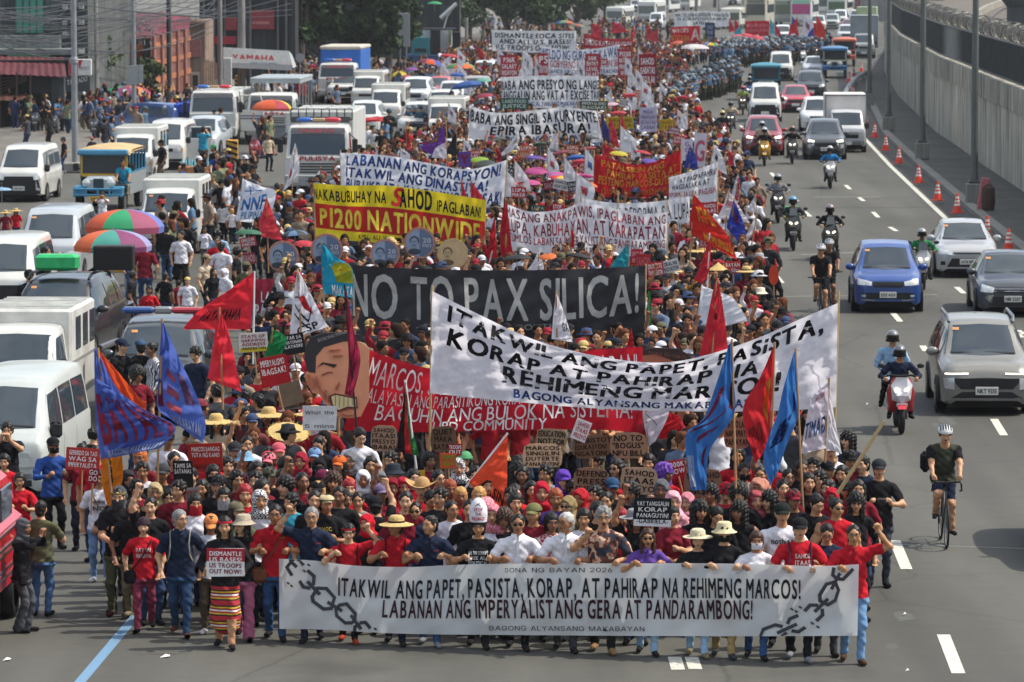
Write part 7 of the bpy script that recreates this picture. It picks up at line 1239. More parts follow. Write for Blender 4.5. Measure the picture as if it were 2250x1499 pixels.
flag('tall white and red pennant pair above the right edge of the march',118,[(1620,385),(1612,410),(1606,440)],[(1624,388),(1626,420),(1622,445)],'#d2c9ce',[],[([(.1,.5),(.9,.4),(.9,.95),(.1,.95)],'#b53a46')],((1621,382),(1614,500)),amp=.04)
flag('white flag with a dark emblem by the wide gap of road at the right',140,[(1570,318),(1566,340),(1560,362)],[(1574,320),(1590,350),(1598,385)],'#d8d7dc',[],[([(.4,.3),(.5,.5),(.7,.4),(.6,.2)],'#3a3c40')],((1568,314),(1556,400)),amp=.04)
flag('blue pennant beside the deep red banner',138,[(1516,322),(1508,345),(1502,368)],[(1518,322),(1530,345),(1534,372)],'#3b4494',[],[],((1517,318),(1512,400)),amp=.04)
flag('purple pennant right of the slanted lettered banner',165,[(1320,250),(1322,285),(1330,320)],[(1323,250),(1340,290),(1355,318)],'#34356f',[],[],((1320,246),(1324,340)),amp=.04)
flag('red pennant left of a pair beside the slanted lettered banner',164,[(1340,260),(1338,290),(1342,318)],[(1343,260),(1355,295),(1360,322)],'#b33240',[],[],((1341,256),(1342,340)),amp=.04)
flag('red pennant right of a pair beside the slanted lettered banner',163,[(1362,247),(1360,280),(1364,310)],[(1365,247),(1375,285),(1380,312)],'#b33240',[],[],((1363,243),(1364,340)),amp=.04)
for k,(x,y,hh,wd,Yf,col,lab)in enumerate([(990,122,40,22,258,'#d6d7da','white'),(1004,140,44,26,248,'#d6d7da','white'),(1020,168,46,24,235,'#d9dadd','white'),(1148,110,52,26,256,'#d8d9dc','white'),(1158,130,46,18,248,'#d8d9dc','white'),(1176,124,46,20,252,'#d8d9dc','white'),(1170,168,36,16,225,'#d8d9dc','white'),(1270,130,48,18,250,'#d9dadd','white'),(1343,196,44,24,212,'#dadbde','white'),(1376,190,46,26,214,'#dadbde','white'),(1402,188,52,20,214,'#dadbde','white'),(1416,176,46,16,222,'#dadbde','white'),(1436,205,44,22,205,'#dadbde','white'),(1450,180,46,18,220,'#dadbde','white'),(1380,146,44,20,240,'#d9dadd','white'),(1396,152,42,18,236,'#d9dadd','white'),(1366,118,40,18,256,'#d9dadd','white'),(985,226,40,20,188,'#d6d7dc','white'),(977,128,44,24,262,'#d5d6d9','white'),(1050,105,30,18,300,'#b8303c','red'),(1062,112,34,20,295,'#b8303c','red'),(1300,50,28,26,340,'#b93844','red'),(1345,46,26,30,345,'#b93844','red'),(1420,50,34,18,350,'#ad3a44','red'),(1446,62,30,14,345,'#ad3a44','red'),(1545,70,22,12,380,'#7a8f3a','olive'),(1602,40,30,10,395,'#b9303c','red'),(1614,42,30,10,395,'#b9303c','red'),(1628,55,26,14,390,'#3f9fb5','sky blue'),(1692,40,32,12,388,'#55a5b5','sky blue'),(1703,55,28,12,385,'#b9303c','red'),(1735,52,38,24,380,'#b9303c','red'),(1752,38,46,20,378,'#c02c38','red'),(1765,30,50,26,372,'#d0ccd2','white'),(1778,42,38,26,374,'#c02c38','red'),(1794,34,46,22,370,'#c8402e','orange red'),(1788,60,34,14,368,'#434a9a','blue'),(1740,36,26,12,384,'#434a9a','blue'),(1560,60,28,12,385,'#b93844','red'),(1488,240,36,14,186,'#d7d8dc','white'),(1510,240,44,16,178,'#d7d8dc','white'),(1388,312,38,22,150,'#d9dadd','white'),(1325,316,28,24,150,'#b8303c','red'),(1090,322,30,14,150,'#a8303c','red'),(1003,292,48,22,152,'#2b2d30','black'),(1018,305,40,20,150,'#d8d9dc','white'),(893,282,48,10,160,'#a8323c','red and black'),(880,325,22,24,150,'#dcdce0','white'),(980,312,36,28,148,'#d7d3da','white'),(1255,500,40,8,104,'#b3222f','red'),(1014,396,40,10,112,'#b3222f','red'),(1600,330,30,14,140,'#b93844','red'),(1660,430,36,14,118,'#d9d6da','white')]):
 wh=['hanging limp','half open','blown to the right','drooping'][k%4]
 wd*=1.5;hh*=1.12;sg_=1 if k%4 else-1;flag('small %s flag held up in the middle or far part of the march'%lab,Yf,[(x,y),(x-sg_*wd*.03,y+hh*.5),(x-sg_*wd*.05,y+hh*.92)],[(x+sg_,y+1),(x+sg_*wd*.55,y+hh*(.35+.1*(k%3))),(x+sg_*wd*(.75-.2*(k%2)),y+hh*(1.05 if k%2 else.85))],col,[],[([(.35,.3),(.5,.65),(.7,.6),(.55,.25)],'#8d6f86' if lab=='white' and k%2 else col)],((x,y-3),(x+1,y+hh*1.6)),amp=.04,nu=10,nv=8,group='small %s flags in the march'%lab)
def placard(label,px,py,wpx,hpx,Y,bg,lines,rot=0.0,fg='#e8e4e0',shape=None,stick=True,jit=.05,bold=.03,cat='placard',marg=.08,fgs=None,strip=None,font='b',seed=0,group=None):
 s=Y/FPX;c=P(px,py,Y);wd,hh=wpx*s,hpx*s;o=root_at(c,'placard',label,cat,group);o.rotation_euler=(0,-rot,0);q=MB();rg=random.Random(int(px)+seed)
 if shape=='card':
  pts=[]
  for i in range(22):a=6.283*i/22;k=rg.uniform(.93,1.03);ca,sa=math.cos(a),math.sin(a);pts.append((wd/2*math.copysign(abs(ca)**.55,ca)*k,hh/2*math.copysign(abs(sa)**.55,sa)*k))
 elif shape=='round':pts=[(wd/2*math.cos(6.283*i/32),hh/2*math.sin(6.283*i/32))for i in range(32)]
 else:j=lambda:rg.uniform(-.012,.012);pts=[(-wd/2+j(),-hh/2+j()),(wd/2+j(),-hh/2+j()),(wd/2+j(),hh/2+j()),(-wd/2+j(),hh/2+j())]
 q.prism(pts,-.006,.006);bm=bg if not isinstance(bg,str)else mat('cardboard',bg,.85,var=.18,scale=5,spec=.15);q.build('board',bm,o)
 if strip:c0,v0,v1=strip;t=MB();t.box((0,-.009,hh*(.5-(v0+v1)/2)),(wd*.99,.004,hh*(v1-v0)));t.build('strip',mat('cardboard',c0,.85,var=.1,scale=5),o)
 n=len(lines)
 if n:
  ms=[];t=MB();lh=(1-2*marg)/n
  for i,ln in enumerate(lines):
   cl=(fgs[i]if fgs else fg);m=mat('letter_paint',cl,.8,var=.12,scale=12,spec=.15)
   if m not in ms:ms.append(m)
   V,T,w=text_mesh(ln,font,bold,jit,0,.14);kx=wd*(1-2*marg)*min(1,.35+.11*len(ln)if n>2 else 1);z0=hh/2-hh*marg-hh*lh*(i+1)+hh*lh*.14
   t.add([(-kx/2+v[0]/w*kx,-.0125-v[2],z0+v[1]*hh*lh*.74)for v in V],[tuple(x)for x in T],ms.index(m))
  t.build('lettering',ms,o)
 if stick:q=MB();q.tube([(0,.012,-hh*.4),(.02,.012,-hh*.5-.45)],.012,6);q.build('stick',WOOD,o)
 return o
CB='#a5836a';DKT='#2a1d16';RS='#a8242c'
placard('white and red placard about bases held by a woman in a striped skirt',495.5,1236,85,63,54.52,'#dcdad8',['DISMANTLE','US BASES!','US TROOPS','OUT NOW!'],-.02,fgs=['#ece8e6','#ece8e6','#7d2433','#7d2433'],strip=('#a3202f',0,.46),jit=0,stick=False)
placard('black placard with white chalky letters and a white strip below',1434,1126,84,62,54.95,'#1d1f22',['VAT TANGGALIN','KORAP','PANAGUTIN!','-GABRIELA-'],-.03,fgs=['#d3d3d0']*3+['#1d1d20'],strip=('#cfd0d0',.76,1.0))
placard('red placard with white letters held up at the far left front',182,1009,74,48,62,'#b23a34',['GERBISDO SA TAO','WAG SA','IMPERYALISTA'],-.08)
placard('red placard above the left front crowd beside the blue flag pole',452,1006,74,62,60.5,'#a5281f',['MARCOS BANGAG','TUTA NG KANO','','ANAKBAYAN'],.02,fgs=['#ddd3cc','#ddd3cc','#ddd3cc','#5c1512'])
placard('black placard with a pale face drawing under the red placard',402,1042,44,60,59.6,'#23211f',['TAMIS SA','SATANAS','',''],.02)
placard('crumpled grey placard with red strokes left of the crowd centre',413,1090,52,36,58.6,'#8d8882',['UPRISING'],.15,fg='#8d3230')
placard('tilted red placard with two lines of white lettering and a raised hand below',602,815,64,66,67.5,RS,['IMPERYALISMO','IBAGSAK!',''],.2)
placard('white placard with red lettering and a yellow strip at the left',557,752,62,42,71,'#d6d0c8',['STATE OF','NAKAWAN','ADDRESS','ANAKBAYAN'],.06,fgs=['#8d2a38']*3+['#26221c'],strip=('#c9b32e',.78,1))
placard('black placard with white strips of lettering beside the green flag',640,757,58,46,71,'#242626',['MILITAR SA','KANAYUNAN','PALAYASIN!',''],.17)
placard('plain brown cardboard sheet turned away among the straw hats',640,865,48,52,65,'#75624f',[],.28,stick=False)
placard('white sheet printed with large black words behind the straw hats',702,920,76,54,65.5,'#d9d8d6',['What the','','5 mins'],0,'#1c1c1e',jit=0,bold=.0,font='i')
placard('scorched cardboard shield with dark letters left of the flag with a green stripe',843,964,60,60,62,CB,['SAHOD','ITAAS!','PRESYO','IBABA!'],-.04,DKT,'card')
placard('dark scorched cardboard under the word COMMUNITY',974,965,58,58,62.5,'#6f5440',['QUIET','MAKA','BAYAN'],.04,DKT,'card')
placard('cardboard with black letters held behind the palest cardboard',1212,962,70,40,62.8,'#a68a6e',['EDUCATION','NOT FOR'],-.06,'#191512','card')
placard('palest cardboard held up with both hands in the front middle',1192,1002,88,56,60.5,'#d0ab88',['MARCOS','SINGILIN','DUTERTE','PANAGUTIN!'],.0,'#2b1c14','card')
placard('dark brown cardboard right of the palest cardboard',1298,982,84,52,62,'#7d5c46',['SERBISYO','EDUKASYON!','NGAYON!'],.06,DKT,'card')
placard('square scorched cardboard with three lines about a bill',1380,979,82,60,61.5,'#a07a60',['NO TO','"BOGUS"','NPU BILL'],.02,'#1d1511','card')
placard('dark scorched cardboard shield in the front middle, lower than its neighbours',1299,1058,80,62,58.6,'#8c6a52',['DEFEND','PRESS','FREEDOM'],-.05,'#1d1511','card')
placard('light brown cardboard behind a young man wearing a checked scarf',1404,1056,86,60,58.9,'#b8967a',['SAHOD','ITAAS','PRESYO'],-.1,'#1d1511','card')
placard('dark brown cardboard behind the purple haired person',1545,1062,88,62,59,'#85634f',['TRABAHO','LUPA','NOW!'],.05,'#1d1511','card')
placard('round reddish brown cardboard between the blue and the red flag',1620,952,62,70,61.5,'#9c6650',['TATLO LANG','NAMAMAYA','PAMAYAN'],.0,'#251511','card')
placard('dark cardboard half hidden by the blue satin flag',1700,970,40,50,62,'#4d3a2f',[],.05,stick=False,shape='card')
placard('small white placard with red stripes of lettering below the long red banner',1278,946,34,48,61,'#dcd2d0',['SAHOD','ITAAS','PRESYO'],-.35,'#b0404a',stick=False)
placard('red placard with white letters right of the cardboards',1487,1028,42,36,60.2,RS,['1000K','NOW'],.2)
placard('small placard with a green and orange border in the front middle',985,1012,36,34,60.8,'#c9562c',['FILIPINO','FIGHT'],.0,'#6f9a3a')
placard('dark red placard with white letters below the long red banner',1000,988,32,26,61.8,'#a02634',['TROOPS','OUT'],.0)
placard('maroon placard with white letters left behind the small white sheet',205,1045,22,34,60,'#8f2431',['GO','DO'],-.1)
placard('yellow paddle shaped placard in the front middle',916,1042,32,14,60,'#d0a52a',[],.12,stick=True)
for(lab,x,y,w_,h_,Yq,bg,ln,rot,fg)in[('red placard in the right middle beside the black banner',1440,592,36,34,97,'#b3303a',['DUTERTE','PANAGUTIN'],.12,W_),('white placard with black letters in the right middle',1473,585,40,28,98,'#cfd0cc',['LOKAL NA','PRODUKSYON'],.25,'#1d1f22'),('red placard with a white drawing above another red placard',1413,575,34,32,99,'#a32a34',['SAHOD'],.0,'#c86a6a'),('tallest red placard behind the right end of the black banner',1400,565,28,34,100,'#b3222e',['SINGILIN','ANG US'],.0,'#d8a0a0'),('red placard with blue emblem held by people in straw hats',1610,588,36,28,99,'#ad2a36',['BAYAN','ng Silica'],.04,'#dcd4d4'),('red placard by the big red and yellow flag',1548,535,26,20,104,'#8f2a36',['SILICA'],.0,'#d0a0a0'),('white on red sheet beside the green umbrella at the left',545,532,34,22,112,'#a83a40',['SINGILIN','MARCOS'],.2,'#dcd4d4'),('maroon sheet held low at the left of the coins',548,568,30,24,104,'#8a3a44',['SAHOD'],.1,'#c8a0a0'),('tall red placard with white letters, leftmost of the far wage placards',1119,146,38,50,250,'#a92c38',['P36K','SALARY','NGAYON'],.0,W_),('tall red placard, second of the far wage placards',1194,142,22,50,252,'#a92c38',['P5','NGAYON'],.0,W_),('tall red placard in the middle of the far wage placards',1302,146,34,56,248,'#a3303a',['50K','ENTRY','LEVEL','SALARY'],.0,W_),('tall red placard right of the blue lettered far banner',1374,140,32,66,250,'#a83640',['P1200','NATIONAL','MINIMUM','WAGE'],.0,W_),('twin tall dark red placard, rightmost of the far wage placards',1423,155,38,72,240,'#8f2430',['SAHOD','ISABATAS','REGULAR'],.02,W_),('small red sign under the blue lettered far banner',1327,136,16,14,249,'#b03a44',['36K'],.0,W_),('dark green sign with white lettering under the price banner',1130,228,62,24,196,'#2f5a46',['LAND FOOD','JUSTICE'],.0,'#c8d0c8'),('olive green sign with white lettering at the right of the price banner',1305,232,62,20,194,'#3f5238',['IMPERYALISMO','IBAGSAK!'],-.02,'#d0d0c4'),('yellow sign behind the pair of red pennants',1362,270,60,26,172,'#b5a22c',['TRABAHO HINDI','DROGA'],.0,'#8a4a24'),('yellow sign with red lettering near the police line',1464,274,30,24,172,'#bda72e',['SAHOD','ITAAS'],.05,'#9a3a2a'),('pale lavender printed placard at the right of the march',1424,263,38,54,170,'#b7b0c6',['MGA','PANAWAGAN','NG BAYAN','LABAN'],.0,'#6d6884'),('white placard with a violet spiral, left of two',1510,330,24,46,146,'#cfc6d2',['G','G','O'],.0,'#7d5a9a'),('white placard with a pink spiral, right of two',1538,330,26,74,146,'#cbc3cb',['G','',''],-.05,'#b5566e'),('purple hanging placard with a dark red fist beside the blue lettered banner',1021,350,28,34,140,'#5f4590',['Y'],.0,'#7a2440'),('dark blue tall placard in the far march',1560,72,22,44,360,'#2f3f58',['END','WAR','NOW'],.0,'#8f9db0'),('dark green small placard in the umbrella crowd',1182,462,32,22,118,'#2f4a3a',['LUPA','HUSTISYA'],.0,'#a9b5a4'),('red small placard in the umbrella crowd',1225,460,22,28,117,'#b32a36',['STOP','PIPE'],.05,W_),('maroon placard under the pink umbrellas',1208,408,28,20,130,'#7a2a38',['SAHOD'],.1,'#c0a0a4'),('white placard with grey lettering under the pink umbrellas',1250,410,32,22,130,'#b9bec0',['LABAN','BAYAN'],-.15,'#4f565c'),('orange placard under the sagging white banner',1150,340,28,18,148,'#b5562c',['LABAN'],.0,'#d8b090'),('black placard with white letters left of the white pennant',1163,578,14,22,102,'#26282a',['EPIRA','IBA'],.0,'#d0d0d0'),('small red placard in front of the maroon lettered banner',1237,588,26,16,101,'#a8303c',['PUBLIC'],.15,'#d0b0b0'),('red round sign held behind the hooded person at the right',1700,605,22,44,97,'#c8472c',[''],.0,W_)]:
 placard(lab,x,y,w_,h_,Yq,bg,[l for l in ln if l]if ln!=['G','','']else['G'],rot,fg,shape='round' if 'round sign' in lab else None)
def coin(label,px,py,r,Y,gold,txt,sub,fc):
 s=Y/FPX;c=P(px,py,Y);R0=r*s;o=root_at(c,'coin_placard',label,'placard');M=Matrix.Rotation(R(90),4,'X');rim='#bfa473' if gold else '#b07a68';fld='#c8aa7c' if gold else '#8c9db3'
 q=MB();q.lathe([(R0*.86,-.012),(R0,-.012),(R0,.012),(R0*.86,.014)],36,0,M,cap=False);q.build('rim',mat('coin_rim',rim,.6,var=.25,scale=14),o)
 q=MB();q.lathe([(0,-.006),(R0*.87,-.006),(R0*.87,.008),(0,.008)],36,0,M);q.build('field',mat('coin_field',fld,.6,var=.1,scale=5),o)
 if not gold:q=MB();q.add([(R0*.86*math.sin(a),-.012,R0*.86*math.cos(a))for a in np.linspace(0,math.pi,14)],[tuple(range(13,-1,-1))]);q.build('field_half',mat('coin_dark','#5f6f8a',.6,var=.1,scale=5),o)
 q=MB();dk=1;x0=-R0*.34
 q.ell((x0,-.016,R0*.0),(R0*.25,.006,R0*.33),18,8,0);q.ell((x0+R0*.01,-.013,R0*.12),(R0*.31,.005,R0*.33),18,8,1);q.ell((x0,-.012,-R0*.55),(R0*.42,.004,R0*.2),16,8,1)
 for sx in(-1,1):q.box((x0+sx*R0*.1,-.023,R0*.06),(R0*.1,.003,R0*.03),1);q.box((x0+sx*R0*.1,-.023,R0*.12),(R0*.13,.003,R0*.025),1)
 q.box((x0,-.023,-R0*.15),(R0*.2,.003,R0*.05),1);q.build('portrait',[mat('coin_face',fc,.6,var=.1),mat('coin_line','#39434f' if not gold else '#6b5230',.6)],o,True)
 q=MB();flat_text(q,txt,(R0*.2,-.018,R0*.02),(1,0,0),(0,0,1),R0*(.5 if len(txt)>1 else.24),R0*.3,0);flat_text(q,sub,(R0*.18,-.018,-R0*.26),(1,0,0),(0,0,1),R0*.56,R0*.2,0);q.build('lettering',mat('coin_letters','#b9c0c4' if not gold else '#d3bf98',.6),o)
 q=MB();q.tube([(0,.02,-R0*.8),(0,.02,-R0-.4)],.014,6);q.build('stick',WOOD,o)
coin('round silver coin placard with a smiling woman, leftmost of the coins',622,564,35,100,False,'20','PISO','#8795a8');coin('round silver coin placard partly behind the sky blue flag',718,549,36,103,False,'20','PISO','#8795a8');coin('round silver coin placard with a grinning man, lowest on the yellow banner',846,558,33,101,False,'20','PISO','#8795a8');coin('round silver coin placard with two heads, highest of the coins',922,534,35,101.5,False,'20','PISO','#8795a8');coin('round gold coin placard with a man at its middle',995,558,34,100.5,True,'5','PISO','#b9a076')
def cutout(label,Y,parts,name='caricature_cutout'):
 c=P(parts[0][1][0][0],parts[0][1][0][1],Y);o=root_at(c,name,label,'cutout')
 for k,(nm,pts,col)in enumerate(parts):
  q=MB();w_=[P(x,y,Y)-c for x,y in pts];q.prism([(p.x,p.z)for p in w_],-.01-.006*k,.02);q.build(nm,mat('painted_board',col,.7,var=.08,scale=4),o)
 return o
def zz(q):return[(430+x*.22686,720+y*.22686)for x,y in q]
o=cutout('giant painted caricature head with clenched teeth behind the long red banner',67.2,[('face',zz([(1560,110),(1430,120),(1230,180),(1150,270),(1150,430),(1080,420),(1050,470),(1090,560),(1130,630),(1200,650),(1240,730),(1340,800),(1400,870),(1480,880),(1600,860),(1680,700),(1680,200)]),'#e09a74'),('hair',zz([(1090,430),(1050,300),(1060,190),(1120,90),(1250,50),(1430,50),(1600,70),(1600,130),(1430,135),(1240,190),(1165,280),(1160,440)]),'#2f2f31'),('eyebrow',zz([(1175,385),(1230,335),(1370,358),(1340,388),(1240,352)]),'#3a2722'),('closed_eye',zz([(1220,455),(1280,425),(1330,430),(1325,440),(1280,440),(1230,465)]),'#8a4e3a'),('cheek_line',zz([(1195,590),(1210,585),(1260,660),(1245,700)]),'#b87556'),('nose_line',zz([(1395,520),(1365,560),(1350,600),(1370,605),(1395,560)]),'#a86248'),('lip',zz([(1290,660),(1350,635),(1560,670),(1570,780),(1480,785),(1380,815),(1310,750)]),'#6b352a'),('teeth',zz([(1315,665),(1360,650),(1550,690),(1555,765),(1470,760),(1385,795),(1330,740)]),'#ded29c'),('frown_line',zz([(1290,215),(1400,205),(1405,214),(1295,226)]),'#a8664a'),('frown_line',zz([(1330,270),(1420,262),(1425,270),(1335,280)]),'#a8664a'),('temple_line',zz([(1170,470),(1200,520),(1215,580),(1205,582),(1185,525),(1160,480)]),'#b87556'),('chin_line',zz([(1420,830),(1480,845),(1540,835),(1540,843),(1480,856),(1415,840)]),'#a8664a'),('jaw_line',zz([(1255,600),(1275,605),(1290,660),(1280,720),(1268,660)]),'#b07052'),('ear_shade',zz([(1080,450),(1110,455),(1150,540),(1140,600),(1100,540)]),'#b87050')])
q=MB();c=P(700,752,67.12)-o.location;flat_text(q,'BOBONG MARKA',(c.x,-.07,c.z),(.93,0,.3),(-.3,0,.93),.52,.05,0,jit=.05);q.build('lettering',mat('letter_grey','#8f9294',.7),o)
for k in range(5):q=MB();a=P(*zz([(1355+40*k,655+8*k)])[0],67.1)-o.location;b=P(*zz([(1350+42*k,780-6*k)])[0],67.1)-o.location;q.tube([(a.x,-.062,a.z),(b.x,-.062,b.z)],.004,4);q.build('tooth_line',mat('tooth_line','#4d3a2c',.7),o)
rod(o,[P(745,900,67.3),P(742,1000,67.3)],.02,WOOD)
o=cutout('second giant caricature head mostly hidden behind the big white banner',69.5,[('face',[(1392,775),(1430,766),(1490,766),(1520,785),(1535,830),(1560,905),(1545,928),(1520,950),(1440,940),(1400,850)],'#b06a50'),('hair',[(1375,790),(1395,770),(1440,764),(1490,766),(1515,780),(1540,815),(1538,832),(1500,800),(1440,778),(1400,782)],'#3b2520'),('ear',[(1520,900),(1548,890),(1558,915),(1540,930)],'#9a5c44')])
q=MB();a=P(1425,778,69.4)-o.location;flat_text(q,'SARA DUTERTE',(a.x,-.05,a.z),(.99,0,-.16),(.16,0,.99),.62,.05,0,jit=.05);q.build('lettering',mat('letter_dark','#7a5348',.7),o)
q=MB();q.tube([P(1943,925,57.5),P(1840,1085,57.5)],[.022,.028],8);tag(q.build('bamboo_pole',BAMBOO,None,True),'bare slanting bamboo pole at the right front of the march','pole')
def umbrella(label,px,py,wpx,Y,cols,tilt=(0,0),hgt=.34,group=None,L=.75,n=8,valance=0.0,colm='umbrella_cloth'):
 R0=wpx/2*Y/FPX;c=P(px,py,Y);o=root_at((c.x,c.y,c.z-L),'umbrella',label,'umbrella',group);o.rotation_euler=(tilt[0],tilt[1],.3);q=MB();mats=[]
 for k in range(n):
  m=mat(colm,cols[k%len(cols)],.7,var=.1,scale=3,transl=.25)
  if m not in mats:mats.append(m)
  A=[]
  for t in np.linspace(0,1,7):
   row=[]
   for u in np.linspace(0,1,5):a=6.2832*(k+u)/n;sag=.05*t*math.sin(math.pi*u);rr=R0*math.sin(t*1.35)/math.sin(1.35)*(1-sag);zz_=L-R0*hgt*2*(1-math.cos(t*1.15))/(1-math.cos(1.15))*.5-.0;row.append((math.cos(a)*rr,math.sin(a)*rr,zz_))
   A.append(row)
  if valance:A.append([(x*.985,y*.985,z-valance)for x,y,z in A[-1]])
  q.grid(A,mats.index(m))
 q.build('canopy',mats,o,True,sharp=25);q=MB();q.tube([(0,0,L+.05),(0,0,-.1)],.012 if R0<.8 else.025,6);q.build('pole',STEEL,o,True)
 if R0>.8:
  q=MB()
  for k in range(n):a=6.2832*k/n;q.tube([(0,0,L-.45),(math.cos(a)*R0*.6,math.sin(a)*R0*.6,L-R0*hgt*.45)],.008,4)
  q.build('ribs',STEEL,o)
 return o
VG=['#2f9a6a','#8d4470','#6677ad','#d0603c']
umbrella('big umbrella with orange, green, plum and blue gores, the rear of two at the left',274,460,178,113,['#5f72b8','#8f4a68','#2f9a66','#c23a3c','#d5603c','#2f9a66','#a0506c','#6a7cc0'],hgt=.42,L=2.1,n=8,valance=.16)
umbrella('big umbrella with teal, plum and lilac gores, the front of two at the left',248,505,176,105,['#8d8bb5','#7d3a60','#3f8d80','#c9603f','#d4683f','#4a9a8c','#84406a','#9896c0'],hgt=.4,L=2.1,n=8,valance=.12)
umbrella('pavement umbrella with green and plum gores before the brick building',280,188,122,236,['#b03a5c','#5f6fae','#7f3f6c','#2f8d66','#2f9a6c','#8d4674','#c9803f','#b84468'],hgt=.4,L=2.3,n=8,valance=.12)
umbrella('street vendor umbrella with orange, red and yellow gores before the police truck',597,219,90,192,['#d3b52c','#3f8d5c','#c9572f','#3f8d5c','#d8663c','#c9572f','#a83444','#dcc034'],hgt=.42,L=2.1,n=8,valance=.08)
umbrella('pale pink and white big umbrella by the far police line',1527,97,66,268,['#c8bcc0','#cfd0cc'],hgt=.3,L=2.0)
umbrella('small rainbow umbrella right of the pale pink umbrella',1562,94,40,275,['#3f6fb5','#c9a52c','#3f8d4c','#b54a3c'],hgt=.3)
umbrella('light blue umbrella cut by the left edge',4,412,46,136,['#86a9c4'],hgt=.25)
umbrella('green umbrella on top of the stage truck',955,3,34,345,['#2f8d5c'],hgt=.35)
UM=[('dark blue umbrella over the jammed cars',1030,178,74,205,['#2f5590']),('blue and orange big umbrella at the left of the far march',945,130,62,262,['#34559c','#7a2f48','#c9532f']),('orange and green umbrella at the left of the far march',1012,138,66,256,['#c9672f','#3f8d5c','#c9562f']),('small yellow and black umbrella at the roadside',880,156,38,248,['#c4ab2c','#26261f']),('small violet umbrella left of the blue and orange one',905,148,28,255,['#7a4a8d']),('pink umbrella low at the roadside',898,166,22,250,['#c9567c']),('red umbrella by the stage truck',985,118,42,268,['#b0303c']),('small blue umbrella under the orange and green one',1005,160,36,246,['#2f5aa0']),('pale green umbrella left of the white flags',1063,172,36,238,['#5fa08d']),('maroon umbrella under the dark blue one',1068,205,44,204,['#8a3040']),('red umbrella among the vans',812,258,52,186,['#b0303c']),('tilted crimson umbrella among the vans',830,256,50,190,['#a8202c']),('green umbrella at the left side of the march',545,504,66,108,['#35674c']),('grey and black umbrella at the left side of the march',652,506,60,108,['#3a3f42','#5f7fa0']),('red umbrella with a white letter at the left of the coins',665,528,50,104,['#b8323e']),('far umbrella with rainbow gores',1240,45,46,335,['#b5562f','#34559c','#6a8a5c']),('far umbrella with green and red stripes',1268,52,38,330,['#5f7a5c','#a0524a'])]
for lab,x,y,w_,Yq,cols in UM:umbrella(lab,x,y,w_,Yq,cols,(random.uniform(-.2,.2),random.uniform(-.2,.2)))
MU=[(1055,345,46,'#7a9a2c','lime'),(1070,352,50,'#3a403c','dark grey'),(1172,342,52,'#5a4590','purple'),(1270,340,54,'#2f5596','blue'),(1278,350,46,'#b33a4a','red'),(1356,332,42,'#b3a52c','yellow'),(1180,368,54,'#a8407a','pink'),(1222,378,50,'#b04a86','pink'),(1160,395,60,'#b0457c','pink'),(1222,384,64,'#6aa05c','rainbow'),(1265,380,42,'#a8407a','pink'),(1285,382,38,'#b0457c','pink'),(1280,398,46,'#c9672f','orange'),(1130,392,44,'#4a7aa8','blue'),(1120,400,34,'#c9602f','orange'),(1098,364,32,'#8a3040','maroon'),(1240,330,46,'#7a3a44','maroon'),(1330,352,44,'#8f2f3c','red'),(1300,322,40,'#8a3a40','red'),(1210,326,40,'#43464a','dark grey'),(1190,312,36,'#2f4a3c','dark green'),(1404,330,40,'#a8323e','red'),(1218,470,46,'#47504a','dark green'),(1140,560,70,'#26282a','black'),(1262,556,60,'#232527','black'),(1210,555,40,'#c9672f','orange'),(1090,262,34,'#7a3a40','maroon'),(1360,244,40,'#b53a46','red'),(1345,225,36,'#c0a0a8','pale pink'),(1385,205,34,'#b53a46','red'),(1300,300,36,'#3a3f44','dark grey'),(1420,348,40,'#5a4590','purple'),(1095,300,34,'#4a4e50','dark grey'),(1490,90,30,'#b5523c','orange'),(1640,74,34,'#b5404c','red'),(1660,78,34,'#b03a48','red'),(1620,76,26,'#c25c64','red'),(1500,210,30,'#a0303c','red')]
for x,y,w_,c_,nm in MU:umbrella('%s coloured umbrella held over the marching crowd'%nm,x,y,w_*1.0,YH(y,2.12),[c_]if nm!='rainbow' else['#c23a44','#c9a52c','#3f8d4c','#3f6fb5'],(random.uniform(-.25,.25),random.uniform(-.25,.25)),hgt=.3,group='%s umbrellas over the crowd'%nm)
for k in range(30):
 x,y=random.choice([(random.uniform(960,1460),random.uniform(100,215)),(random.uniform(1030,1480),random.uniform(240,400))]);Yf=YH(y+40,2.2)
 if any(a<x<b and c<y<d for a,b,c,d in((1020,1330,205,320),(1090,1325,130,238),(1170,1370,70,150),(1290,1500,290,430))):continue
 wd,hh=6000/Yf,9500/Yf;sg_=random.choice([-1,1,1]);c_=random.choice(['#dcdde0','#dcdde0','#d4d2d8','#dcdde0','#c03440'])
 flag('slim %s pennant raised above the middle of the march'%('red' if c_=='#c03440' else 'white'),Yf,[(x,y),(x,y+hh*.5),(x-sg_*wd*.08,y+hh*.95)],[(x+sg_*2,y+1),(x+sg_*wd*random.uniform(.5,.9),y+hh*random.uniform(.4,.6)),(x+sg_*wd*random.uniform(.5,.9),y+hh*random.uniform(.9,1.1))],c_,[],[([(.4,.3),(.5,.65),(.7,.6),(.6,.25)],random.choice(['#b5525a','#5a6aa8','#dcdde0']))],((x,y-3),(x,y+hh*1.7)),amp=.04,nu=10,nv=8,group='slim pennants in the march')
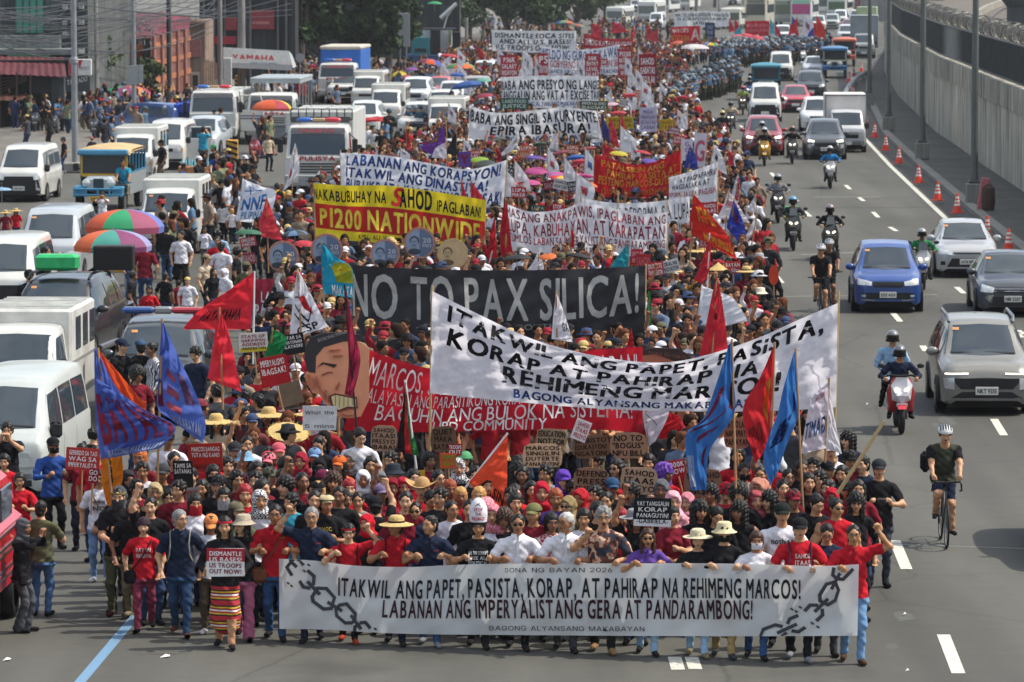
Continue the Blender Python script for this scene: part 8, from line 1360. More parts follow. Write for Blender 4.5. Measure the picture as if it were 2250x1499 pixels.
for k in range(36):
 y=random.uniform(205,520);x=random.uniform(1010 if y<420 else 1120,1500 if y<330 else 1560)
 if any(a<x<b and c<y<d for a,b,c,d in((1020,1330,205,325),(1290,1590,320,450),(1100,1530,430,570))):continue
 Yf=YH(y,1.95);c_,f_,n_=random.choice([('#b3303a',W_,'red'),('#b3303a',W_,'red'),('#d0d0cc','#26282c','white'),('#26282c','#d0d0d0','black'),('#8a2a38',W_,'maroon'),('#c0603a',W_,'orange')])
 placard('small %s placard held up in the middle of the march'%n_,x,y,4200/Yf,3000/Yf,Yf,c_,[random.choice(['SAHOD','LUPA','LABAN','BAYAN','ITAAS']),random.choice(['ITAAS','NGAYON','MASA','TRABAHO'])],random.uniform(-.2,.2),f_,group='small placards in the march')
# ================================================================ WHO STANDS WHERE  (face position in the photo, then looks)
HATS={'cap','backcap','bucket','brimhat','straw','bigstraw','cone','cowboy','beanie','flatcap','helmet','bikehelmet','mitre','headband'};WRAPS={'hood','hijab','keffiyeh'};HAIRS={'short','fade','messy','curly','afro','long','longcurly','bob','ponytail','bun','bowl'};FACES={'glasses','shades','mask','bandana','gasmask'}
PAL=dict(black='#1c1c1e',charcoal='#333a3c',grey='#808080',white='#dcdce0',red='#b01c28',maroon='#6a1c28',pink='#d08a98',orange='#d0602c',yellow='#d0a830',green='#3a7a4a',olive='#5c5a3c',navy='#222c48',blue='#2a50a0',teal='#2a8098',purple='#604090',beige='#b8a68c',brown='#5c4030')
PALN={k:np.array(lin(v))**.45 for k,v in PAL.items()}
def cname(c):v=np.array(lin(c))**.45;return min(PALN,key=lambda k:((PALN[k]-v)**2).sum())
C0=dict(k='#1b1b1e',w='#d4d3d8',r='#b01c28',m='#741d2b',n='#20283c',g='#7a7c80',b='#2a4a8a',t='#2f87a0',y='#c99a2c',o='#c8603a',p='#c98a94',v='#5a4088',e='#b5a58c',l='#55573f',d='#3a3c40',G='#2f7a4a',s='#8fb0cc',j='#34527a',c='#7d7358')
def col(t):return C0[t]if len(t)==1 else '#'+t
def who(line,group=None,**over):
 t=line.split();px,py=float(t[0]),float(t[1]);a=dict(top=col(t[2]),bot=random.choice(['#22262e','#2c3a55','#34486a','#1c1d20','#5c5346']),hair=random.choice(['short','short','messy','fade']),group=group);Yq=None;face=[];hf=1.54
 for w_ in t[3:]:
  k,_,v=w_.partition('#')
  if k in POSE:a['pose']=k
  elif k in HAIRS:a['hair']=k
  elif k in HAIRM and not v:a['hc']=k
  elif k in HATS:a['hat']=k;a['hatc']=col(v)if v else '#222226'
  elif k in WRAPS:a['wrap']=k;a['hatc']=col(v.split('/')[0])if v else '#1b1b1e';a['wrapm']=check_mat(col(v.split('/')[0]),col(v.split('/')[1]))if '/' in v else None
  elif k in FACES:face.append(k);a['maskc']=col(v)if v else '#1b1b1d'
  elif k=='bot':a['bot']=col(v)
  elif k=='shoe':a['shoe']=col(v)
  elif k=='f':a['fem']=1;a['hair']='long' if a['hair']in('short','fade','messy')else a['hair']
  elif k=='fat':a['fat']=1.12
  elif k in('l','n'):a['sl']=k
  elif k in('short','flare','skirt'):a[k]=True
  elif k=='shorts':a['short']=True
  elif k=='O':a['mouth']=1
  elif k=='>':a['look']=.6
  elif k=='<':a['look']=-.6
  elif k=='dn':a['pitch']=.4
  elif k=='up_':a['pitch']=-.2
  elif k=='y':a['yaw']=R(float(v))
  elif k=='Y':Yq=float(v)
  elif k=='s':a['scale']=float(v)
  elif k=='sk':a['skin']=int(v)
  elif k=='plaid':a['topm']=check_mat('#a8323c','#c8b8b8',26)
  elif k=='stripes':a['topm']=stripe_mat(['#d8d8da','#3c4048'],30,0)
 a.update(over)
 if face:a['face']=tuple(face)
 p_=POSE[a.get('pose','stand')]
 if Yq:w_=P(px,py,Yq);hz=w_.z;a.setdefault('scale',hz/hf if 'lean' not in p_ and 'dz' not in p_ else 1.0);loc=Vector((w_.x,Yq,0))
 else:
  a.setdefault('scale',random.uniform(.95,1.04));loc=at_face(px,py,hf,a['scale']);ym=rowY(px)+.75
  if 590<px<1900 and loc.y<ym:w_=P(px,py,ym);loc=Vector((w_.x,ym,0));a['scale']=w_.z/hf
  if group==GR and 'pose' not in a:q=random.random();a['pose']='stand' if q<.5 else('walk' if q<.65 else('walk2' if q<.78 else('pole' if q<.86 else('chest' if q<.94 else 'upr'))));a.setdefault('yaw',random.uniform(-.3,.3))
  if group==GR and 'look' not in a:a['look']=random.choice([-.35,0,.35])
 if 'scale' in a:a['scale']=max(.62,min(1.14,a['scale']))
 nm=cname(a['top']);g={'n':'tank top','l':'long sleeves'}.get(a.get('sl'),'shirt');d='%s %s'%(nm,g)
 if a.get('hat'):d+=' and '+{'bigstraw':'wide frayed straw hat','straw':'straw hat','cone':'conical straw hat','helmet':'%s helmet'%cname(a['hatc']),'bikehelmet':'cycling helmet','backcap':'backward %s cap'%cname(a['hatc']),'brimhat':'%s brimmed hat'%cname(a['hatc']),'mitre':'white paper mitre'}.get(a['hat'],'%s %s'%(cname(a['hatc']),a['hat']))
 elif a.get('wrap'):d+=' and %s %s'%('checked' if a.get('wrapm')else cname(a['hatc']),{'hood':'hood','hijab':'headscarf','keffiyeh':'head wrap'}[a['wrap']])
 elif a.get('hc','black')!='black':d+=' with %s hair'%a['hc']
 elif a['hair']in('long','longcurly','curly','afro','bob'):d+=' with %s hair'%{'longcurly':'long curly','afro':'bushy','bob':'bobbed'}.get(a['hair'],a['hair'])
 if face:d+=', %s'%' and '.join({'shades':'sunglasses','mask':'face mask','gasmask':'gas mask'}.get(q,q)for q in face[:1])
 a['desc']=d;a['px']=(px,py);a.setdefault('h',.0095 if loc.y<56.6 else(.011 if loc.y<62 else.0125));return person(loc,**a)
def printed(o,lines,w_,z0,z1,colr,off=.012,x0=0.0):
 """lettering on a shirt front, laid on the body"""
 me=o.data;V=np.zeros(len(me.vertices)*3,np.float32);me.vertices.foreach_get('co',V);bv=BVHTree.FromPolygons([Vector(v)for v in V.reshape(-1,3)],[p.vertices[:]for p in me.polygons]);q=MB();n=len(lines)
 for i,ln in enumerate(lines):
  Vt,T,tw=text_mesh(ln,'b',.03);za=z1-(z1-z0)*(i+.85)/n;hh=(z1-z0)/n*.7;Vt,T=split_long(np.c_[(Vt[:,0]/tw-.5)*w_+x0,Vt[:,1]*hh+za,Vt[:,2]],T,.03);vs=[]
  for v in Vt:h_=bv.ray_cast(Vector((v[0],-2,v[1])),Vector((0,1,0)));vs.append((v[0],(h_[0].y if h_[0]is not None else-.12)-off-v[2],v[1]))
  q.add(vs,[tuple(t)for t in T])
 return q.build('shirt_print',mat('print_ink',colr,.8),o)
def straps(o,c='#1b1b1e',bag=True):
 q=MB()
 for s in(-1,1):q.tube([(s*.13,.05,1.43),(s*.135,-.06,1.42),(s*.125,-.142,1.28),(s*.14,-.13,1.12),(s*.17,-.03,1.03)],.02,6,flat=.5)
 if bag:q.box((0,.2,1.22),(.3,.18,.42),0,.06)
 q.build('backpack',fab(c),o,True)
def sling(o,c='#1b1b1e',sg=1):
 q=MB();q.tube([(sg*.13,.02,1.44),(sg*.1,-.13,1.35),(0,-.168,1.18),(-sg*.13,-.15,1.0),(-sg*.2,-.06,.92)],.016,6,flat=.5);q.build('strap',fab(c),o,True);q=MB();q.box((-sg*.2,-.1,.84),(.2,.1,.2),0,.04);q.build('bag',fab(c),o)
GR='marchers behind the long tarpaulin'
def batik():
 m=bpy.data.materials.new('batik_shirt');m.use_nodes=True;n=m.node_tree.nodes;l=m.node_tree.links;z=n.new('ShaderNodeTexNoise');z.inputs['Scale'].default_value=7;z.inputs['Detail'].default_value=3;tc=n.new('ShaderNodeTexCoord');r=n.new('ShaderNodeValToRGB');r.color_ramp.interpolation='CONSTANT'
 for i,(p_,c)in enumerate([(0,'#1f2634'),(.42,'#6a3a2a'),(.48,'#c8a890'),(.55,'#b0603a'),(.6,'#2a3444')]):
  e=r.color_ramp.elements[i]if i<2 else r.color_ramp.elements.new(p_);e.position=p_;e.color=(*lin(c),1)
 l.new(tc.outputs['Object'],z.inputs['Vector']);l.new(z.outputs['Fac'],r.inputs[0]);l.new(r.outputs[0],n['Principled BSDF'].inputs['Base Color']);n['Principled BSDF'].inputs['Roughness'].default_value=.9;return m
def collar(o,c,placket=True):
 q=MB();A=[[(math.sin(a)*(.078+.012*k),.012-math.cos(a)*(.072+.02*k)-(.03*k if abs(a)<.6 else 0),1.475-.028*k-.03*max(0,1-abs(a)/.9))for a in np.linspace(.12,6.16,22)]for k in range(3)]
 q.grid(A)
 if placket:q.box((0,-.146,1.3),(.03,.012,.2))
 return q.build('collar',fab(c),o,True)
def rowY(px):return 55.62-(px-615)/1272*1.85
def front(line,**k):
 t=line.split();px,py=float(t[0]),float(t[1]);Yq=rowY(px)+k.pop('dY',.0);sc=max(.62,min(1.14,P(px,py,Yq).z/1.54));pz=POSE[next(w_ for w_ in t if w_ in POSE)];z=round(1.2/sc,2)
 for q in('hl','hr'):
  if pz[q][2]<1.3:k[q]=(pz[q][0],-.25,z)
 return who(line+' Y#%.2f'%Yq,**k)
 px=float(line.split()[0]);return who(line+' Y#%.2f'%(rowY(px)+k.pop('dY',.0)),**k)
o=front('605 1141 r hold glasses bot#j sk#2');collar(o,'#a01824');sling(o,'#6b4530');printed(o,['*'],.06,1.27,1.34,'#c8922c',x0=.09)
o=front('685 1146 n fistr grey glasses bot#n');collar(o,'#1c2436');printed(o,['===='],.07,1.25,1.29,'#a8323c',x0=.08)
o=front('766 1180 r fistl headband#r glasses bot#k shoe#a8402c fat');straps(o,bag=False)
o=front('869 1166 r hold straw fat bot#n <');straps(o,bag=False);collar(o,'#a01824')
o=front('945 1163 n hold bot#j < shoe#g');collar(o,'#1c2436');printed(o,['===='],.07,1.25,1.29,'#a8323c',x0=.08)
o=front('1051 1167 k hold mitre#w glasses f short bot#k',hair='bob');printed(o,['JAIL THE CORRUPT','FREE ALL','POLITICAL'],.26,1.1,1.3,'#d8d8d8')
collar(front('1138 1161 w hold shades bot#k fade'),'#dcdce0');collar(front('1243 1158 w hold white glasses bot#d <'),'#dcdce0')
o=front('1326 1148 k chin grey glasses bot#k shoe#8a6a48 fat O');o.material_slots[1].material=o.material_slots[6].material=batik()
collar(front('1423 1191 v hold f shades long brown bot#s O'),'#6a4a98');o=front('1533 1195 k hold f brimhat#c8bfa0 l bot#s bob shoe#c');printed(o,['UHD'],.2,1.18,1.27,'#d8d8d8')
front('1591 1181 k hold f bucket#c8bc96 mask#k l bob bot#9a8458 shoe#d');front('1662 1198 w hold f mask#w bob brown bot#j l')
o=front('1757 1172 r hold cap#k bot#k fat shoe#g');printed(o,['SAHOD','ITAAS!','PRESYO'],.2,1.08,1.32,'#d8d0c8',x0=.04);straps(o,'#3a2c4a',False)
o=front('1875 1192 r fistl glasses bot#6a8cb0 shoe#4a3426 sk#1 s#1.0');collar(o,'#a01824');q=MB();q.torus((.29,-.115,1.63),.034,.009,'z',14,6);q.build('wristwatch',DARK,o,True)
front('1816 1181 n hold glasses bot#d dn',dY=.55)
who('293 1127 k walk bot#c > shoe#c fat Y#57.2');o=who('316 1165 r walk2 beanie#3a2c34 f bot#7a3344 shoe#k Y#56.3 bob');printed(o,['BAYAN','MAKABAYAN'],.22,1.12,1.3,'#d8c8c8');sling(o)
o=who('396 1150 n walk grey glasses bot#2c4260 shoe#5c3a2c fat > Y#55.9');collar(o,'#1c2436');straps(o,'#8f8d80',False)
o=who('494 1166 k sign f long headband#b8283c skirt l Y#54.95',botm=stripe_mat(['#a8242c','#a8242c','#26201f','#c9a02c','#a8242c','#d8d0c8','#7a1c26','#c9a02c','#26201f','#a8242c'],5.0));who('464 1160 w stand cap#d8864c f l bot#5c5040 dn Y#56.1 shoe#w');who('533 1162 k walk bucket#a89c88 f glasses n bot#9c5a74 flare < Y#55.6')
who('373 1104 w stand glasses fat bot#g Y#58.4');who('260 1103 k pole bandana#3a3c40 headband#7a6a3c bot#55573f shoe#4a2028 Y#57.6')
o=who('219 1060 w upl f bob glasses bot#6f8db0 shoe#w Y#60.8');printed(o,['===','NO'],.2,1.1,1.3,'#3a3c40');sling(o,'#7d6a54',-1)
o=who('47 1168 k phone hood#4a4e52 bot#4c4e52 flare y#75 Y#56.2 l',eyes=True);sling(o)
who('89 1128 l chest bot#4a6a92 y#170 fat Y#57.6');who('44 1064 r chest f bob glasses Y#61.2 bot#k');who('116 988 b chest cap#k mask#k l bot#k y#20 Y#64.2',eyes=True);who('10 1023 r stand f bob Y#63');o=who('17 955 k phone messy Y#66 bot#d')
who('205 965 k stand y#160 Y#66');who('180 1000 m stand f Y#64')
Z2='''120 60 r cap#c8404c mask#k|130 168 k cap#5a5a48|237 100 m f bob glasses >|335 66 m hood#8f2434 f|455 112 k hood#k gasmask l|345 205 m fade|230 235 k curly <|88 252 k l messy dn|480 190 k beanie#6a2440 f|545 205 l longcurly brown|445 265 k cap#k blond long f|650 250 r bowl red|745 190 w keffiyeh#w|850 195 d keffiyeh#6a6c70|947 150 k bucket#2a3038|945 245 r hood#7a1c2c f|868 278 m cap#7a6a88 f|1130 255 r cowboy#a8885c fat|1240 185 n glasses|1175 62 m bowl|1375 110 k keffiyeh#k/d8d8d8|1415 62 k beanie#5a9a6a|660 65 k long glasses hood#6a6c70 f|800 95 k long f|586 92 o cap#c8602c f|926 66 k messy|1318 255 m bowl ginger|1386 300 r bob blond f|1510 300 r bob blond f|1255 310 k messy|832 365 k backcap#k bandana#w y#200|628 325 e messy >|500 352 k flatcap#b8a884 fat|430 330 k short|272 340 t messy <|770 478 k hood#b81c2c f|1090 396 n shades|1330 388 w glasses >|1022 335 m short|1600 425 w keffiyeh#p/b04858 f|1672 455 k afro brown f|1762 128 k longcurly f|1742 275 r short|1750 345 k bob f|60 330 w keffiyeh#d8d8d8/1c1c20 l|710 330 g short|40 200 m messy|585 300 k short|1010 240 r f hood#a01c30|1080 180 r long f|1480 165 k messy|1560 230 m bob f|1190 320 r short dn|1450 390 k bun f|1560 380 p keffiyeh#d8a0a8/b04858 f'''
Z3='''123 105 k afro f|300 155 g messy|200 258 r long f|276 275 r hijab#a81c2e f|410 195 k hood#2c2c32 cap#5a3a9a|368 318 v bowl ginger|450 365 c hijab#8a7a54 shades f|530 318 r hijab#a8242c|622 295 k messy|702 335 k short|740 243 k cap#2c4a6a glasses|860 278 k curly glasses O|968 195 k messy|770 115 r shades f|1078 150 r longcurly purple glasses f >|630 66 k messy <|1380 285 k curly|1480 275 r beanie#b81c2c dn|1602 140 g mask#k short n|1575 290 k afro|1690 252 m hijab#b07a68 f|1312 398 k longcurly f sk#2|1570 400 k longcurly n sk#4|1142 340 p hijab#d8a0ac f|795 445 r bowl red O|550 448 w bowl f|330 475 w plaid bob glasses f|216 418 m cap#6a6a44|1230 340 k hijab#c8808c f|92 285 r fade|65 300 k messy|1560 34 r long f|1130 430 m f bob|890 460 k brimhat#8a8c90 f up|1680 330 m hijab#9c4a50 f|980 80 m f bob|1250 60 r messy|1060 260 g hood#5a5c60|640 400 k short|480 250 m messy|150 160 m f long|1420 430 k short dn|900 380 m long f|1760 60 r messy'''
Z4='''205 420 w cap#1c2420 fat Y#54.9 hold|283 325 k cap#7a1c2c|250 175 m glasses fat|412 108 k messy|505 125 m cap#1c1c20|532 45 w backcap#d8d8dc|650 62 m cap#1c1c20 glasses|600 155 m f long|508 248 r f long|528 308 m hood#a81c30 f|622 258 r cap#1c1c20 f|562 378 r shades n bun|690 345 k beanie#2a2824 glasses longcurly l|75 250 p hijab#b8806c f|330 120 k short|430 350 k short dn|150 100 r messy|60 160 k fade mask#k|380 210 k long f|455 190 m messy|215 250 m short|740 90 n short|120 330 k longcurly f'''
Z1='''945 135 w messy fat|1070 150 k cap#3a3c40|1030 275 k hijab#a89870 f|845 192 k hood#2c2e32|1270 170 k short|1410 155 k mask#k glasses f bob|1570 195 m messy >|1290 350 w bandana#a8242c f bob|1478 310 k bandana#8a8c90 bob f|1612 62 g bucket#6f9ab8 f|1770 72 r cap#d8707c mask#k|1440 228 k cap#1c1c20|1620 290 r bob red f|1730 255 k short >|1560 398 l cap#6a6450 f|925 45 m bob orange glasses f|790 300 k keffiyeh#4a4c50|640 20 r short|900 250 m messy|1150 60 m short|1330 250 k long f|1180 260 m messy|990 370 k short|1690 130 m f long|1500 100 k messy|1860 180 k short|1385 60 r messy'''
def many(z,fx,fy,sc,grp):return[who('%f %f %s'%(fx+float(l.split()[0])/sc,fy+float(l.split()[1])/sc,' '.join(l.split()[2:])),grp)for l in z.replace('\n','').split('|')]
A2=many(Z2,550,1000,3.003,GR);A3=many(Z3,1100,1000,3.003,GR);A4=many(Z4,1650,1000,3.003,GR);A1=many(Z1,0,1000,3.003,GR);printed(A4[0],['nothing'],.26,1.24,1.34,'#22242a');printed(A2[32],['BANGON','BAYONG','AKA'],.26,1.1,1.32,'#c8b04c')
o=who('1931 1040 k chest cap#2c3034 bot#3c4048 shoe#k Y#60.3 fat');q=MB();q.box((0,-.36,1.2),(.14,.08,.1),0,.02);q.lathe([(.045,0),(.045,.1)],12,0,Matrix.Translation((0,-.4,1.2))@Matrix.Rotation(R(90),4,'X'));q.build('camera',BLACK,o)
Z5='''265 768 k cap#n y#60|309 770 k cap#3a5068 l y#200|336 775 w f bun stripes y#-60 l bot#n|300 832 m afro y#30|432 785 n messy y#-30 dn|555 766 m long f O|650 806 w curly glasses O|478 872 d messy y#-150 l|540 880 k short y#-120|566 832 r messy >|476 940 e f bigstraw|545 985 w short|535 918 k glasses messy >|590 925 m f bigstraw|570 890 n short y#-140|635 962 e f bigstraw dn|690 922 w f bigstraw|640 910 k f brimhat#26201c|700 985 k fade glasses dn|790 968 w short dn|640 880 r cap#k y#150|690 860 r messy|672 845 r cap#k|690 1012 w f cap#6a8ab0|440 905 k beanie#7a3440 y#140|430 955 m f hijab#8a7a64|370 975 w cap#k|515 1000 k cap#2c2e32|612 1002 r cap#c85c68|590 1010 w messy'''
for l in Z5 .replace('\n','').split('|'):who(l,GR if float(l.split()[1])>850 else None)
Z6='''398 522 w fat bot#k shoe#k Y#113 <|366 508 k bot#j y#180 Y#117 l|412 622 w backcap#c8b070 Y#101.5 glasses|362 612 k short y#150 Y#102|328 642 r f bob Y#98|392 628 m y#200 Y#103|290 612 k messy y#90 Y#100.5|285 540 k f messy y#40 Y#111|318 545 m messy Y#107 y#180|97 560 k phone y#80 Y#103.5|63 612 k cap#k y#40 Y#97|452 575 e cap#8a7a60 y#60 Y#104|486 548 w y#170 Y#107|468 602 k l y#40 Y#103 f|495 605 w keffiyeh#d8d8dc y#-50 Y#102|480 520 s l y#180 Y#114|478 535 r Y#110|520 560 k curly y#90 Y#106|540 592 l cap#5a5a44 y#150 Y#101.5|606 642 w y#180 Y#96 l|618 690 y f bob y#-120 Y#91|590 700 n l y#170 Y#88|570 708 n y#150 Y#87|780 590 m Y#104|765 600 d messy Y#102|800 580 k Y#105|225 432 w phone Y#136 bot#d|190 468 p y#150 Y#131|105 470 w y#30 Y#131|35 475 r f bigstraw Y#132|12 472 m bigstraw Y#131|358 445 k phone y#-60 Y#135|393 450 k f bun y#-50 Y#134|422 440 k y#60 Y#136|436 448 n f Y#134.5|450 490 w f bob Y#122 s#.66|462 450 w y#160 Y#134 f ponytail|490 452 w y#170 Y#133 f|510 470 w bob blond y#180 f Y#132|492 462 w backcap#r y#160 Y#134|553 475 w y#60 Y#128|355 318 k cap#k y#-60 Y#166|446 288 t phone short y#170 Y#176|445 345 k hijab#1c1c20 y#60 Y#158 f|400 355 b sit y#80 Y#157|470 330 k cap#G y#-50 Y#160|590 303 e y#30 Y#176 cap#7a6a50|595 385 w squat y#-60 Y#146|614 372 y squat y#200 Y#147|140 310 k cap#3a3c40 y#-70 Y#174|230 290 w f s#.7 Y#186|202 308 d cap#c86a5c y#180 Y#181|245 275 g f Y#190|268 280 p f Y#192|110 272 r y#100 Y#195|60 280 g y#60 Y#193|330 242 s Y#205 l bot#l|346 248 b l Y#206 bot#l|362 250 s Y#203 bot#l|395 262 s l Y#204 bot#l cap#n|410 258 b l Y#206 bot#l|376 240 n Y#208 bot#l|318 250 s l helmet#d Y#202 bot#l|300 260 k Y#200|262 226 s Y#212|570 260 w Y#188|578 268 m Y#187|592 262 b Y#190|470 240 d Y#198|484 238 n Y#199|740 192 m chest Y#232 l|535 172 k Y#222|828 345 w f bob Y#160|880 345 y Y#160|890 342 d Y#160|785 280 k f Y#186|808 282 w Y#184|800 275 r Y#186|820 290 w Y#182 l stripes|848 282 w Y#186|838 292 k Y#180|855 255 n l helmet#b8bcc0 Y#196 bot#l|898 236 s l helmet#3a4450 Y#204 bot#l|912 235 s l helmet#5a646c Y#204 bot#l|925 238 s l helmet#8a9298 Y#203 bot#l|992 195 k Y#222|998 262 n l helmet#5a646c Y#192 bot#l|1020 245 n l helmet#8a9298 Y#198 bot#l'''
LATER=[]
for l in Z6 .replace('\n','').split('|'):
 if re.search(r'Y#(18[6-9]|19|2)',l):t=l.split();w_=P(float(t[0]),float(t[1]),float(re.search(r'Y#(\d+)',l)[1]));LATER.append((w_.x,w_.y,random.uniform(-2,2),'helmet' in l or ' s ' in l));continue
 who(l,h=.0145 if 'Y#9' not in l else.0125,eyes=float(l.split()[1])>430)
Z7='''1690 600 k hood#1b1b1e l y#160 Y#98.5 bot#j shorts|1672 652 k f bucket#d0c8b4 l y#-40 Y#93 bot#k|1648 640 k l cap#3c3e42 y#180 Y#95|1625 700 p backcap#k y#-120 Y#90|1500 652 g cap#3a3c40 phone y#-80 Y#92.5 bot#k|1470 605 w bigstraw y#20 Y#98.5 shorts bot#5a6a7a|1513 605 l cap#2c2e32 Y#98|1578 600 w cone Y#99|1640 605 m f straw Y#98.5|1648 578 k cap#3a3c40 y#120 Y#102|1668 575 m brimhat#9a9c9e y#150 Y#103|1598 565 m cap#26282a Y#104|1540 560 m bigstraw Y#105|1435 610 k f Y#98|1455 565 k cap#3a4a5c Y#105|1640 462 k f Y#121|1652 440 w y#180 Y#124|1648 470 w hijab#c8c8cc Y#119|1862 975 n f longcurly Y#64.5 <|1825 1000 w Y#62.6 cap#d4d4d8|1885 1085 m f Y#58.2|1516 262 w y#160 Y#187'''
for l in Z7 .replace('\n','').split('|'):who(l)
N_IND=len(PEOPLE)
def scooter(px,py,label,body_c,face_c,seatc='#1d1d1f',shield=None,box=None,lit=True):
 g=G(px,py);o=empty('motor_scooter',g,-math.atan(slope(g.y)),label,'motorcycle');bm=paint(body_c);fm=paint(face_c)
 for yy in(.3,1.55):wh=empty('wheel',(0,yy,.28));wh.parent=o;q=MB();q.torus((0,0,0),.225,.055,'x',22,8);q.build('tyre',BLACK,wh,True);q=MB();q.lathe([(.17,-.03),(.05,-.045),(.05,.045),(.17,.03)],14,0,Matrix.Rotation(R(90),4,'Y'));q.build('rim',RIM,wh)
 q=MB();q.grid([[(math.sin(a)*.08,.3-.31*math.cos(t),.28+.31*math.sin(t))for a in np.linspace(-1.4,1.4,5)]for t in np.linspace(.7,2.4,7)]);q.build('front_fender',bm,o,True)
 q=MB();[q.tube([(s*.09,.3,.28),(s*.08,.42,.62)],.025,6)for s in(-1,1)];q.tube([(0,.45,.6),(0,.55,.98)],.03,6);q.build('fork',DARK,o)
 q=MB();q.add([(-.10,.16,.72),(.10,.16,.72),(.2,.3,.9),(.1,.26,1.05),(-.1,.26,1.05),(-.2,.3,.9),(-.17,.38,.62),(.17,.38,.62),(0,.2,.56)],[(0,1,2,3,4,5),(0,5,6,8),(1,8,7,2),(0,8,1)]);q.build('front_cowl',fm,o)
 q=MB();q.add([(-.2,.3,.9),(-.17,.38,.62),(-.22,.5,.4),(-.26,.55,.75),(.2,.3,.9),(.17,.38,.62),(.22,.5,.4),(.26,.55,.75),(-.1,.26,1.05),(.1,.26,1.05),(-.16,.5,1.02),(.16,.5,1.02)],[(0,1,2,3),(4,7,6,5),(1,5,6,2),(8,9,11,10),(0,3,10,8),(4,9,11,7),(2,6,7,11,10,3)]);q.build('leg_shield',bm,o)
 for s in(-1,1):q=MB();q.ell((s*.085,.185,.83),(.055,.02,.03),10,6,0,Matrix.Rotation(-s*.5,3,'Y'));q.build('headlight',LAMPON if lit else LAMP,o,True)
 q=MB();q.tube([(-.36,.62,1.0),(-.2,.56,1.06),(0,.54,1.04),(.2,.56,1.06),(.36,.62,1.0)],.02,6);q.build('handlebar',BLACK,o)
 for s in(-1,1):q=MB();q.tube([(s*.24,.55,1.06),(s*.33,.5,1.22)],.008,5);q.ell((s*.36,.5,1.24),(.07,.02,.045));q.build('mirror',DARK,o,True)
 if shield:q=MB();q.grid([[(x,.28+.2*t+.3*x*x,1.04+.22*t)for x in np.linspace(-.13*(1-.3*t),.13*(1-.3*t),5)]for t in(0,.5,1)]);q.build('windscreen',mat('screen',shield,.15,spec=.7),o,True)
 q=MB();q.box((0,1.05,.42),(.3,.75,.16),0,.04);q.box((0,1.35,.6),(.26,.8,.28),0,.08);q.build('rear_body',bm,o);q=MB();q.box((0,1.25,.77),(.26,.95,.1),0,.04);q.build('seat',fab(seatc),o)
 q=MB();q.box((0,.17,.55),(.2,.015,.06));q.build('plate',PLATE,o)
 if box:q=MB();q.box((0,1.75,1.02),(.46,.42,.42),0,.03);q.build('delivery_box',mat('box',box,.6),o)
 return g
def rider(g,line,dy=1.0,**k):t=line.split();who('1 1 '+line,**k)if False else None;a=who('%f %f %s Y#%.3f'%(1125,700,line,g.y+dy),h=.0125 if g.y<130 else.0145,**k);a.location=(g.x+slope(g.y)*dy,g.y+dy,0);PEOPLE[-1][1]=(1125+g.x/g.y*FPX,-105+(H-1.3)*FPX/g.y);return a
SC_=[(1983,958,'red, white and blue motor scooter carrying two riders','#b81c2a','#d8d8dc',None,None,['n ride helmet#5a5e62 l bot#k','s pillion helmet#6a6e70 l bot#k']),(2030,640,'silver and black scooter ridden by a person in green','#2a2c2e','#b8babc','#2c3034',None,['G ride helmet#8a8e90 l bot#k']),(1826,575,'black scooter with bright lamps behind the two cyclists','#1c1d1f','#26282a','#3a3e40',None,['k ride helmet#7a6a6c bandana#k l bot#k']),(1744,553,'black scooter with a green box, left of its black neighbour','#1c1d1f','#2c2e30','#3a3e40','#2f8a4a',['d ride helmet#4a8ab0 mask#k l bot#k']),(1710,492,'dark scooter ridden by a person in a grey jacket','#2a2c2e','#3c3e40',None,None,['g ride helmet#7a7e82 l bot#k']),(1825,416,'white and black scooter ridden by a person in bright blue','#2a2c2e','#c8cacc',None,None,['2a7ab0 ride helmet#a8acb0 l bot#k']),(1680,366,'yellow scooter with two riders before the wine red crossover','#c8962c','#c8962c',None,None,['k ride helmet#b0b4b8 l','e pillion helmet#9a9ea2']),(1741,362,'black scooter between the two crossovers','#222426','#4a4c50',None,None,['k ride helmet#7a5a3c l']),(1587,321,'dark red scooter near the police line','#7a2028','#8a3a40',None,None,['k ride helmet#c8b05c l']),(1605,296,'dark scooter just behind the dark red scooter','#2c2e30','#3c3e40',None,None,['e ride helmet#3a3e42']),(1632,254,'dark scooter ridden by a person in a lime vest','#26282a','#4a3a3c',None,None,['8a9a4c ride helmet#b83a44']),(1646,228,'blue scooter beside the dark teal jeepney','#2c5a9a','#3c6aa8',None,None,['n ride helmet#7a8288 l']),(1681,136,'black scooter beside the white van at the police line','#26282a','#4a4c50',None,None,['k ride helmet#c8ccd0 l']),(1764,140,'white scooter right of the white van at the police line','#c8ccd0','#d4d8dc',None,None,['d ride helmet#c0c4c8 l']),(1792,132,'dark scooter left of the blue jeepney','#26282a','#3c3e40',None,None,['k ride helmet#a8a2b8 l']),(557,364,'parked dark red scooter beside the street vendor','#8a1f30','#9a2c3c','#3a2c30',None,[])]
for(px,py,lab,c1,c2,sh,bx,rd)in SC_:
 g=scooter(px,py,lab,c1,c2,'#1d1d1f',sh,bx,len(rd)>0)
 for i,l in enumerate(rd):a=rider(g,l,1.0+.42*i,scale=.98);(setattr(a,'location',a.location+Vector((-.1,0,.14)))if i else None)
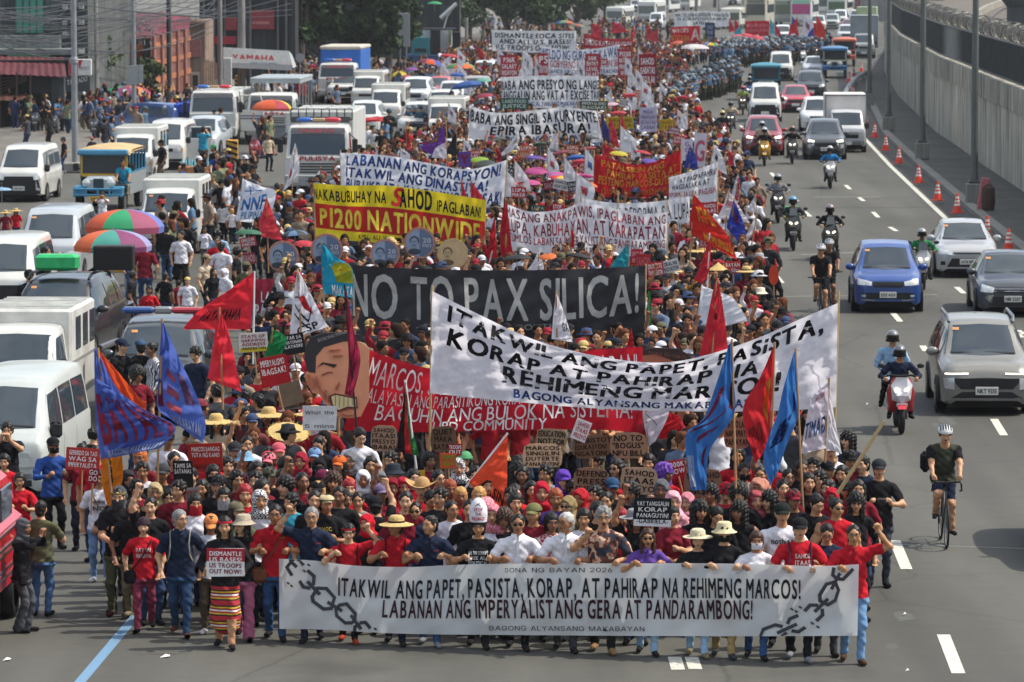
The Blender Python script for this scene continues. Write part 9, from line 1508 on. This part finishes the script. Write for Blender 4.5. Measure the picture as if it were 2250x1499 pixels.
def bicycle(px,py,label,c='#1f2022',drop=False,basket=False,yaw=0.0):
 g=G(px,py);o=empty('bicycle',g,yaw-math.atan(slope(g.y)),label,'bicycle');m=paint(c)
 for yy in(.34,1.38):
  wh=empty('wheel',(0,yy,.34));wh.parent=o;q=MB();q.torus((0,0,0),.325,.018,'x',28,6);q.build('tyre',BLACK,wh,True);q=MB()
  for k in range(14):a=6.283*k/14;q.tube([(0,0,0),(0,.31*math.cos(a),.31*math.sin(a))],.0022,3)
  q.torus((0,0,0),.30,.009,'x',24,5);q.build('rim',STEEL,wh)
 q=MB();q.tube([(0,.34,.34),(0,.46,.72),(0,.49,.84)],.016,6);q.tube([(0,.49,.8),(0,1.08,.84)],.016,6);q.tube([(0,.47,.73),(0,.92,.3)],.018,6);q.tube([(0,.92,.3),(0,1.12,.92)],.015,6);q.tube([(0,1.08,.84),(0,1.38,.34),(0,.92,.3)],.011,6);q.build('frame',m,o,True)
 q=MB();q.tube([(0,.49,.84),(0,.44,.96)],.014,6)
 if drop:q.tube([(-.21,.5,.84),(-.22,.36,.86),(-.21,.34,.96),(-.2,.42,.98),(0,.45,.97),(.2,.42,.98),(.21,.34,.96),(.22,.36,.86),(.21,.5,.84)],.014,6)
 else:q.tube([(-.32,.5,1.0),(0,.44,.97),(.32,.5,1.0)],.014,6)
 q.build('handlebar',BLACK,o,True);q=MB();q.ell((0,1.13,.95),(.07,.13,.03));q.build('saddle',BLACK,o,True);q=MB();q.torus((.05,.92,.3),.09,.008,'x',18,4);q.box((.1,.92,.2),(.09,.06,.02));q.box((-.1,.92,.42),(.09,.06,.02));q.tube([(.06,.92,.3),(.07,.92,.2)],.01);q.tube([(-.06,.92,.3),(-.07,.92,.42)],.01);q.build('crankset',DARK,o)
 if basket:q=MB();q.box((0,.22,.82),(.42,.34,.3),0,.03);q.build('basket',BLACK,o)
 return g
g=bicycle(2084,1212,'black road bicycle with drop handlebars ridden alone at the right',drop=True);a=rider(g,'k bike bikehelmet#d0d0d0 bot#n shorts sk#0',1.02,scale=1.0);a.material_slots[1].material=fab('#3c4034');q=MB();q.box((-.26,.12,1.2),(.14,.26,.3),0,.05);q.build('bag',fab('#1b1b1e'),a)
g=bicycle(1806,704,'flat handlebar bicycle of the front cyclist of the pair');rider(g,'k bike bikehelmet#e0e0e2 bot#k shorts shades',1.02);g=bicycle(1824,690,'bicycle of the rear cyclist of the pair');rider(g,'k bike bikehelmet#c0c4c8 bot#k shorts',1.02)
g=bicycle(472,446,'bicycle ridden toward the crowd by a person in dark blue');rider(g,'1f3a78 bike fade bot#n',1.02);g=bicycle(265,468,'bicycle with a black front basket beside the sky blue jeepney',basket=True);rider(g,'t bike fade bot#c',1.02)
def stall(px,py,label,c,n=5):
 g=G(px,py);o=empty('vendor_cart',g,R(12),label,'cart');q=MB();q.box((0,0,.62),(1.1,.7,.5),0,.03);q.build('cabinet',mat('cart_paint',c,.6,var=.2),o);q=MB();q.box((0,0,.9),(1.2,.8,.05));q.build('counter',STEEL,o);q=MB()
 for sx in(-1,1):
  for sy in(-1,1):q.tube([(sx*.55,sy*.35,.9),(sx*.55,sy*.35,1.5)],.015,5)
 q.build('frame',STEEL,o)
 for sx in(-1,1):q=MB();q.torus((sx*.5,0,.3),.27,.025,'x',20,6);q.build('wheel',BLACK,o,True)
 rg=random.Random(int(px));q=MB()
 for k in range(n):q.lathe([(.06,0),(.07,.16),(.03,.2),(.03,.24)],8,0,Matrix.Translation((-.45+.2*k,rg.uniform(-.2,.2),.925)))
 q.build('jars',mat('jar',rg.choice(['#c8823c','#c8b48c','#b8c8c8']),.3,var=.3),o,True)
stall(268,628,'yellow vendor cart with jars under the front striped umbrella','#b98a2c');stall(600,318,'grey vendor cart under the small striped umbrella','#6a7074');stall(262,575,'orange vendor cart under the rear striped umbrella','#b0622c')
g=G(430,398);o=empty('vendor_table',g,0,'low street table with bottles beside the white van with an open door','table');q=MB();q.box((0,0,.42),(1.3,.7,.3),0,.02);q.build('crate_base',mat('wood_crate','#a8744a',.8,var=.2),o);q=MB()
for k in range(9):q.lathe([(.04,0),(.045,.2),(.02,.26),(.02,.3)],8,0,Matrix.Translation((-.5+.12*k,.1*(k%3-1),.57)))
q.build('bottles',mat('bottle','#7ab8c8',.2,var=.3),o,True)
for k,(x,y,sz)in enumerate([(390,252,.5),(400,250,.5),(412,248,.5)]):c=P(x,y-6,203);q=MB();q.lathe([(0,0),(.16,.02),(.17,.42),(.06,.5),(.06,.56),(0,.56)],14,0,Matrix.Translation(c-Vector((0,0,.1))));tag(q.build('water_jug',mat('blue_jug','#2a4fb0',.25),None,True),'blue plastic water jug stacked above the police group at the left pavement','jug','blue water jugs')
for k,(x,y)in enumerate([(115,292),(140,250),(75,285),(232,262),(205,300)]):scooter(x,y+10,['parked grey motorcycle left of the blue pickup','parked motorcycle with round mirrors behind the blue pickup','parked dark motorcycle by the dark shop','parked silver motorcycle right of the blue pickup','parked black scooter before the blue pickup'][k],['#5a5c60','#2c2e30','#26282a','#8a8c90','#26282a'][k],'#4a4c50',lit=False)
# ================================================================ THE REST OF THE CROWD: past the nearest three hundred it is one mass
def crowd(name,label,pts,kinds,police=False,calm=False):
 """pts: x, y, yaw; low detail bodies merged into one mesh, colours per face"""
 base=kinds
 VV=[];FF=[];CC=[];n=0;rg=np.random.default_rng(5)
 tops=['#8f1a26','#a81e2a','#741d2b','#1b1b1e','#232427','#c8c8cc','#d0d0d4','#2a2a2e','#2a3550','#3a3c40','#6a3a3c','#8a7a68','#1b1b1e','#5a6a80','#2c2c30','#1b1b1e','#26282c','#c8c8cc','#4a4c50','#8f1a26','#34486a']if not police else['#46607a','#557089','#1f2731','#3c5468','#232c30']
 if calm:tops=['#1b1b1e','#2a3550','#c8c8cc','#5a6a80','#8a7a68','#3a3c40','#56738f','#8f1a26','#232427','#6f7a5c']
 hats=['#8a2430','#b8a068','#1c1c20','#1c1c20','#c8c8cc','#26282c','#3a4a6a','#5c5a44']if not police else['#4c5862','#8f9aa2','#333c45','#6f7b84','#3f4a54']
 hairs=['#15130f','#17140f','#1c1510','#121110','#2a1a12','#5a3420']
 bots=['#22262e','#2c3a55','#1c1d20','#5c5346']if not police else['#33382c','#2a2e26']
 sk=['#b98863','#a87452','#c79a76','#94674b']
 for(x,y,yw)in pts:
  V,F,Rg=base[rg.integers(len(base))];s=rg.uniform(.92,1.06);ca,sa=math.cos(yw)*s,math.sin(yw)*s;W=np.c_[V[:,0]*ca-V[:,1]*sa+x,V[:,0]*sa+V[:,1]*ca+y,V[:,2]*s];VV.append(W);FF.append(F+n);n+=len(V)
  t,b_,s_,h_=lin(tops[rg.integers(len(tops))]),lin(bots[rg.integers(len(bots))]),lin(sk[rg.integers(4)]),lin(hats[rg.integers(len(hats))]);hc_=lin(hairs[rg.integers(len(hairs))]);lut=np.array([s_,t,t if police or rg.random()<.2 else s_,b_,b_,(.02,.02,.02),t,b_,h_,h_ if police else hc_]);CC.append(lut[Rg])
 me=npmesh(name,np.vstack(VV),np.vstack(FF),crowd_mat(),None,True,False);C=np.vstack(CC);at=me.attributes.new('cloth_colour','FLOAT_COLOR','FACE')
 at.data.foreach_set('color',np.c_[C,np.ones(len(C))].astype(np.float32).ravel())
 o=link(name,me);tag(o,label,'crowd',None,'stuff');return o
def crowd_mat():
 m=bpy.data.materials.new('crowd_cloth');m.use_nodes=True;n=m.node_tree.nodes;b=n['Principled BSDF'];a=n.new('ShaderNodeAttribute');a.attribute_name='cloth_colour';m.node_tree.links.new(a.outputs['Color'],b.inputs['Base Color']);b.inputs['Roughness'].default_value=.85;b.inputs['Specular IOR Level'].default_value=.15;return m
LE=[(1240,560),(1120,500),(1000,520),(900,560),(800,620),(700,640),(620,560),(560,600),(500,690),(455,760),(420,800),(375,900),(330,985),(290,1010),(250,1040),(210,1010),(180,985),(160,960),(140,1000),(120,1060),(100,1320)]
RE=[(1240,1830),(1120,1800),(1000,1760),(900,1740),(800,1690),(700,1690),(620,1690),(560,1680),(500,1660),(455,1640),(420,1625),(375,1600),(330,1560),(290,1530),(250,1510),(210,1500),(180,1500),(160,1510),(140,1530),(120,1800),(100,1830)]
def edge(T,y):a=np.array(T[::-1],float);return float(np.interp(y,a[:,0],a[:,1]))
rg=np.random.default_rng(21);ind=np.array([o.location[:2]for o,*_ in PEOPLE]);pts=[];y=65.0
while y<360:
 pyg=H*FPX/y-105;xl=(edge(LE,pyg)-1125)/FPX*y;xr=(edge(RE,pyg)-1125)/FPX*y;st=.62 if y<110 else(.8 if y<200 else 1.05);x=xl+rg.uniform(0,st)
 if y<66:xl=max(xl,-4)
 while x<xr:
  q=(x+rg.normal()*.1,y+rg.normal()*.15)
  if y<68.7 and 740<1125+q[0]/q[1]*FPX<1425:pass
  elif((ind-q)**2).sum(1).min()>.2:pts.append((q[0],q[1],rg.normal()*.45))
  x+=st*(rg.uniform(.75,1.25)if rg.random()<.86 else rg.uniform(1.5,2.4))
 y+=.85 if y<110 else(1.25 if y<200 else 1.9)
near=[p for p in pts if p[1]<125];far=[p for p in pts if p[1]>=125]
crowd('marching_crowd','dense mass of marchers filling the road behind the long banners',near,NEARB);crowd('distant_crowd','far mass of marchers with signs and umbrellas down the road',far,FARB)
pp=[]
for(a,b,n)in[((1470,275),(1500,232),26),((1500,240),(1540,215),40),((1540,222),(1620,195),60),((1500,228),(1620,178),50),((1560,152),(1790,132),80),((1570,146),(1800,126),80),((1580,140),(1820,120),80),((1590,132),(1825,114),60)]:
 for k in range(n):t=(k+rg.uniform(-.3,.3))/n;g=G(a[0]+(b[0]-a[0])*t+rg.normal()*5,a[1]+(b[1]-a[1])*t+rg.normal()*2);pp.append((g.x,g.y,rg.normal()*.5+(.9 if b[1]>170 else.1)))
pb=[q[:3]for q in LATER if not q[3]];pp+=[q[:3]for q in LATER if q[3]]
crowd('police_crowd','lines of helmeted police in pale blue and dark green beside the march',pp,COPS,True)
for(x0,x1,y0,y1,n)in[(430,560,420,560,26),(350,430,560,640,10),(560,700,205,250,26),(820,1010,175,215,60),(640,700,165,190,14),(1060,1480,66,110,150),(5,240,252,300,60),(250,430,250,285,34),(700,780,385,460,16)]:
 for k in range(n):g=G(rg.uniform(x0,x1),rg.uniform(y0,y1));pb.append((g.x,g.y,rg.uniform(-3,3)))
crowd('bystander_crowd','bystanders scattered along the left roadside and between the jammed cars',pb,FARB,False,True)
LM={'the orange flag':(1085,1035),'the palest cardboard':(1192,1002),'the bill cardboard':(1380,979),'the VAT placard':(1434,1129),'the paper mitre':(1058,1122),'the tall blue flag':(1550,960),'the red star flag':(1665,900),'the satin blue flag':(1715,950),'the bamboo pole':(1885,1010),'the three-colour flag':(900,950),'the word COMMUNITY':(1085,935),'the giant caricature':(730,830),'the blank cardboard':(640,865),'the IBAGSAK placard':(602,815),'the KANO placard':(452,1006),'the biggest blue flag':(290,890),'the torch flag':(400,860),'the words SONA NG BAYAN':(1245,1250),'the left chain':(700,1290),'the right chain':(1810,1290),'the DISMANTLE placard':(495,1236),'the PRESS cardboard':(1299,1058),'the light bar':(357,680),'the plum striped umbrella':(248,520),'the black pickup':(160,690),'the pale green van':(90,900),'the sky blue jeepney':(235,385),'the red striped van':(380,455),'the mirrored red flag':(490,670),'the white CSP flag':(680,680),'the yellow banner':(880,470),'the leftmost coin':(622,563),'the MABABA board':(1620,950),'the GAMIT flag':(1800,930),'the black banner':(1100,670),'the blue bird banner':(1510,680),'the police truck':(700,330),'the red jeep':(20,1240),'the WAG SA placard':(182,1009),'the purple flag':(955,310),'the yellow scooter':(1682,340),'the police line':(1560,190),'the red striped signs':(1278,946),'the yellow paddle':(916,1042),'the striped barrier':(510,340),'the brick building':(330,150),'the blue pickup':(170,280),'the silver parked car':(455,300),'the blue car':(1945,610),'the two-rider scooter':(1985,880),'the lone bicycle':(2080,1130),'the SATANAS placard':(402,1042),'the straw hats':(640,940),'the REPORMA banner':(1450,480),'the KMP flag':(1560,490),'the 1000K placard':(1487,1028),'the TRABAHO cardboard':(1545,1062),'the orange cloth':(240,1070)}
def where(px,lm):
 dx,dy=px[0]-lm[0],px[1]-lm[1];return('left of' if dx<0 else 'right of')if abs(dx)>abs(dy)else('above' if dy<0 else 'below')
seen={}
def pick(base,px,n=16):
 c=sorted(LM,key=lambda k:(px[0]-LM[k][0])**2+(px[1]-LM[k][1])**2)[:10];b=base.split();opts=['%s, %s %s'%(base,where(px,LM[k]),k)for k in c]+['%s, %s %s, %s %s'%(' '.join(b[:6]),where(px,LM[k]),k,where(px,LM[q]),q)for k in c for q in c[:4]if k!=q]+['%s, %s %s and %s'%(' '.join(b[:5]),'near',k,q)for k in c for q in c if k<q]
 ok=[x for x in opts if x not in seen and len(x.split())<=n];lab=ok[0]if ok else opts[0];seen[lab]=1;return lab
LM.update({'the SINGIL banner':(1175,275),'the PRESYO banner':(1205,200),'the SWELDO banner':(1270,132),'the EDCA banner':(1170,88),'the PATALSIKIN banner':(1400,385),'the LABANAN banner':(930,400),'the far white banner':(1540,42),'the far plain red banner':(1664,62),'the lavender placard':(1424,263),'the pale pink umbrella':(1527,105),'the green LAND sign':(1130,228),'the P36K placard':(1119,146),'the ANAKPAWIS banner':(1290,510)})
for o in[x for x in SC.objects if x.parent is None and x.get('group')and x.get('category')in('flag','placard','umbrella')]:
 y_=o.location.y;o['label']=pick({'flag':'small %s flag in the march','placard':'small %s placard in the march','umbrella':'%s umbrella over the crowd'}[o['category']]%re.sub(r'^(small|slim) ','',o['label']).split(' flag')[0].split(' placard')[0].split(' pennant')[0].split(' coloured')[0],(1125+o.location.x/y_*FPX,-105+(H-o.location.z)*FPX/y_))
for it in PEOPLE:
 o,px,d,lab=it
 if lab is None:lab=pick('person in '+d,px)
 seen[lab]=o;o['label']=lab
print('individual people',len(PEOPLE),'crowd',len(pts),'police',len(pp),'bystanders',len(pb))
# ================================================================ HAZE
q=MB();q.box((0,790,11.4),(1440,1740,24.9));hz_=q.build('haze',BLACK);hm=bpy.data.materials.new('haze_air');hm.use_nodes=True;hn=hm.node_tree.nodes;hn.remove(hn['Principled BSDF']);pv=hn.new('ShaderNodeVolumePrincipled');pv.inputs['Color'].default_value=(.92,.95,1,1);pv.inputs['Density'].default_value=.0001;pv.inputs['Anisotropy'].default_value=.2
hm.node_tree.links.new(pv.outputs[0],hn['Material Output'].inputs['Volume']);hz_.data.materials[0]=hm;tag(hz_,'thin pale haze over the whole road','haze',None,'stuff');SC.cycles.volume_bounces=0;SC.cycles.volume_step_rate=10
